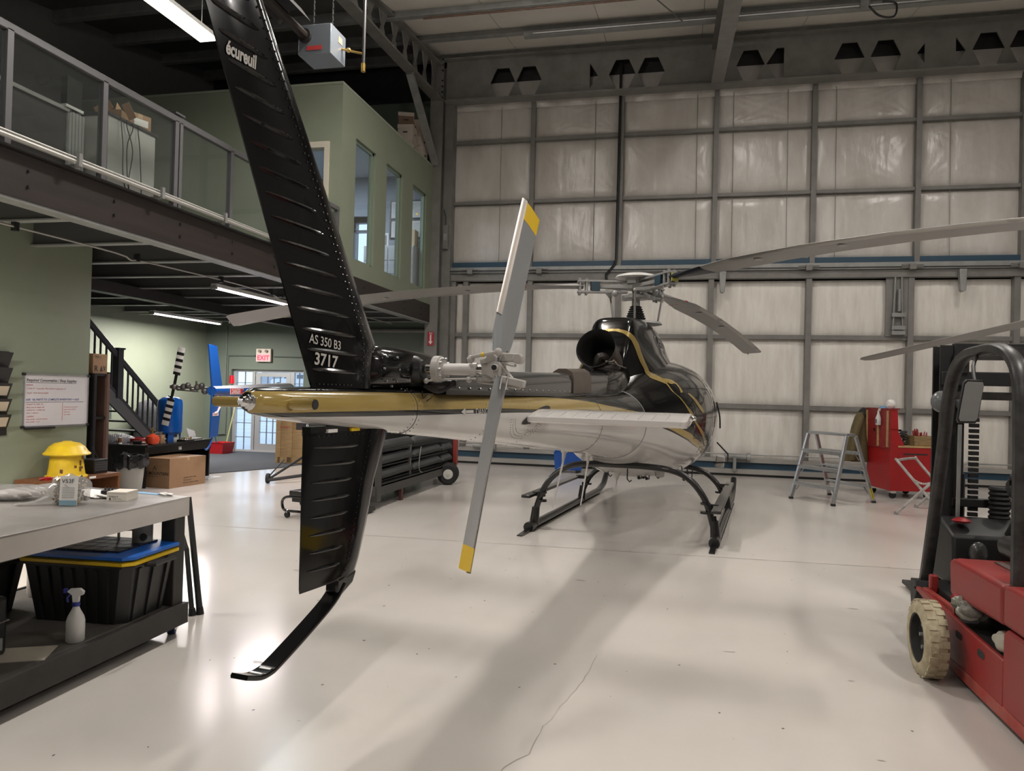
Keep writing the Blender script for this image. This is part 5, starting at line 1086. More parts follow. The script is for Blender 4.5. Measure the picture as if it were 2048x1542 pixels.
# gold stripe: across the rear face, down the cowling side, over the cabin shoulder to the belly line (starboard and port)
STR = [([(-.13, -1.25, 2.406), (-.015, -1.251, 2.406), (.095, -1.253, 2.387), (.163, -1.226, 2.353), (.202, -1.167, 2.304), (.244, -1.084, 2.202), (.286, -1.059, 2.076), (.339, -1.038, 1.957), (.425, -1.1, 1.871), (.539, -1.159, 1.823), (.625, -1.14, 1.79)],
        [(-.107, -1.27, 2.374), (-.01, -1.271, 2.374), (.077, -1.281, 2.349), (.137, -1.278, 2.307), (.181, -1.244, 2.25), (.223, -1.195, 2.14), (.267, -1.159, 2.017), (.32, -1.136, 1.904), (.412, -1.28, 1.817), (.517, -1.29, 1.784), (.585, -1.276, 1.757)]),
       ([(.539, -1.159, 1.823), (.627, -1.07, 1.81), (.7, -1.082, 1.763), (.78, -1.153, 1.663)], [(.543, -1.189, 1.811), (.633, -1.204, 1.759), (.693, -1.118, 1.756), (.757, -1.205, 1.656)]),
       ([(.572, -1.189, 1.8), (.677, -1.31, 1.677), (.772, -1.271, 1.592), (.836, -1.219, 1.506), (.896, -1.11, 1.413), (.93, -1.0, 1.32), (.97, -.82, 1.23), (.994, -.539, 1.126), (.989, -.212, 1.014)], [(.524, -1.178, 1.823), (.65, -1.322, 1.693), (.725, -1.312, 1.63), (.796, -1.274, 1.546), (.87, -1.188, 1.408), (.915, -1.05, 1.31), (.95, -.885, 1.219), (.976, -.61, 1.086), (.97, -.276, .985)]),
       ([(.836, -1.024, 1.654), (.888, -.949, 1.608), (.952, -.851, 1.519), (.992, -.748, 1.446)], [(.818, -1.075, 1.653), (.872, -1.02, 1.595), (.941, -.919, 1.489), (.979, -.802, 1.423)])]
def on_skin(p, sd):
    p = V(p[0] if sd > 0 else (.2 if p[2] < 1.9 else -.1) - p[0], p[1], p[2]); h = CHULL.find_nearest(p)
    n_ = h[1] if h[1].dot(p - V(0, p.y, 1.6)) > 0 else -h[1]
    return h[0] + n_ * .004
for sd in (1, -1):
    for top, bot in STR:
        A = [on_skin(p, sd) for p in smoothpts(top, 5)]; B = [on_skin(p, sd) for p in smoothpts(bot, 5)]; n = len(A); K = 3
        rows = [[on_skin(a.lerp(b, k / K), 1) if sd > 0 else a.lerp(b, k / K) for k in range(K + 1)] for a, b in zip(A, B)]
        MB().add([p for r_ in rows for p in r_], [(i * (K + 1) + k, (i + 1) * (K + 1) + k, (i + 1) * (K + 1) + k + 1, i * (K + 1) + k + 1) for i in range(n - 1) for k in range(K)]).build('gold_stripe', PAINTG, cabin)
# registration on the cowling side
def cowl_text(s, size, u0, z0, bold, wid, sd=1):
    def fn(x, y): 
        q = cast((3 * sd, u0 + sd * x * wid, z0 + y), (-sd, 0, 0)); return q if q is not None else V(.3, u0, z0)
    text_mb(s, size, (0, 0, 0), (0, 1, 0), (0, 0, 1), bold, fn=fn).build('registration', mat('registration_grey', (.16, .155, .15), .5), CG, smooth=0)
cowl_text('C-FEDN', .20, -.33, 2.27, .004, 1.1); cowl_text('EBO', .06, .05, 2.19, .001, 1.2)
# exhaust nozzle: wide bell pointing aft and up
EXM = mat('burnt_exhaust', (.14, .11, .095), .38, .8, noise=.5, nscale=8); SOOT = mat('soot', (.006, .006, .006), .9)
ec = V(-.105, -1.92, 2.135); ed = V(-.10, -.86, .30).normalized()
prof = [(.15, -.62), (.175, -.45), (.195, -.25), (.215, -.08), (.232, 0), (.225, .0), (.205, -.1), (.18, -.3), (.16, -.5)]
ex_, ey_ = perp(ed)
MB().loft([[ec + ed * h + (ex_ * math.cos(2 * PI * k / 36) + ey_ * math.sin(2 * PI * k / 36)) * r_ for k in range(36)] for r_, h in prof[:5]], False).build('exhaust_nozzle', EXM, HELI, smooth=60)
ens = LAST[0]
MB().loft([[ec + ed * h + (ex_ * math.cos(2 * PI * k / 36) + ey_ * math.sin(2 * PI * k / 36)) * r_ for k in range(36)] for r_, h in ((.232, 0), (.224, -.004), (.2, -.12), (.17, -.4), (.1, -.42), (.001, -.43))], False).build('nozzle_lining', SOOT, ens, smooth=60)
mb = MB(); mb.tube(smoothpts([ec + V(.02, .05, -.2), ec + V(.05, .0, -.1), ec + V(.12, .06, -.14), ec + V(.14, .14, -.3)], 4), [.05] * 13, 10); mb.ball((-.0, -1.75, 1.9), (.15, .2, .13)); mb.build('ejector_duct', mat('dark_burnt', (.05, .042, .038), .45, .6, noise=.4), HELI)
mb = MB(); mb.tube([(.05, -1.95, 1.96), (.1, -1.9, 2.0), (.13, -1.85, 1.95), (.2, -1.7, 1.92)], .008, 6); mb.cyl((.02, -1.97, 1.98), (.09, -1.95, 1.98), .012); mb.build('drain_line', mat('stainless', (.35, .32, .28), .3, .9), HELI)
# rear intake openings and mesh panel
for (u, z, a, b) in ((.25, 1.50, .1, .07), (1.15, 1.45, .06, .06)):
    e = [on_side(u + a * math.cos(2 * PI * k / 16), z + b * math.sin(2 * PI * k / 16), .004) for k in range(16)]
    if all(p is not None for p in e): MB().add(e, [tuple(range(16))]).build('vent_opening', INK, cabin, smooth=0)
mb = MB()
for i in range(14):
    for j in range(5):
        p = on_side(-1.35 + i * .03, 1.60 + j * .016, .001)
        if p is not None: mb.ball(p, .004, 5, 3)
mb.build('perforated_vent', mat('vent_hole', (.05, .05, .05), .4), cabin, kind='stuff')
# baggage door outlines, window, door edge on the cabin side
for q in ([(-1.05, 1.72), (-.2, 1.72), (-.1, 1.6), (-.1, 1.08), (-1.0, 1.12), (-1.05, 1.72)], [(-1.0, 1.36), (1.0, 1.36)], [(.2, 1.85), (.2, 1.02)]):
    P = []
    for i in range(len(q) - 1):
        for j in range(10): t = j / 10; P.append(on_side(q[i][0] + (q[i + 1][0] - q[i][0]) * t, q[i][1] + (q[i + 1][1] - q[i][1]) * t, .0005))
    seam(P, wd=.0035)
WG = mat('tinted_window', (.05, .012, .012), .06, coat=.6)
P = [on_side(u, z, .0025) for u, z in ((-1.08, 1.44), (-.80, 1.46), (-.55, 1.30), (-.30, 1.08), (-.5, 1.06), (-.8, 1.12), (-1.05, 1.23))]
if all(P): MB().add(P, [tuple(range(7))]).build('lower_window', WG, cabin, smooth=0)
# door handle frame + mirror on the far right
MB().tube(smoothpts([(1.03, .9, 1.55), (1.075, .92, 1.35), (1.085, .9, 1.18)], 5), .012, 6).build('door_rail', BLACK, HELI)
MB().tube([(1.05, .86, .98), (1.2, .9, .82), (1.2, .92, .70), (1.0, .95, .68)], .011, 7).build('step_bracket', BLACK, HELI)
MB().box((1.09, .98, .70), (.13, .05, .17), (.1, .1, .3)).build('cargo_mirror', mat('mirror_shell', (.5, .49, .47), .35), HELI, bevel=.02, seg=3)
# registration and data plate on the white flank
for k in range(3): MB().add([on_side(-.62 + .06 * a, .93 + k * .03 + .012 * b, .003) or V(0, 0, 0) for a, b in ((0, 0), (1, .2), (1, 1.2), (0, 1))], [(0, 1, 2, 3)]).build('access_slot', mat('slot_grey', (.18, .18, .18), .5), cabin, smooth=0)
# ---- belly antennas
ANT = mat('antenna_white', (.55, .53, .5), .4)
for (u0, z0, v0, u1, z1) in ((-3.62, 1.09, .02, -3.95, .64), (-2.72, .995, .03, -3.0, .53)):
    t = MB().tube([(v0, u0, z0), (v0, u0 + (u1 - u0) * .12, z0 - .09), (v0, u1, z1)], [.022, .010, .006], 8).build('belly_antenna', ANT, HELI); MB().cyl((v0, u0, z0 + .03), (v0, u0, z0 - .005), .04, .028).build('antenna_base', ANT, t)
t = MB().tube([(.0, -1.05, .68), (.0, -1.06, .56), (.0, -1.12, .45), (-.06, -1.1, .47)], [.018, .007, .004, .004], 6).build('belly_antenna', ANT, HELI); MB().lathe([(.045, 0), (.04, .03), (.015, .1)], (0, -1.05, .68), (0, 0, -1), 12).build('antenna_base', ANT, t)
mb = MB()
for (u, v) in ((-.7, .18), (-.72, .28), (-.6, .22), (-.55, .72), (-.5, .78)): mb.tube([(v, u, .74), (v + .02, u, .57), (v + .06, u, .57), (v + .07, u, .74)], .007, 5); mb.ball((v + .03, u, .58), .022, 6, 4)
mb.build('cargo_hook', BLACK, HELI)
MB().box((.50, -.9, .69), (.09, .12, .12)).build('landing_light', mat('light_housing', (.35, .34, .33), .3, .5), HELI, bevel=.01)
# ---- landing gear
GEAR = mat('gear_black', (.008, .008, .0085), .28, coat=.3, noise=.3)
zs = .05
for s, v in ((-1, -.875), (1, 1.215)):
    sk = MB().tube([(v, -1.78, zs), (v, 1.9, zs), (v - s * .0, 2.3, .12), (v, 2.55, .3)], .048, 12).build('skid', GEAR, HELI)
    MB().bar((v - s * .0, -2.14, .006), (v, -1.72, .03), .06, .012).build('spring_plate', GEAR, sk)
    MB().cyl((v, -1.82, zs), (v, -1.66, zs), .06, n=14).build('skid_shoe', GEAR, sk); MB().bx(v - .05, v + .05, -1.7, 1.8, 0, .012).build('wear_plate', mat('wear_steel', (.15, .15, .15), .4, .8), sk)
    vs = v + (.02 if s > 0 else -.05)
    stp = MB().bar((vs, -1.8 if s < 0 else -1.95, .40), (vs, .95, .40), .11, .035).build('foot_step', GEAR, HELI, bevel=.01)
    for u in (-1.5, .62): MB().bar((v - s * .1, u, .40), (vs, u, .40), .05, .05).build('step_bracket', GEAR, stp)
for u, zb in ((-1.6, .82), (.75, .62)):
    vm = .17; L = []
    for a, b in ((-.875, .06), (-.86, .2), (-.80, .40), (-.72, .56), (-.58, .70), (-.40, .785), (-.15, .81), (.17, .815), (.45, .81), (.72, .785), (.90, .71), (1.03, .58), (1.12, .42), (1.185, .2), (1.215, .06)): L.append(V(a, u + (.12 if u > 0 else -.0) * 0, b - (.82 - zb) * min(1, b / .82) * (.9)))
    ct = MB().tube(smoothpts(L, 3), .036, 12).build('cross_tube', GEAR, HELI)
    for v in (-.875, 1.215):
        MB().cyl((v, u, .05), (v + (.02 if v < 0 else -.02), u, .26), .058, .046, 14).build('leg_fairing', GEAR, ct); MB().tube([(v, u + .1, .1), (v + (.01 if v < 0 else -.01), u + .02, .3)], .016, 6).build('brace', GEAR, ct)
    for v in (-.78, 1.1):
        for z in (.34, .44): MB().cyl((v, u, z - .012 - (.05 if u > 0 else 0)), (v, u, z + .012 - (.05 if u > 0 else 0)), .055, n=12).build('clamp', GEAR, ct)
# ---- rotor head
MG = mat('mast_grey', (.33, .325, .315), .35, .3, noise=.1)
HUBZ = 3.08
MB().lathe([(.36, 2.58), (.34, 2.61), (.1, 2.63), (.09, 2.66)], n=28).build('mast_collar', mat('collar_grey', (.28, .28, .275), .4), HELI)
mb = MB()
for k in range(7): mb.lathe([(.14 - k * .011, 2.625 + k * .03), (.15 - k * .011, 2.637 + k * .03), (.125 - k * .011, 2.65 + k * .03)], n=24)
mb.build('rubber_boot', RUBBER, HELI)
MB().lathe([(.065, 2.6), (.065, 2.82), (.055, 2.84), (.055, 3.04), (.09, 3.06), (.1, 3.1), (.06, 3.14)], n=20).build('mast', MG, HELI)
mb = MB(); mb.lathe([(.16, 2.92), (.19, 2.93), (.19, 2.965), (.15, 2.975)], n=24)
for k in range(3): a = k * 2.094 + .4; mb.bar((0, 0, 2.945), (.26 * math.cos(a), .26 * math.sin(a), 2.945), .06, .05)
mb.build('swashplate', MG, HELI)
mb = MB(); mb.lathe([(.275, 3.205), (.29, 3.212), (.27, 3.24), (.18, 3.265), (.05, 3.275), (.001, 3.276)], n=32); mb.build('vibration_absorber_cap', mat('cap_white', (.55, .545, .53), .3, coat=.3), HELI)
mb = MB(); mb.cyl((0, 0, 3.1), (0, 0, 3.22), .12, .14, 20); mb.bx(-.10, .02, -.16, -.1, 3.12, 3.22); mb.build('absorber_core', MG, HELI)
def vec_az(a): a = math.radians(a); return V(math.sin(a), math.cos(a), 0)
BLU = mat('elastomer_teal', (.02, .045, .065), .5); NAVY = mat('blade_root_navy', (.012, .013, .022), .35)
RBG = mat('main_blade_grey', (.30, .295, .285), .4, noise=.08, nscale=3)
def main_blade(az, R, droop, tilt, cuff, po=0., pt=0.):
    d = vec_az(az); x = V(d.y, -d.x, 0)     # x: towards the leading edge (rotor turns clockwise from above)
    def zc(r): return HUBZ + tilt * r / 5.3 - droop * (r / 5.345) ** 2
    mb = MB()
    # flexible star arm, two sleeve plates
    mb.loft([[d * r + x * a * w_ + V(0, 0, zc(r) + b * h) for a, b in ((-1, -1), (1, -1), (1, 1), (-1, 1))] for r, w_, h in ((.05, .13, .03), (.2, .09, .028), (.45, .045, .022), (.62, .04, .02))])
    arm = mb.build('rotor_star_arm', MG, HELI, bevel=.006)
    mb = MB()
    for dz in (.075, -.07):
        mb.loft([[d * r + x * a * w_ + V(0, 0, zc(r) + dz + b * .012) for a, b in ((-1, -1), (1, -1), (1, 1), (-1, 1))] for r, w_ in ((.12, .05), (.3, .06), (.6, .065), (.8, .07))])
    mb.build('sleeve_plate', MG, arm)
    mb = MB(); mb.loft([[d * r + x * a * .07 + V(0, 0, zc(r) + b * .065) for a, b in ((-1, -1), (1, -1), (1, 1), (-1, 1))] for r in (.5, .62)]); mb.build('elastomer_block', BLU, arm, bevel=.006)
    mb = MB()
    for r in (.68, .77):
        for a in (-.045, .045): mb.cyl(d * r + x * a + V(0, 0, zc(r) - .11), d * r + x * a + V(0, 0, zc(r) + .11), .018, n=8)
    mb.ball(d * .3 - x * .1 + V(0, 0, zc(.3) - .1), .045, 8, 6); mb.build('sleeve_bolt', MG, arm, kind='stuff')
    pl = MB(); q0 = d * .32 + x * .24; pl.tube([q0 + V(0, 0, zc(.3) - .10), q0 * .85 + V(0, 0, 2.63)], .014, 7); pl.ball(q0 + V(0, 0, zc(.3) - .10), .028, 8, 6); pl.bar(q0 + V(0, 0, zc(.3) - .09), d * .4 + V(0, 0, zc(.4) - .06), .05, .04); pl.build('pitch_link', MG, HELI)
    sec = [(.5, 0), (.46, .45), (.3, .95), (.05, 1.0), (-.25, .55), (-.5, .05), (-.25, -.15), (.05, -.45), (.3, -.55), (.46, -.3)]
    def ring(r, ch, th):
        tw = math.radians(interp(r, [.7, 5.3], [9 + po, 1 + pt]) + 3); cx_ = x * math.cos(tw) + V(0, 0, 1) * math.sin(tw); nz = V(0, 0, 1) * math.cos(tw) - x * math.sin(tw)
        return [d * r + V(0, 0, zc(r)) + cx_ * (ch * a - .04 * ch) + nz * (th * b) for a, b in sec]
    Rr = [(.72, .12, .045), (.9, .13, .042), (1.05, .16, .036)]
    t = MB().loft([ring(*q) for q in Rr]).build('blade_root', NAVY if cuff else RBG, HELI, smooth=50)
    if cuff:
        MB().loft([ring(r, c, h) for r, c, h in ((1.05, .16, .036), (1.2, .2, .03), (1.45, .26, .026))]).build('root_cuff', NAVY, t, smooth=50)
        bl = [(1.45, .26, .026), (1.9, .355, .022), (2.5, .355, .021), (3.2, .355, .02), (4, .355, .02), (4.7, .355, .02), (R - .06, .355, .018), (R, .30, .008)]
        MB().loft([[d * r + x * (a * .05) + V(0, 0, zc(r) + b * .05) for a, b in ((-1, -1), (1, -1), (1, 1), (-1, 1))] for r in (.83, .845)]).build('yellow_band', mat('faded_yellow', (.45, .42, .08), .5), t)
    else: bl = [(1.05, .16, .036), (1.3, .22, .028), (1.8, .355, .022), (2.5, .355, .021), (3.2, .355, .02), (4, .355, .02), (4.7, .355, .02), (R - .06, .355, .018), (R, .30, .008)]
    b_ = MB().loft([ring(*q) for q in bl]).build('main_rotor_blade', RBG, HELI, smooth=50)
    MB().loft([[p + V(0, 0, .0) for p in [ring(r, .36, .0215)[k] for k in (8, 9, 0, 1, 2)]] for r in (1.95, 3, 4, 5, R - .08)], True).build('leading_edge_strip', mat('blade_edge_steel', (.42, .41, .39), .3, .7), b_, smooth=50)
    for r in (2.3, 3.4): MB().lathe([(.05, 0), (.045, .006), (.001, .008)], d * r + V(0, 0, zc(r) - .012) + x * .02, (0, 0, -1), 12).build('balance_plug', mat('plug_grey', (.36, .355, .345), .4), b_)
    if not cuff: MB().loft([ring(r, .3, .027) for r in (1.5, 1.54)]).build('tracking_mark', mat('mark_red', (.4, .02, .03), .5), b_, smooth=50)
    mb = MB(); q = d * (R - .03) + V(0, 0, zc(R)); mb.cyl(q - V(0, 0, .03) - x * .1, q + V(0, 0, .0) - x * .1, .012, n=8); mb.build('tip_weight', MG, b_)
main_blade(15.5, 5.345, .62, .05, False)     # reaches towards the big door
main_blade(135.5, 5.345, .45, .30, True)     # passes over the forklift, out of frame
main_blade(250.5, 5.5, .62, .05, False, -16, -24)      # crosses behind the fin
# ---- the neighbouring helicopter's blade tip and our blade cover rod
t = thing('rotor_blade', 'single grey rotor blade coming in from the right in front of the white door', 'rotor blade', (2.9, 13.0, 2.29))
e1 = V(4.42, 11.0, 2.69) - V(2.9, 13.0, 2.29); e1 = e1 / e1.length; xx = e1.cross(V(0, 0, 1)).normalized(); up_ = xx.cross(e1)
def rb(l, ch, th): return [e1 * l + (xx * .995 + up_ * .10) * (ch * a) + up_ * (th * b) for a, b in ((.5, 0), (.46, .45), (.3, .95), (.05, 1.0), (-.25, .55), (-.5, .05), (-.25, -.15), (.05, -.45), (.3, -.55), (.46, -.3))]
MB().loft([rb(0, .12, .004), rb(.1, .30, .012), rb(.3, .32, .016), rb(3, .32, .018), rb(6.5, .32, .02)]).build('blade', RBG, t, smooth=50)
MB().cyl(e1 * 6.4, e1 * 7.2, .05).build('blade_root', MG, t); MB().tube([e1 * 7.15, V(e1.x * 7.15, e1.y * 7.15, -2.29)], .06).build('support_post', GEAR, t)
# ================================================================== workbench in the left foreground
TBL = thing('rolling_workbench', 'large steel-topped workbench on casters in the left foreground', 'workbench', (-3.7, 2.6, 0))
TOPM = mat('worn_steel_top', (.36, .345, .33), .30, .55, noise=.3, nscale=2.5, c2=(.28, .265, .25), rnoise=.2); APR = mat('apron_grey', (.52, .49, .46), .5, .0, noise=.12, nscale=4)
MB().prism([(-3.075, 4.225), (-4.35, 4.42), (-4.35, .9), (-2.99, .9)], (0, 0, .865), (1, 0, 0), (0, 1, 0), (0, 0, .015)).build('table_top', TOPM, TBL, world=True, bevel=.003)
mb = MB(); mb.loft([[V(-3.075, 4.225, .76), V(-3.085, 4.225, .76), V(-3.085, 4.225, .872), V(-3.075, 4.225, .878)], [V(-2.99, .9, .76), V(-3.0, .9, .76), V(-3.0, .9, .872), V(-2.99, .9, .878)]]); mb.loft([[V(-3.08, 4.225, .76), V(-3.08, 4.215, .76), V(-3.08, 4.215, .872), V(-3.08, 4.225, .878)], [V(-4.35, 4.42, .76), V(-4.35, 4.41, .76), V(-4.35, 4.41, .872), V(-4.35, 4.42, .878)]]); mb.build('apron', APR, TBL, world=True)
FRM = mat('frame_dark_grey', (.04, .037, .035), .5, .2, noise=.3)
for x, y in ((-3.14, 4.16), (-4.28, 4.34), (-3.07, 1.3), (-4.28, 1.3)): MB().bx(x - .05, x + .05, y - .05, y + .05, .1, .86).build('leg', FRM, TBL, world=True, bevel=.006)
mb = MB(); mb.bar((-3.09, 4.23, .135), (-3.02, .9, .135), .05, .13); mb.bar((-4.3, 4.42, .135), (-4.3, .9, .135), .05, .13); mb.bar((-3.09, 4.2, .135), (-4.3, 4.38, .135), .05, .13); mb.build('lower_frame', FRM, TBL, world=True)
MB().prism([(-3.11, 4.2), (-4.3, 4.38), (-4.3, .9), (-3.04, .9)], (0, 0, .18), (1, 0, 0), (0, 1, 0), (0, 0, .02)).build('lower_shelf', mat('dusty_shelf', (.065, .06, .056), .7, noise=.5, nscale=4, c2=(.11, .10, .09)), TBL, world=True)
for x, y in ((-3.15, 4.19), (-4.2, 4.25), (-3.1, 1.4), (-4.2, 1.4)):
    c = MB().cyl((x - .02, y - .01, .042), (x + .02, y + .01, .042), .042, n=20).build('caster_wheel', mat('caster_blue', (.02, .03, .12), .4), TBL, world=True)
    mb = MB(); mb.bx(x - .035, x + .035, y - .03, y + .03, .07, .085); mb.bx(x - .03, x - .024, y - .02, y + .02, .03, .08); mb.bx(x + .024, x + .03, y - .02, y + .02, .03, .08); mb.build('fork', CHROME, c)
    mb_o = LAST[0]
    for v in mb_o.data.vertices: v.co = v.co - TBL.location
# things on top
PLAS = glass('clear_poly_bag', (.80, .79, .78), .22, .10)
def crumple(c, r, seed, nm, m, par, amp=.25, n=26, mm=16, world=False):
    rd = random.Random(seed); K = [(rd.uniform(3, 9), rd.uniform(3, 9), rd.uniform(0, 6), rd.uniform(.3, 1)) for _ in range(7)]
    c = Vector(c)
    def f(i, k):
        th = PI * i / mm; ph = 2 * PI * k / n; d = V(math.sin(th) * math.cos(ph), math.sin(th) * math.sin(ph), math.cos(th))
        s = 1 + amp * sum(a * math.sin(p * d.x + q * d.y + o + 4 * d.z) for p, q, o, a in K) / 4
        p_ = V(d.x * r[0] * s, d.y * r[1] * s, d.z * r[2] * s); p_.z = max(p_.z, -r[2] * .93)
        return c + p_
    return MB().loft([[f(i, k) if 0 < i < mm else f(i, 0) + V(1e-5 * math.cos(k), 1e-5 * math.sin(k), 0) for k in range(n)] for i in range(mm + 1)]).build(nm, m, par, smooth=25)
t = thing('bag_of_fasteners', 'clear plastic bag packed with metal parts and a white label card on the steel bench', 'bag', (-3.50, 3.70, .88), .3)
crumple((0, 0, .085), (.125, .08, .09), 4, 'plastic_bag', PLAS, t, .22)
r = random.Random(8); HW = [mat('zinc', (.45, .43, .40), .3, .9), mat('dark_bolt', (.12, .11, .10), .4, .8), mat('gold_zinc', (.5, .36, .16), .3, .9)]
for h in HW:
    mb = MB()
    for k in range(45):
        a = r.uniform(0, 6.28); q = r.uniform(0, 1) ** .5; p = V(q * .09 * math.cos(a), q * .055 * math.sin(a), r.uniform(.012, .15)); d = V(r.uniform(-1, 1), r.uniform(-1, 1), r.uniform(-1, 1)).normalized()
        mb.cyl(p, p + d * r.uniform(.01, .03), r.uniform(.004, .009), n=6)
    mb.build('metal_parts', h, t, kind='stuff')
lc = MB().bar((.035, -.085, .005), (.035, -.075, .175), .10, .002, (0, 1, 0)).build('label_card', PAPER, t)
text_mb('V53F', .034, (-.005, -.082, .135), (1, 0, 0), (0, .06, 1)).build('lettering', INK, lc, smooth=0); MB().bar((.035, -.0875, .006), (.035, -.085, .035), .098, .001, (0, 1, 0)).build('blue_band', mat('label_blue', (.20, .34, .42), .6), lc)
for k in range(5): MB().bar((.035, -.0865 + k * .001, .05 + k * .014), (.035, -.0865 + k * .001, .054 + k * .014), .07, .001, (0, 1, 0)).build('print_line', mat('grey_print', (.4, .4, .4)), lc)
MB().tube(smoothpts([(-.10, -.02, .05), (-.16, -.06, .02), (-.22, -.09, .012), (-.26, -.06, .01)], 4), [.05, .05, .04, .035, .03, .03, .025, .02, .02, .02, .02, .02, .01], 7, flat=.3).build('twisted_neck', PLAS, t)
t = thing('poly_bag', 'flat crumpled clear plastic bag lying at the left edge of the steel bench', 'bag', (-3.93, 3.72, .88), .2); crumple((0, 0, .045), (.2, .13, .05), 13, 'plastic_bag', PLAS, t, .3, 30, 14)
crumple((-.02, 0, .03), (.13, .08, .03), 15, 'folded_sheet', mat('pale_sheet', (.55, .52, .5), .5), t, .3)
t = thing('electrical_relay', 'small black relay block beside the white carton on the bench', 'part', (-3.47, 3.99, .88), .2)
MB().bx(-.045, .045, -.03, .03, 0, .05).build('body', BLACK, t, bevel=.003); mb = MB()
for k in range(4): mb.cyl((-.033 + k * .022, 0, .05), (-.033 + k * .022, 0, .064), .007, n=8)
mb.build('terminal', mat('dark_bolt', (.12, .11, .10)), t)
t = thing('small_white_box', 'small white carton with a printed end on the steel bench', 'box', (-3.355, 3.94, .88), .22)
MB().bx(-.06, .06, -.045, .10, 0, .056).build('carton', mat('carton_white', (.66, .62, .55), .6), t, bevel=.002); MB().bx(-.061, .061, -.046, .101, .046, .047).build('lid_edge', mat('edge_brown', (.3, .25, .2), .7), t)
text_mb('Eclipse 6', .016, (-.045, -.0465, .022), (1, 0, 0), (0, 0, 1)).build('lettering', INK, t, smooth=0); text_mb('Made in China', .009, (-.02, -.0465, .01), (1, 0, 0), (0, 0, 1)).build('lettering', INK, t, smooth=0); MB().cyl((-.038, -.047, .012), (-.038, -.046, .012), .006, n=10).build('logo', INK, t)
t = thing('rag', 'crumpled white rag behind the bag of fasteners on the bench', 'cloth', (-3.53, 3.98, .88)); crumple((0, 0, .014), (.10, .06, .016), 21, 'cloth', PAPER, t, .35)
t = thing('masking_tape_strip', 'strips of light blue masking tape along the far edge of the steel bench', 'tape', (-3.4, 4.24, .88), -.15)
MB().bx(-.14, .1, -.02, .015, 0, .004).build('strip', mat('tape_blue', (.22, .45, .72), .5), t); MB().bx(-.35, -.12, -.005, .02, 0, .004).build('strip', MATS['tape_blue'], t); crumple((.16, 0, .008), (.06, .02, .01), 3, 'torn_end', PAPER, t)
t = thing('paper_sheets', 'loose white sheets under the small parts on the steel bench', 'paper', (-3.6, 4.12, .88), -.15); MB().bx(-.16, .12, -.12, .1, 0, .002).build('sheet', PAPER, t); MB().bx(-.3, -.1, -.06, .1, .002, .004).build('sheet', PAPER, t)
# below: storage totes, bottle, sheet, case
def tote(lab, x, y, rz, lidc, second=None, L=.80, W=.50):
    t = thing('storage_tote', lab, 'storage box', (x, y, .2), rz)
    BT_ = mat('tote_black', (.014, .014, .0145), .45)
    def q(a, b, z): 
        c = .05; return [V(-a + c, -b, z), V(a - c, -b, z), V(a, -b + c, z), V(a, b - c, z), V(a - c, b, z), V(-a + c, b, z), V(-a, b - c, z), V(-a, -b + c, z)]
    a, b = L / 2, W / 2
    MB().loft([q(a - .07, b - .05, 0), q(a - .02, b - .01, .33), q(a, b, .335), q(a, b, .345)]).build('tub', BT_, t)
    mb = MB()
    for k in range(7):
        x_ = -a + .14 + k * (L - .28) / 6; mb.bar((x_ * .9, -b + .045, .01), (x_, -b + .005, .32), .014, .014, (0, 1, 0))
    for k in range(3): y_ = -b + .12 + k * (W - .24) / 2; mb.bar((a - .065, y_ * .9, .01), (a - .015, y_, .32), .03, .014, (1, 0, 0))
    mb.build('rib', BT_, t)
    mb = MB(); mb.tube([(a - .01, -.1, .33), (a + .05, -.1, .335), (a + .05, .1, .335), (a - .01, .1, .33)], .014, 7); mb.build('side_handle', BT_, t)
    def lid(z, c1, top, nm, par):
        l = MB(); l.loft([q(a - .005, b - .005, z), q(a + .005, b + .005, z + .006), q(a + .005, b + .005, z + .022), q(a - .02, b - .02, z + .03)]); o = l.build(nm, c1, par)
        g = MB()
        for i in range(6):
            for j in range(4): cx_ = -a + .12 + (i + .5) * (L - .24) / 6; cy_ = -b + .07 + (j + .5) * (W - .14) / 4; g.bx(cx_ - (L - .24) / 13, cx_ + (L - .24) / 13, cy_ - (W - .14) / 9, cy_ + (W - .14) / 9, z + .028, z + .042)
        g.build('raised_block', top, o)
    if second: lid(.345, second, second, 'lower_lid', t); lid(.378, lidc, mat('lid_navy', (.012, .014, .032), .4), 'lid', t)
    else: lid(.345, lidc, lidc, 'lid', t)
    return t
LB = mat('lid_blue', (.008, .10, .42), .35); LY = mat('lid_yellow', (.65, .42, .01), .4)
tote('black storage tote with stacked blue and yellow lids under the steel bench', -3.43, 3.89, .08, LB, LY, .74, .52)
tote('second dark tote with navy lid farther left under the steel bench', -3.75, 3.05, .05, mat('lid_navy', (.012, .014, .032), .4), None, .5, .5).location = (-4.1, 3.58, .2)
t = thing('spray_bottle', 'white spray bottle with blue trigger on the lower shelf of the bench', 'bottle', (-3.16, 3.41, .2), .4)
BW = mat('bottle_white', (.62, .62, .60), .4, trans=.0)
MB().lathe([(.042, 0), (.046, .006), (.046, .11), (.04, .135), (.022, .17), (.016, .185), (.016, .2)], n=20).build('bottle', BW, t); MB().lathe([(.019, .19), (.02, .192), (.02, .21), (.017, .212)], n=16).build('collar', mat('trigger_blue', (.02, .03, .25), .4), t)
MB().prism([(-.015, .21), (.015, .21), (.018, .245), (.036, .25), (.04, .268), (.02, .285), (-.03, .283), (-.045, .27), (-.02, .25)], (0, -.012, 0), (1, 0, 0), (0, 0, 1), (0, .024, 0)).build('spray_head', BW, t, bevel=.003)
mb = MB(); mb.bx(-.062, -.045, -.011, .011, .262, .284); mb.tube([(-.03, 0, .255), (-.045, 0, .235), (-.042, 0, .21)], .006, 6); mb.build('trigger', MATS['trigger_blue'], t)
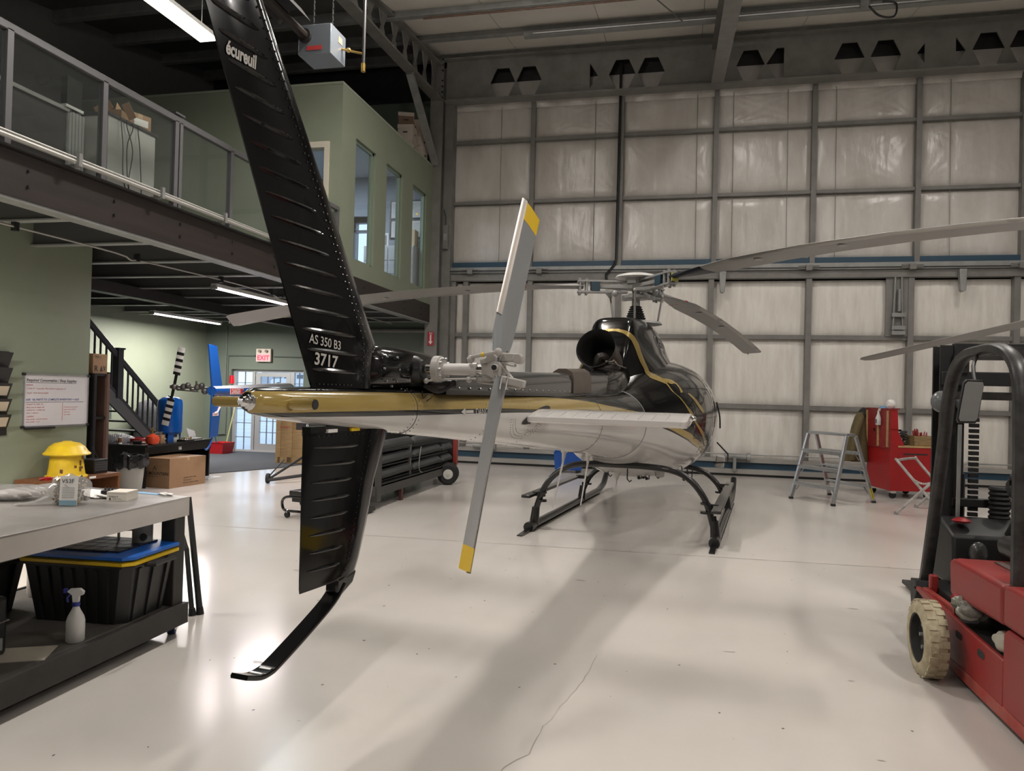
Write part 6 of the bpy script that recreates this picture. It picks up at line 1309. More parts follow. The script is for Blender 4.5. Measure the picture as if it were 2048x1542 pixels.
t = thing('cardboard_sheet', 'pale sheet lying at the edge of the lower shelf of the bench', 'sheet', (-3.25, 3.15, .2), .5); MB().bx(-.13, .14, -.1, .12, 0, .004).build('sheet', mat('pale_board', (.45, .41, .34), .8), t)
t = thing('tool_case', 'black moulded case with metal latch at the left end of the lower shelf', 'case', (-3.48, 3.02, .2), .1); MB().bx(-.16, .16, -.12, .12, 0, .3).build('case', BLACK, t, bevel=.02); MB().bx(.16, .185, -.04, .06, .04, .1).build('latch', STEEL_L, t); MB().bx(-.165, .165, -.125, .125, .17, .175).build('seam', STEEL, t)
t = thing('white_jug', 'pale plastic container standing between the two totes under the bench', 'container', (-4.05, 4.1, .2)); MB().lathe([(.09, 0), (.1, .02), (.1, .2), (.06, .26), (.03, .28), (.03, .3)], n=18).build('body', mat('jug_pale', (.5, .45, .43), .5), t); MB().lathe([(.034, .3), (.034, .33), (.001, .332)], n=12).build('cap', BLACK, t)
t = thing('pipe_clamp', 'grey half-round plastic clamp standing on the blue tote lid', 'clamp', (-3.26, 4.02, .62), .4)
CLG = mat('clamp_grey', (.17, .18, .175), .45)
MB().loft([[V(r_ * math.cos(a), r_ * math.sin(a), z) for r_, z in ((.06, 0), (.066, 0), (.066, h), (.06, h))] for a, h in [(-2.2 + k * .2, .105) for k in range(15)]], True).build('half_ring', CLG, t)
MB().loft([[V(-.085 + r_ * math.cos(a), r_ * math.sin(a) + .02, z) for r_, z in ((.05, .05), (.056, .05), (.056, .085), (.05, .085))] for a in [-.2 + k * .2 for k in range(18)]], True).build('strap_ring', CLG, t); MB().bx(-.14, -.133, .0, .03, 0, .08).build('strap_leg', CLG, t); MB().cyl((.03, -.068, .035), (.03, -.06, .035), .022, n=12).build('hole', INK, t)
t = thing('folded_prop_stand', 'dark folded prop stand with two feet leaning behind the bench leg', 'stand', (-3.25, 4.58, 0))
for a, b, r_ in (((-3.237, 4.6, .0), (-3.40, 4.66, .80), .022), ((-3.27, 4.56, .0), (-3.36, 4.60, .45), .018), ((-3.36, 4.60, .44), (-3.56, 4.68, .80), .016)): MB().tube([a, Vector(a).lerp(Vector(b), .06), b], [r_ * 1.1, r_, r_ * .9], 9).build('leg', mat('prop_black', (.022, .022, .022), .5), t, world=True)
for p in ((-3.237, 4.6, .0), (-3.27, 4.56, .0)): MB().cyl(p, Vector(p) + V(-.005, 0, .05), .028, .022, 10).build('rubber_foot', RUBBER, t, world=True)
# ================================================================== forklift on the right
FK = thing('forklift', 'red forklift with black mast and overhead guard at the right edge', 'forklift', (2.1, 4.4, 0))
FR = mat('forklift_red', (.27, .014, .014), .42, noise=.3, nscale=3, c2=(.22, .03, .025), bump=.02); FB = mat('forklift_black', (.012, .012, .012), .5, noise=.5, nscale=6); FRW = mat('forklift_red_worn', (.30, .025, .02), .5, noise=.4, nscale=9, c2=(.33, .08, .06))
X0, X1 = 1.60, 2.70
# side skirt / battery box wall with the tray opening above it
MB().prism([(5.60, .335), (5.56, .36), (5.42, .372), (4.62, .345), (4.15, .335), (4.15, .10), (5.0, .10), (5.12, .2), (5.30, .30), (5.48, .33)], (X0, 0, 0), (0, 1, 0), (0, 0, 1), (.03, 0, 0)).build('side_panel', FR, FK, world=True, bevel=.008)
sp = LAST[0]
for y in (4.74, 4.42): MB().prism([(-.045, -.012), (-.032, -.02), (.032, -.02), (.045, -.012), (.045, .012), (.032, .02), (-.032, .02), (-.045, .012)], (X0 - .002, y, .275), (0, 1, 0), (0, 0, 1), (.004, 0, 0)).build('hand_hole', INK, sp, world=True)
MB().prism([(5.05, .03), (5.05, .10), (4.1, .11), (2.6, .11), (2.6, .05)], (X0 + .0, 0, 0), (0, 1, 0), (0, 0, 1), (.06, 0, 0)).build('sill', FRW, FK, world=True, bevel=.01)
MB().bx(X0 + .03, X1, 4.1, 5.35, .10, .34).build('chassis', FB, FK, world=True)
MB().prism([(4.90, .47), (4.92, .675), (4.83, .70), (4.17, .705), (4.17, .50)], (X0 + .0, 0, 0), (0, 1, 0), (0, 0, 1), (1.0, 0, 0)).build('battery_hood', FR, FK, world=True, bevel=.025, seg=3)
MB().bx(1.78, 2.2, 4.35, 4.75, .703, .709).build('warning_plate', mat('worn_plate', (.12, .08, .07), .6, noise=.5, nscale=30), FK, world=True)
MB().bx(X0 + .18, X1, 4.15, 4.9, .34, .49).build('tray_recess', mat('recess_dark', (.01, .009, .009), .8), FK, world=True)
MB().bx(X0 + .02, X0 + .05, 4.88, 4.91, .34, .68).build('hood_edge', FR, FK, world=True)
# rear counterweight panels (towards the camera)
MB().prism([(4.14, .11), (4.14, .47), (4.10, .50), (3.74, .50), (3.74, .11)], (X0 - .005, 0, 0), (0, 1, 0), (0, 0, 1), (1.1, 0, 0)).build('counterweight', FR, FK, world=True, bevel=.012)
MB().prism([(4.15, .51), (4.15, .70), (4.08, .72), (2.6, .74), (2.6, .51)], (X0 - .005, 0, 0), (0, 1, 0), (0, 0, 1), (1.1, 0, 0)).build('counterweight', FR, FK, world=True, bevel=.02)
MB().prism([(3.725, .115), (3.725, .50), (2.6, .50), (2.6, .115)], (X0 - .02, 0, 0), (0, 1, 0), (0, 0, 1), (1.1, 0, 0)).build('counterweight', FR, FK, world=True, bevel=.015)
# front fender, cowl and floor
MB().prism([(5.66, .30), (5.66, .39), (5.55, .40), (5.52, .34), (5.58, .23), (5.64, .2)], (X0 - .0, 0, 0), (0, 1, 0), (0, 0, 1), (.22, 0, 0)).build('mudguard', FB, FK, world=True, bevel=.006)
MB().bar((1.625, 5.42, .36), (1.66, 4.95, .345), .03, .05).build('fender_rail', FRW, FK, world=True); MB().box((1.66, 5.38, .42), (.05, .05, .12)).build('fender_lug', FR, FK, world=True, bevel=.01)
MB().bx(1.68, 2.6, 4.92, 5.6, .33, .40).build('floor_plate', FB, FK, world=True)
MB().prism([(5.92, .38), (5.92, .80), (5.75, .81), (5.48, .73), (5.44, .38)], (1.80, 0, 0), (0, 1, 0), (0, 0, 1), (.8, 0, 0)).build('dashboard_cowl', FB, FK, world=True, bevel=.02)
MB().ball((1.95, 5.46, .62), (.06, .05, .08), 12, 8).build('floor_lamp_cover', mat('lamp_cover_grey', (.06, .06, .06), .25), FK, world=True); MB().lathe([(.05, 0), (.06, .012), (.03, .03), (.001, .032)], (1.90, 5.62, .80), (0, 0, 1), 14).build('red_cap', RED, FK, world=True)
MB().cyl((2.18, 5.55, .72), (2.2, 5.30, 1.0), .05).build('steering_column', FB, FK, world=True)
sw = MB(); c = V(2.22, 5.22, 1.06); nn = V(0, -.55, .83).normalized(); a1 = V(1, 0, 0); a2 = nn.cross(a1)
sw.tube([c + (a1 * math.cos(k * PI / 14) + a2 * math.sin(k * PI / 14)) * .185 for k in range(28)], .016, 8, closed=True)
for k in range(3): a = k * 2.094 + .5; sw.tube([c - nn * .02, c + (a1 * math.cos(a) + a2 * math.sin(a)) * .18], .013, 7)
sw.cyl(c - nn * .05, c, .05); sw = sw.build('steering_wheel', mat('wheel_black', (.012, .012, .012), .25), FK, world=True)
t = MB().ball(c + a1 * -.14 + a2 * .1 + nn * .04, .028, 10, 7).build('spinner_knob', BLACK, sw, world=True)
for k in range(3): MB().tube([(2.36 + k * .05, 5.5, .75), (2.37 + k * .05, 5.42, .98)], .009, 6).build('lever', STEEL_L, FK, world=True); MB().ball((2.37 + k * .05, 5.42, .99), .022, 8, 6).build('lever_knob', BLACK, FK, world=True)
mb = MB(); mb.loft([[V(x_, yy, z_) for x_, z_ in ((1.86, .72), (2.38, .72), (2.40, .80), (2.36, .84), (1.88, .84), (1.84, .80))] for yy in (4.92, 4.45)]); SEAT = mb.build('seat', mat('seat_vinyl', (.018, .018, .019), .35), FK, world=True, bevel=.03, seg=3)
mb = MB(); mb.loft([[V(x_, yy + dz, z_) for x_, yy in ((1.88, 4.48), (2.36, 4.48), (2.36, 4.38), (1.88, 4.38))] for z_, dz in ((.80, 0), (1.25, -.1))]); mb.build('backrest', MATS['seat_vinyl'], FK, world=True, bevel=.03, seg=3)
# overhead guard: a bent tube frame on each side, cross bars
def guard(x):
    P = smoothpts([(x, 5.62, .36), (x, 5.47, .80), (x, 5.33, 1.25), (x, 5.23, 1.62), (x, 5.13, 1.80), (x, 4.96, 1.895), (x, 4.7, 1.915), (x, 4.48, 1.91), (x, 4.30, 1.85), (x, 4.21, 1.72), (x, 4.185, 1.4), (x, 4.18, .70)], 4)
    R_ = []
    for i, p in enumerate(P):
        d = (P[min(i + 1, len(P) - 1)] - P[max(i - 1, 0)]).normalized(); n_ = d.cross(V(1, 0, 0)); w_ = .036; h = .028
        R_.append([p + V(a * w_, 0, 0) + n_ * (b * h) for a, b in ((-1, -.6), (-.6, -1), (.6, -1), (1, -.6), (1, .6), (.6, 1), (-.6, 1), (-1, .6))])
    return MB().loft(R_).build('overhead_guard', mat('guard_black', (.016, .016, .016), .38, noise=.8, nscale=14, c2=(.05, .05, .048)), FK, world=True, smooth=50)
guard(1.68); guard(2.62)
mb = MB()
for y, z in ((5.0, 1.89), (4.85, 1.91), (4.70, 1.915), (4.55, 1.91), (4.4, 1.88)): mb.bar((1.68, y, z), (2.62, y, z), .045, .03)
mb.bar((1.68, 5.22, 1.66), (2.62, 5.22, 1.66), .05, .05); mb.build('guard_cross_bar', MATS['guard_black'], FK, world=True)
# mirror
def mirror_ring(y, g=1.0): return [V(1.53 + a * .066 * g + .016 * b, y + a * .045 * g, 1.62 + b * .118 * g) for a, b in ((-.8, -1), (.8, -1), (1, -.85), (1, .85), (.85, 1), (-.75, 1), (-1, .85), (-1, -.85))]
mr_ = MB().loft([mirror_ring(4.42), mirror_ring(4.445)]).build('rear_view_mirror', BLACK, FK, world=True, bevel=.004)
MB().add(mirror_ring(4.4165, .9), [tuple(range(8))]).build('mirror_glass', mat('mirror', (.7, .72, .72)), mr_, world=True, smooth=0)
MB().tube(smoothpts([(1.56, 4.46, 1.73), (1.60, 4.6, 1.82), (1.66, 4.72, 1.88)], 3), .01, 6).build('mirror_arm', BLACK, mr_, world=True)
# mast with rails, crossheads, chains and carriage
mb = MB()
for x in (1.90, 2.55):
    for y in (5.93, 6.08): mb.bx(x - .055, x + .055, y - .012, y + .012, .12, 2.03)
    mb.bx(x - .055 if x > 2.2 else x + .03, x - .03 if x > 2.2 else x + .055, 5.93, 6.08, .12, 2.03)
mb.build('outer_rail', FB, FK, world=True)
mb = MB()
for x in (1.99, 2.46): mb.bx(x - .03, x + .03, 5.96, 6.05, .12, 2.0)
mb.build('inner_rail', FB, FK, world=True)
for z, h in ((2.0, .09), (1.79, .10), (.9, .06)): MB().bx(1.85 if h > .09 else 1.93, 2.60, 5.90, 5.96, z - h / 2, z + h / 2).build('mast_crosshead', FB, FK, world=True, bevel=.006)
for x in (2.0, 2.45): MB().cyl((x, 5.99, .3), (x, 5.99, 1.85), .03, n=10).build('lift_cylinder', CHROME if x < 2.1 else FB, FK, world=True); MB().cyl((x, 5.99, .3), (x, 5.99, 1.1), .042, n=10).build('cylinder_tube', FB, FK, world=True)
for x in (2.08,):
    mb = MB(); z = .4
    while z < 1.5: mb.bx(x - .03, x + .03, 5.93, 5.96, z, z + .028); z += .04
    mb.build('lift_chain', FB, FK, world=True)
MB().cyl((1.955, 5.86, .75), (1.96, 5.86, 1.46), .014, n=8).build('hydraulic_pipe', STEEL_L, FK, world=True)
mb = MB(); mb.cyl((1.93, 5.9, 1.9), (2.0, 5.9, 1.9), .04); mb.bx(1.92, 2.02, 5.88, 5.98, 1.83, 1.96); mb.build('hose_pulley', FB, FK, world=True)
for x in (1.84, 2.0): MB().ball((x, 5.86, 1.62), (.075, .06, .08), 14, 9).build('head_lamp', mat('lamp_dull_grey', (.12, .125, .13), .25), FK, world=True)
mb = MB()
for k in range(10): mb.lathe([(.06, 0), (.07, .015), (.06, .03)], (2.22, 5.86, .7 + k * .033), (0, 0, 1), 10)
mb.build('ribbed_hose_reel', RUBBER, FK, world=True)
mb = MB(); mb.bx(1.85, 2.6, 6.1, 6.16, .1, .2); mb.bx(1.85, 2.6, 6.1, 6.16, .42, .52); 
for x in (2.0, 2.45): mb.bx(x - .06, x + .06, 6.16, 6.2, .05, .5); mb.bx(x - .06, x + .06, 6.2, 7.1, .03, .06)
mb.build('fork_carriage', FB, FK, world=True)
# wheels
TY = mat('worn_cream_tyre', (.44, .39, .27), .8, noise=.5, nscale=14, c2=(.30, .25, .16), bump=.3)
for x, s in ((1.40, 1), (2.62, 1)):
    yc, zc, R0 = 4.82, .22, .22
    w_ = MB().lathe([(.142, .03), (.142, .0), (.165, -.004), (.203, .006), (.217, .02), (.219, .06), (.217, .10), (.203, .115), (.142, .12), (.142, .10)], (x, yc, zc), (1, 0, 0), 44, False).build('front_wheel', TY, FK, world=True, smooth=40)
    mb = MB()
    for k in range(22):
        a = 2 * PI * k / 22
        for xo, sh in ((.033, 0), (.088, .14)): mb.box((x + xo, yc + .2175 * math.cos(a + sh), zc + .2175 * math.sin(a + sh)), (.045, .038, .010), Euler((a + sh + PI / 2, 0, 0)).to_matrix())
    mb.build('tread_block', TY, w_, world=True)
    MB().lathe([(.143, .004), (.136, .008), (.128, .05), (.05, .07), (.045, .05), (.001, .048)], (x, yc, zc), (1, 0, 0), 30, False).build('rim', mat('rim_dirty', (.035, .034, .032), .5, .3, noise=.6, nscale=10), w_, world=True)
    mb = MB(); 
    for k in range(6): a = k * PI / 3; mb.cyl((x + .04, yc + .075 * math.cos(a), zc + .075 * math.sin(a)), (x + .062, yc + .075 * math.cos(a), zc + .075 * math.sin(a)), .012, n=6)
    mb.build('wheel_nut', STEEL_L, w_, world=True, kind='stuff')
for x in (1.72, 2.5): w_ = MB().lathe([(.1, .0), (.2, .01), (.21, .03), (.21, .14), (.2, .16), (.1, .17)], (x, 3.2, .21), (1, 0, 0), 30).build('rear_wheel', RUBBER, FK, world=True)
# rags and bags stuffed in the tray
t = thing('rag_bundle', 'crumpled white, green and red rag bag stuffed in the forklift side tray', 'rag', (1.655, 4.72, .425)); crumple((.02, .02, .02), (.10, .10, .075), 5, 'bundle', mat('rag_white', (.58, .58, .52), .6, noise=.6, nscale=14, c2=(.20, .24, .19)), t, .3); crumple((-.005, .07, .055), (.075, .045, .03), 6, 'red_patch', RED, t, .25); crumple((.0, -.06, .03), (.085, .06, .05), 16, 'striped_patch', mat('rag_grey', (.28, .27, .24), .6, noise=.5, nscale=40), t, .25)
t = thing('glove_pair', 'pale glove and crinkled wrapper at the rear end of the forklift tray', 'glove', (1.66, 4.27, .345)); crumple((0, 0, .045), (.05, .10, .05), 7, 'glove', mat('glove_beige', (.38, .35, .29), .7), t, .3); crumple((.05, -.05, .06), (.05, .06, .05), 9, 'wrapper', mat('wrapper', (.5, .48, .44), .3), t, .35)
# ================================================================== step ladder
LAD = thing('step_ladder', 'double-sided aluminium step ladder with yellow label standing near the door', 'ladder', (2.45, 12.9, 0))
A_, B_, C_, D_ = V(1.823, 12.836, 0), V(2.342, 12.189, 0), V(2.55, 13.6, 0), V(3.07, 12.85, 0)
TL, TRr = V(2.19, 13.2, 1.06), V(2.66, 12.56, 1.06)
tops = {'a': TL + (A_ - C_).normalized() * .11, 'b': TRr + (B_ - D_).normalized() * .11, 'c': TL + (C_ - A_).normalized() * .11, 'd': TRr + (D_ - B_).normalized() * .11}
lat = (B_ - A_).normalized()
for f_, tp in ((A_, tops['a']), (B_, tops['b']), (C_, tops['c']), (D_, tops['d'])):
    r_ = MB().bar(f_ + V(0, 0, .02), tp, .03, .075, (C_ - A_).normalized()).build('side_rail', ALU, LAD, world=True, bevel=.004)
    MB().box(f_ + V(0, 0, .016), (.06, .09, .032)).build('rubber_foot', RUBBER, r_, world=True)
MB().loft([[tops['a'] + V(0, 0, z), tops['b'] + V(0, 0, z), tops['d'] + V(0, 0, z), tops['c'] + V(0, 0, z)] for z in (0, .045)]).build('top_platform', ALU, LAD, world=True, bevel=.006)
for lo0, lo1, t0, t1, inn in ((A_, B_, tops['a'], tops['b'], (C_ - A_).normalized()), (C_, D_, tops['c'], tops['d'], (A_ - C_).normalized())):
    for f in (.255, .51, .755):
        a = lo0.lerp(t0, f); b = lo1.lerp(t1, f)
        st = MB().loft([[p + inn * q + V(0, 0, z) for q, z in ((-.05, -.012), (.06, -.012), (.06, .012), (-.05, .012), (-.05, -.045), (-.045, -.045), (-.045, -.012))] for p in (a, b)]).build('step', ALU, LAD, world=True)
        for e, g in ((a, b), (b, a)):
            d = (g - e).normalized(); MB().bar(e + d * .02 - V(0, 0, .12), e + d * .11 - V(0, 0, .01), .02, .006).build('step_brace', ALU, st, world=True)
d = (tops['d'] - D_); lab = MB().bar(D_ + d * .06 - lat * -.018 , D_ + d * .22 - lat * -.018, .004, .06, (C_ - A_).normalized()).build('yellow_label', mat('label_yellow', (.7, .55, .02), .5), LAD, world=True)
o_ = D_ + d * .07 + lat * .0215; u_ = d.normalized(); w__ = (C_ - A_).normalized()
text_mb('FEATHERLITE', .045, o_ + w__ * .014, u_, -w__, .001).build('lettering', INK, lab, world=True, smooth=0)
# ================================================================== red tool cart
CT = thing('tool_cart', 'red steel tool cart with tall back panel and wooden worktop by the white door', 'tool cart', (3.753, 14.0, 0), math.radians(12))
CR = mat('cart_red', (.36, .010, .012), .38, noise=.2, nscale=3); CR2 = mat('cart_red_panel', (.27, .016, .016), .5, noise=.25)
# local: x = along the face with the slot, y = away from the camera
LX, LY_ = .74, .86
MB().bx(-LX / 2 + .0, LX / 2, -LY_ / 2, LY_ / 2, .13, .86).build('cabinet', CR, CT, bevel=.006)
MB().bx(-LX / 2 + .12, LX / 2 + .01, -LY_ / 2 - .01, LY_ / 2, .862, .89).build('wooden_worktop', WOODL, CT); MB().bx(-.16, .24, -LY_ / 2 - .004, -LY_ / 2, .74, .765).build('slot', INK, CT)
MB().prism([(-LX / 2, .86), (-LX / 2, 1.49), (-LX / 2 + .10, 1.49), (-LX / 2 + .12, 1.12), (-LX / 2 + .24, .86)], (0, -LY_ / 2, 0), (1, 0, 0), (0, 0, 1), (0, .02, 0)).build('side_cheek', CR, CT)
MB().prism([(-LX / 2, .86), (-LX / 2, 1.49), (-LX / 2 + .10, 1.49), (-LX / 2 + .12, 1.12), (-LX / 2 + .24, .86)], (0, LY_ / 2 - .02, 0), (1, 0, 0), (0, 0, 1), (0, .02, 0)).build('side_cheek', CR, CT)
MB().bx(-LX / 2 - .015, -LX / 2, -LY_ / 2, LY_ / 2, .83, 1.49).build('back_board', CR2, CT); MB().bx(-LX / 2 - .02, -LX / 2 + .13, -LY_ / 2 - .01, LY_ / 2 + .01, 1.49, 1.51).build('top_shelf', CR2, CT)
MB().bx(-LX / 2, -LX / 2 + .12, -LY_ / 2, LY_ / 2, 1.15, 1.165).build('shelf', CR2, CT)
for y in (-LY_ / 2 + .08, -.02, LY_ / 2 - .03): MB().bx(-LX / 2 - .035, -LX / 2 - .015, y - .02, y + .02, .86, 1.47).build('batten', WOODL, CT)
for x in (-LX / 2 + .08, LX / 2 - .08):
    for y in (-LY_ / 2 + .08, LY_ / 2 - .08):
        c = MB().cyl((x, y - .02, .055), (x, y + .02, .055), .055, n=18).build('caster_wheel', RUBBER, CT); MB().bx(x - .04, x + .04, y - .035, y + .035, .085, .13).build('caster_fork', CHROME, c); 
def on_cart(x, y, z): m = root_matrix(CT); return m @ V(x, y, z)
t = thing('spray_bottle', 'white spray bottle hanging on the red back panel of the tool cart', 'bottle', on_cart(-LX / 2 - .06, -.10, 1.22), math.radians(12)); MB().lathe([(.04, 0), (.045, .01), (.045, .12), (.018, .2), (.018, .24)], n=16).build('bottle', BW, t); MB().bx(-.047, -.044, -.03, .03, .03, .10).build('label', mat('label_dark', (.15, .13, .12), .6), t); MB().prism([(-.02, .24), (.02, .24), (.03, .28), (-.05, .29)], (0, -.012, 0), (0, 1, 0), (0, 0, 1), (.02, 0, 0)).build('spray_head', BW, t)
t = thing('paper_towel_wad', 'wad of white paper towel sticking up on top of the tool cart', 'paper', on_cart(-LX / 2 + .06, -.28, 1.51)); crumple((0, 0, .07), (.07, .05, .08), 11, 'wad', PAPER, t, .25)
t = thing('tape_roll', 'small blue and white roll lying on top of the tool cart back panel', 'tape', on_cart(-LX / 2 + .06, -.02, 1.51)); MB().lathe([(.03, 0), (.06, 0), (.06, .04), (.03, .04)], n=16).build('roll', mat('tape_blue', (.22, .45, .72)), t); MB().lathe([(.028, .0), (.03, .0), (.03, .041), (.028, .041)], n=16).build('core', PAPER, t)
t = thing('wooden_tray', 'wooden box of red-handled tools on the tool cart worktop', 'box', on_cart(.20, -.26, .89), math.radians(12))
mb = MB(); mb.bx(-.17, .17, -.12, -.105, 0, .17); mb.bx(-.17, .17, .105, .12, 0, .17); mb.bx(-.17, -.155, -.12, .12, 0, .17); mb.bx(.155, .17, -.12, .12, 0, .17); mb.bx(-.17, .17, -.12, .12, 0, .012); mb.build('box', mat('oak_box', (.33, .22, .10), .6, noise=.5, nscale=5, stretch=(2, 1, 10)), t)
r = random.Random(4)
for k in range(14):
    q = t.matrix_basis @ V(r.uniform(-.13, .13), r.uniform(-.08, .08), .02); d = V(r.uniform(-.3, .3), r.uniform(-.3, .3), 1).normalized(); h = r.uniform(.2, .27)
    s = thing('hand_tool', 'one of the red-handled hand tools bundled in the wooden box on the tool cart', 'tool', q, 0, 'tools in the wooden box'); MB().tube([V(0, 0, 0), d * h * .6], .006, 5).build('shank', STEEL_L, s); MB().tube([d * h * .55, d * h * .8, d * h], [.011, .014, .008], 6).build('handle', mat('tool_red', (.25, .02, .02), .4), s)
t = thing('cable_coil', 'tangle of black cables and clips on the tool cart worktop', 'cable', on_cart(-.08, -.22, .89)); r = random.Random(6)
for k in range(5): MB().tube([V(.07 * math.cos(a * .6 + k), .05 * math.sin(a * .6 + k), .012 + .05 * k + .004 * a) for a in range(12)], .013, 5).build('coil', BLACK, t)
t = thing('clipboard', 'grey papers and black clipboard leaning inside the tool cart back', 'clipboard', on_cart(-.24, .12, .89), math.radians(12)); MB().bar((.1, 0, .02), (-.05, 0, .32), .28, .01, (0, 1, 0)).build('board', BLACK, t); MB().bar((.115, .0, .05), (-.0, 0, .28), .24, .006, (0, 1, 0)).build('paper', mat('grey_paper', (.4, .4, .39), .6), t)
t = thing('aerosol_can', 'blue aerosol can standing on the small shelf of the tool cart', 'can', on_cart(-LX / 2 + .06, -.33, 1.165)); MB().lathe([(.03, 0), (.032, .005), (.032, .15), (.02, .17), (.015, .2), (.001, .202)], n=14).build('can', mat('can_blue', (.05, .10, .3), .3), t); MB().lathe([(.022, .165), (.022, .2), (.001, .201)], n=12).build('cap', PAPER, t)
# jacket hanging on the cart's far corner
t = thing('work_jacket', 'olive brown work jacket hanging on the left side of the red tool cart', 'jacket', on_cart(-LX / 2 - .02, LY_ / 2 + .06, .62), math.radians(20))
JK = mat('jacket_olive', (.10, .075, .032), .9, bump=.3, bscale=40)
def jr(z, w_, d_, ph): return [V(-.08 - .12 * (1.45 - z - .62) * .5 + (w_ * (1 + .18 * math.sin(5 * a + ph))) * math.cos(a), d_ * (1 + .2 * math.sin(4 * a + ph)) * math.sin(a), z) for a in [2 * PI * k / 36 for k in range(36)]]
MB().loft([jr(-.08, .20, .15, 0), jr(.05, .20, .14, .4), jr(.3, .17, .12, .9), jr(.55, .13, .10, 1.4), jr(.72, .09, .08, 1.8), jr(.80, .05, .05, 2)]).build('jacket_body', JK, t, smooth=60)
MB().tube(smoothpts([(-.10, -.06, .72), (-.22, -.1, .45), (-.29, -.12, .15), (-.30, -.12, -.05)], 4), [.05, .06, .065, .065, .065, .065, .062, .06, .06, .058, .055, .055, .05], 12).build('sleeve', JK, t, smooth=60); crumple((-.03, 0, .78), (.08, .08, .1), 31, 'collar', mat('jacket_collar', (.02, .018, .014), .9), t, .2)
# ================================================================== folding trestle with chain
TS = thing('folding_trestle', 'white X-shaped folding stand with a chain in front of the red cart', 'stand', (3.35, 12.0, 0))
TW = mat('trestle_white', (.46, .44, .42), .5, noise=.4, nscale=12)
w_ = V(3.688 - 3.083, 12.685 - 11.635, 0).normalized(); nrm = V(w_.y, -w_.x, 0)
T1, T2 = V(3.163, 11.911, .75), V(3.60, 12.58, .75); F1, F2 = V(3.083, 11.635, .015), V(3.60, 12.53, .015)
G1, G2 = T1 + nrm * .62 - V(0, 0, .735), T2 + nrm * .62 - V(0, 0, .735)
H1, H2 = F1 + nrm * .66 + V(0, 0, .72) + w_ * .03, F2 + nrm * .66 + V(0, 0, .72)
MB().tube(smoothpts([G1, T1.lerp(G1, .06), T1 + w_ * .05 + V(0, 0, .01), T2 - w_ * .05 + V(0, 0, .01), T2.lerp(G2, .06), G2], 4), .02, 9).build('u_frame', TW, TS, world=True)
MB().tube(smoothpts([F1, H1.lerp(F1, .06), H1 + w_ * .05, H2 - w_ * .05, H2.lerp(F2, .06), F2], 4), .02, 9).build('u_frame', TW, TS, world=True)
for p in (F1, F2, G1, G2): MB().cyl(p - V(0, 0, .014), p + V(0, 0, .03), .027, .022, 10).build('rubber_tip', mat('tip_grey', (.2, .2, .2), .7), TS, world=True)
a = T1.lerp(G1, .33); b = H1.lerp(F1, .33); mb = MB(); n = 16
for k in range(n):
    p = a.lerp(b, (k + .5) / n) - V(0, 0, .04 * math.sin(PI * (k + .5) / n)); d = (b - a).normalized(); s_ = V(0, 0, 1) if k % 2 else d.cross(V(0, 0, 1))
    mb.tube([p + d * (.022 * math.cos(j * PI / 4)) + s_ * (.013 * math.sin(j * PI / 4)) for j in range(8)], .0045, 5, closed=True)
mb.build('chain', mat('chain_white', (.55, .53, .5), .5), TS, world=True)
# ================================================================== blade trailer, creeper seat, tow frame, blue box
TT = thing('blade_trailer', 'long black trailer with padded racks on small wheels behind the lower fin', 'trailer', (-4.3, 11, 0))
TD = mat('trailer_black', (.018, .018, .018), .55, noise=.3); PADM = mat('rack_padding', (.05, .052, .053), .7, bump=.1)
MB().bx(-4.0, -3.92, 9.25, 12.95, .17, .31).build('frame_rail', mat('trailer_rail', (.055, .052, .048), .5), TT, world=True); MB().bx(-4.75, -4.67, 9.25, 12.95, .17, .31).build('frame_rail', TD, TT, world=True)
MB().bx(-4.75, -3.92, 9.3, 12.9, .29, .33).build('deck', TD, TT, world=True); MB().bx(-4.72, -4.66, 9.3, 12.9, .33, 1.12).build('rear_board', TD, TT, world=True)
MB().bx(-4.7, -3.94, 12.88, 12.95, .28, 1.12).build('end_board', TD, TT, world=True); MB().bx(-3.97, -3.91, 12.86, 12.97, .28, 1.12).build('red_edge', mat('edge_red', (.25, .03, .02), .5), TT, world=True)
MB().bx(-4.0, -3.90, 9.26, 9.40, .10, 1.0).build('front_post', mat('post_grey', (.05, .048, .046), .45), TT, world=True); MB().bx(-4.7, -3.94, 9.26, 9.34, .3, 1.1).build('front_board', TD, TT, world=True)
for z in (.44, .64, .84):
    MB().bx(-4.66, -3.98, 9.4, 12.6, z - .10, z - .08).build('rack_shelf', TD, TT, world=True)
    for ya, yb in ((9.42, 10.7), (10.75, 12.1), (12.15, 12.72)):
        MB().tube([(-3.98, ya, z - .03), (-3.98, ya + .08, z), (-3.98, yb - .15, z + .015), (-3.98, yb, z - .02)], [.04, .065, .065, .04], 10).build('rack_pad', PADM, TT, world=True)
    MB().bx(-4.02, -3.98, 10.68, 10.74, z - .2, z + .02).build('rack_bracket', STEEL, TT, world=True)
MB().tube(smoothpts([(-3.9, 10.95, .74), (-3.9, 10.9, .62), (-3.9, 10.87, .45), (-3.9, 10.92, .36), (-3.9, 11.03, .33)], 4), .007, 5).build('hanging_cord', mat('cord_pale', (.3, .29, .26), .8), TT, world=True)
wax = V(.38, -.925, 0)
for k in (0, 1):
    wc = V(-3.83, 12.15, .187) - wax * (.19 * k) + V(.03 * k, 0, 0)
    w2 = MB().lathe([(.085, 0), (.15, -.005), (.18, -.03), (.185, -.06), (.18, -.10), (.15, -.125), (.085, -.12)], wc, wax, 26).build('wheel', RUBBER, TT, world=True); MB().lathe([(.085, 0), (.08, .004), (.05, .004), (.025, .008), (.022, .02), (.001, .021)], wc + wax * .002, wax, 20).build('hub', mat('hub_pale', (.5, .49, .45), .5), w2, world=True)
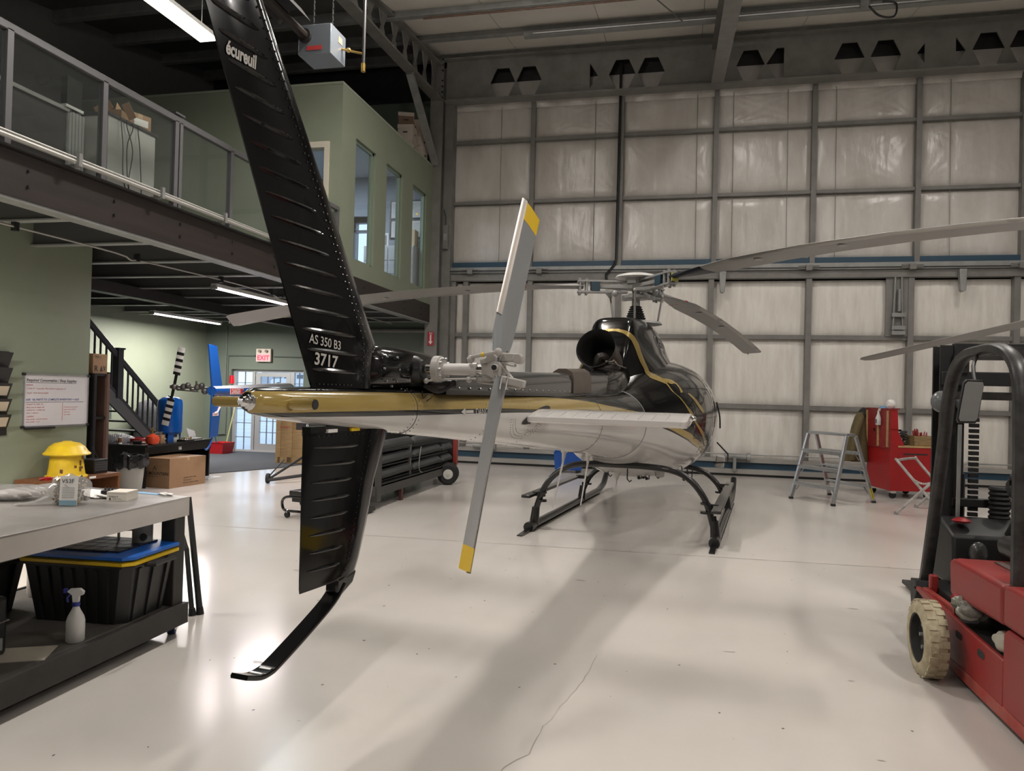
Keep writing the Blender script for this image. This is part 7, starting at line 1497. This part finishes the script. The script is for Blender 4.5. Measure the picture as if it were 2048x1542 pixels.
MB().lathe([(.085, 0), (.18, .02), (.185, .06), (.18, .10), (.085, .12)], (-4.66, 12.2, .187), (-1, 0, 0), 22).build('wheel', RUBBER, TT, world=True); MB().cyl((-4.8, 12.2, .187), (-3.9, 12.2, .187), .02).build('axle', STEEL, TT, world=True)
MB().bx(-3.96, -3.92, 10.2, 10.28, .0, .17).build('jack_leg', mat('jack_maroon', (.08, .025, .02), .5), TT, world=True)
mb = MB(); mb.bar((-4.2, 9.3, .2), (-4.0, 8.95, .1), .12, .08); mb.bx(-4.16, -3.86, 8.85, 9.12, .02, .07); mb.cyl((-4.05, 9.05, .06), (-4.05, 9.05, .16), .06); mb.build('tow_coupling', TD, TT, world=True)
CS = thing('creeper_seat', 'low black rolling work seat with tube frame and casters behind the lower fin', 'stool', (-4.42, 8.45, 0), -.2)
MB().bx(-.2, .22, -.2, .2, .27, .34).build('seat', mat('seat_vinyl', (.018, .018, .019)), CS, bevel=.02, seg=3); MB().bx(-.17, .18, -.17, .17, .2, .27).build('drawer', BLACK, CS); MB().bx(-.02, .15, -.12, .12, .13, .2).build('red_tray', RED, CS)
for y in (-.18, .16): MB().tube(smoothpts([(.1, y, .26), (-.2, y, .26), (-.30, y, .22), (-.31, y, .14), (-.26, y, .085), (-.1, y, .085), (.2, y, .085)], 3), .017, 8).build('tube_frame', BLACKG, CS)
for x in (-.23, .2):
    for y in (-.18, .16): MB().cyl((x, y - .015, .036), (x, y + .015, .036), .036, n=14).build('caster_wheel', RUBBER, CS); MB().cyl((x, y, .06), (x, y, .085), .016).build('caster_stem', CHROME, CS)
TF = thing('tow_frame', 'black ground handling frame with small wheels and a drooping bag behind the fin', 'frame', (-6.6, 11.6, 0))
TFM = mat('tow_black', (.02, .018, .017), .5)
for a, b, r_ in (((-6.64, 11.2, .08), (-6.45, 12.1, .42), .022), ((-6.62, 11.1, .06), (-6.0, 11.9, .14), .028), ((-6.72, 11.35, .12), (-6.62, 11.6, .36), .012), ((-6.5, 12.1, .35), (-6.5, 12.1, .9), .016), ((-6.5, 12.1, .4), (-6.3, 12.2, .75), .014), ((-6.5, 12.1, .45), (-6.0, 12.1, .43), .02), ((-6.55, 12.1, .9), (-5.9, 12.1, .9), .02), ((-6.0, 11.9, .0), (-6.0, 12.1, .9), .018)): MB().tube([a, b], r_, 8).build('frame_tube', TFM, TF, world=True)
w2 = MB().lathe([(.03, 0), (.08, .005), (.085, .03), (.08, .055), (.03, .06)], (-6.68, 11.15, .085), (1, .3, 0), 20).build('wheel', RUBBER, TF, world=True)
MB().tube(smoothpts([(-6.4, 12.0, .95), (-6.36, 11.95, .75), (-6.2, 11.95, .6), (-6.05, 11.98, .6)], 4), [.07, .08, .09, .1, .1, .1, .1, .1, .09, .08, .07, .06, .05], 12).build('drooping_bag', mat('bag_vinyl', (.012, .012, .013), .25), TF, world=True); MB().bx(-6.6, -5.9, 11.95, 12.3, .86, .98).build('frame_top', TFM, TF, world=True)
t = thing('blue_crate', 'blue plastic crate on the floor behind the left skid', 'crate', (-2.2, 15.25, 0), .1)
mb = MB(); Q = lambda a, b, z: [V(-a, -b, z), V(a, -b, z), V(a, b, z), V(-a, b, z)]
mb.loft([Q(.27, .2, .06), Q(.3, .22, .42), Q(.31, .23, .43), Q(.29, .21, .42), Q(.26, .18, .08)]).build('tub', mat('crate_blue', (.01, .07, .32), .4), t)
for x in (-.2, .2): MB().bx(x - .05, x + .05, -.2, .2, 0, .06).build('foot', BLACK, t)
for x in (-.15, 0, .15): MB().bx(x - .01, x + .01, -.225, -.2, .08, .4).build('rib', MATS['crate_blue'], t)
t = thing('wall_cable_tray', 'small grey electrical box on the door jamb beside the corner column', 'electrical box', (-5.28, 16.1, 4.85)); MB().bx(-.06, .06, -.05, .03, 0, .55).build('box', STEEL, t, bevel=.01); MB().tube([(0, -.02, .55), (0, -.02, .75), (-.05, -.02, .9)], .012, 6).build('cable', BLACK, t); MB().bx(-.04, .04, -.055, -.05, .2, .35).build('cover', STEEL_L, t)
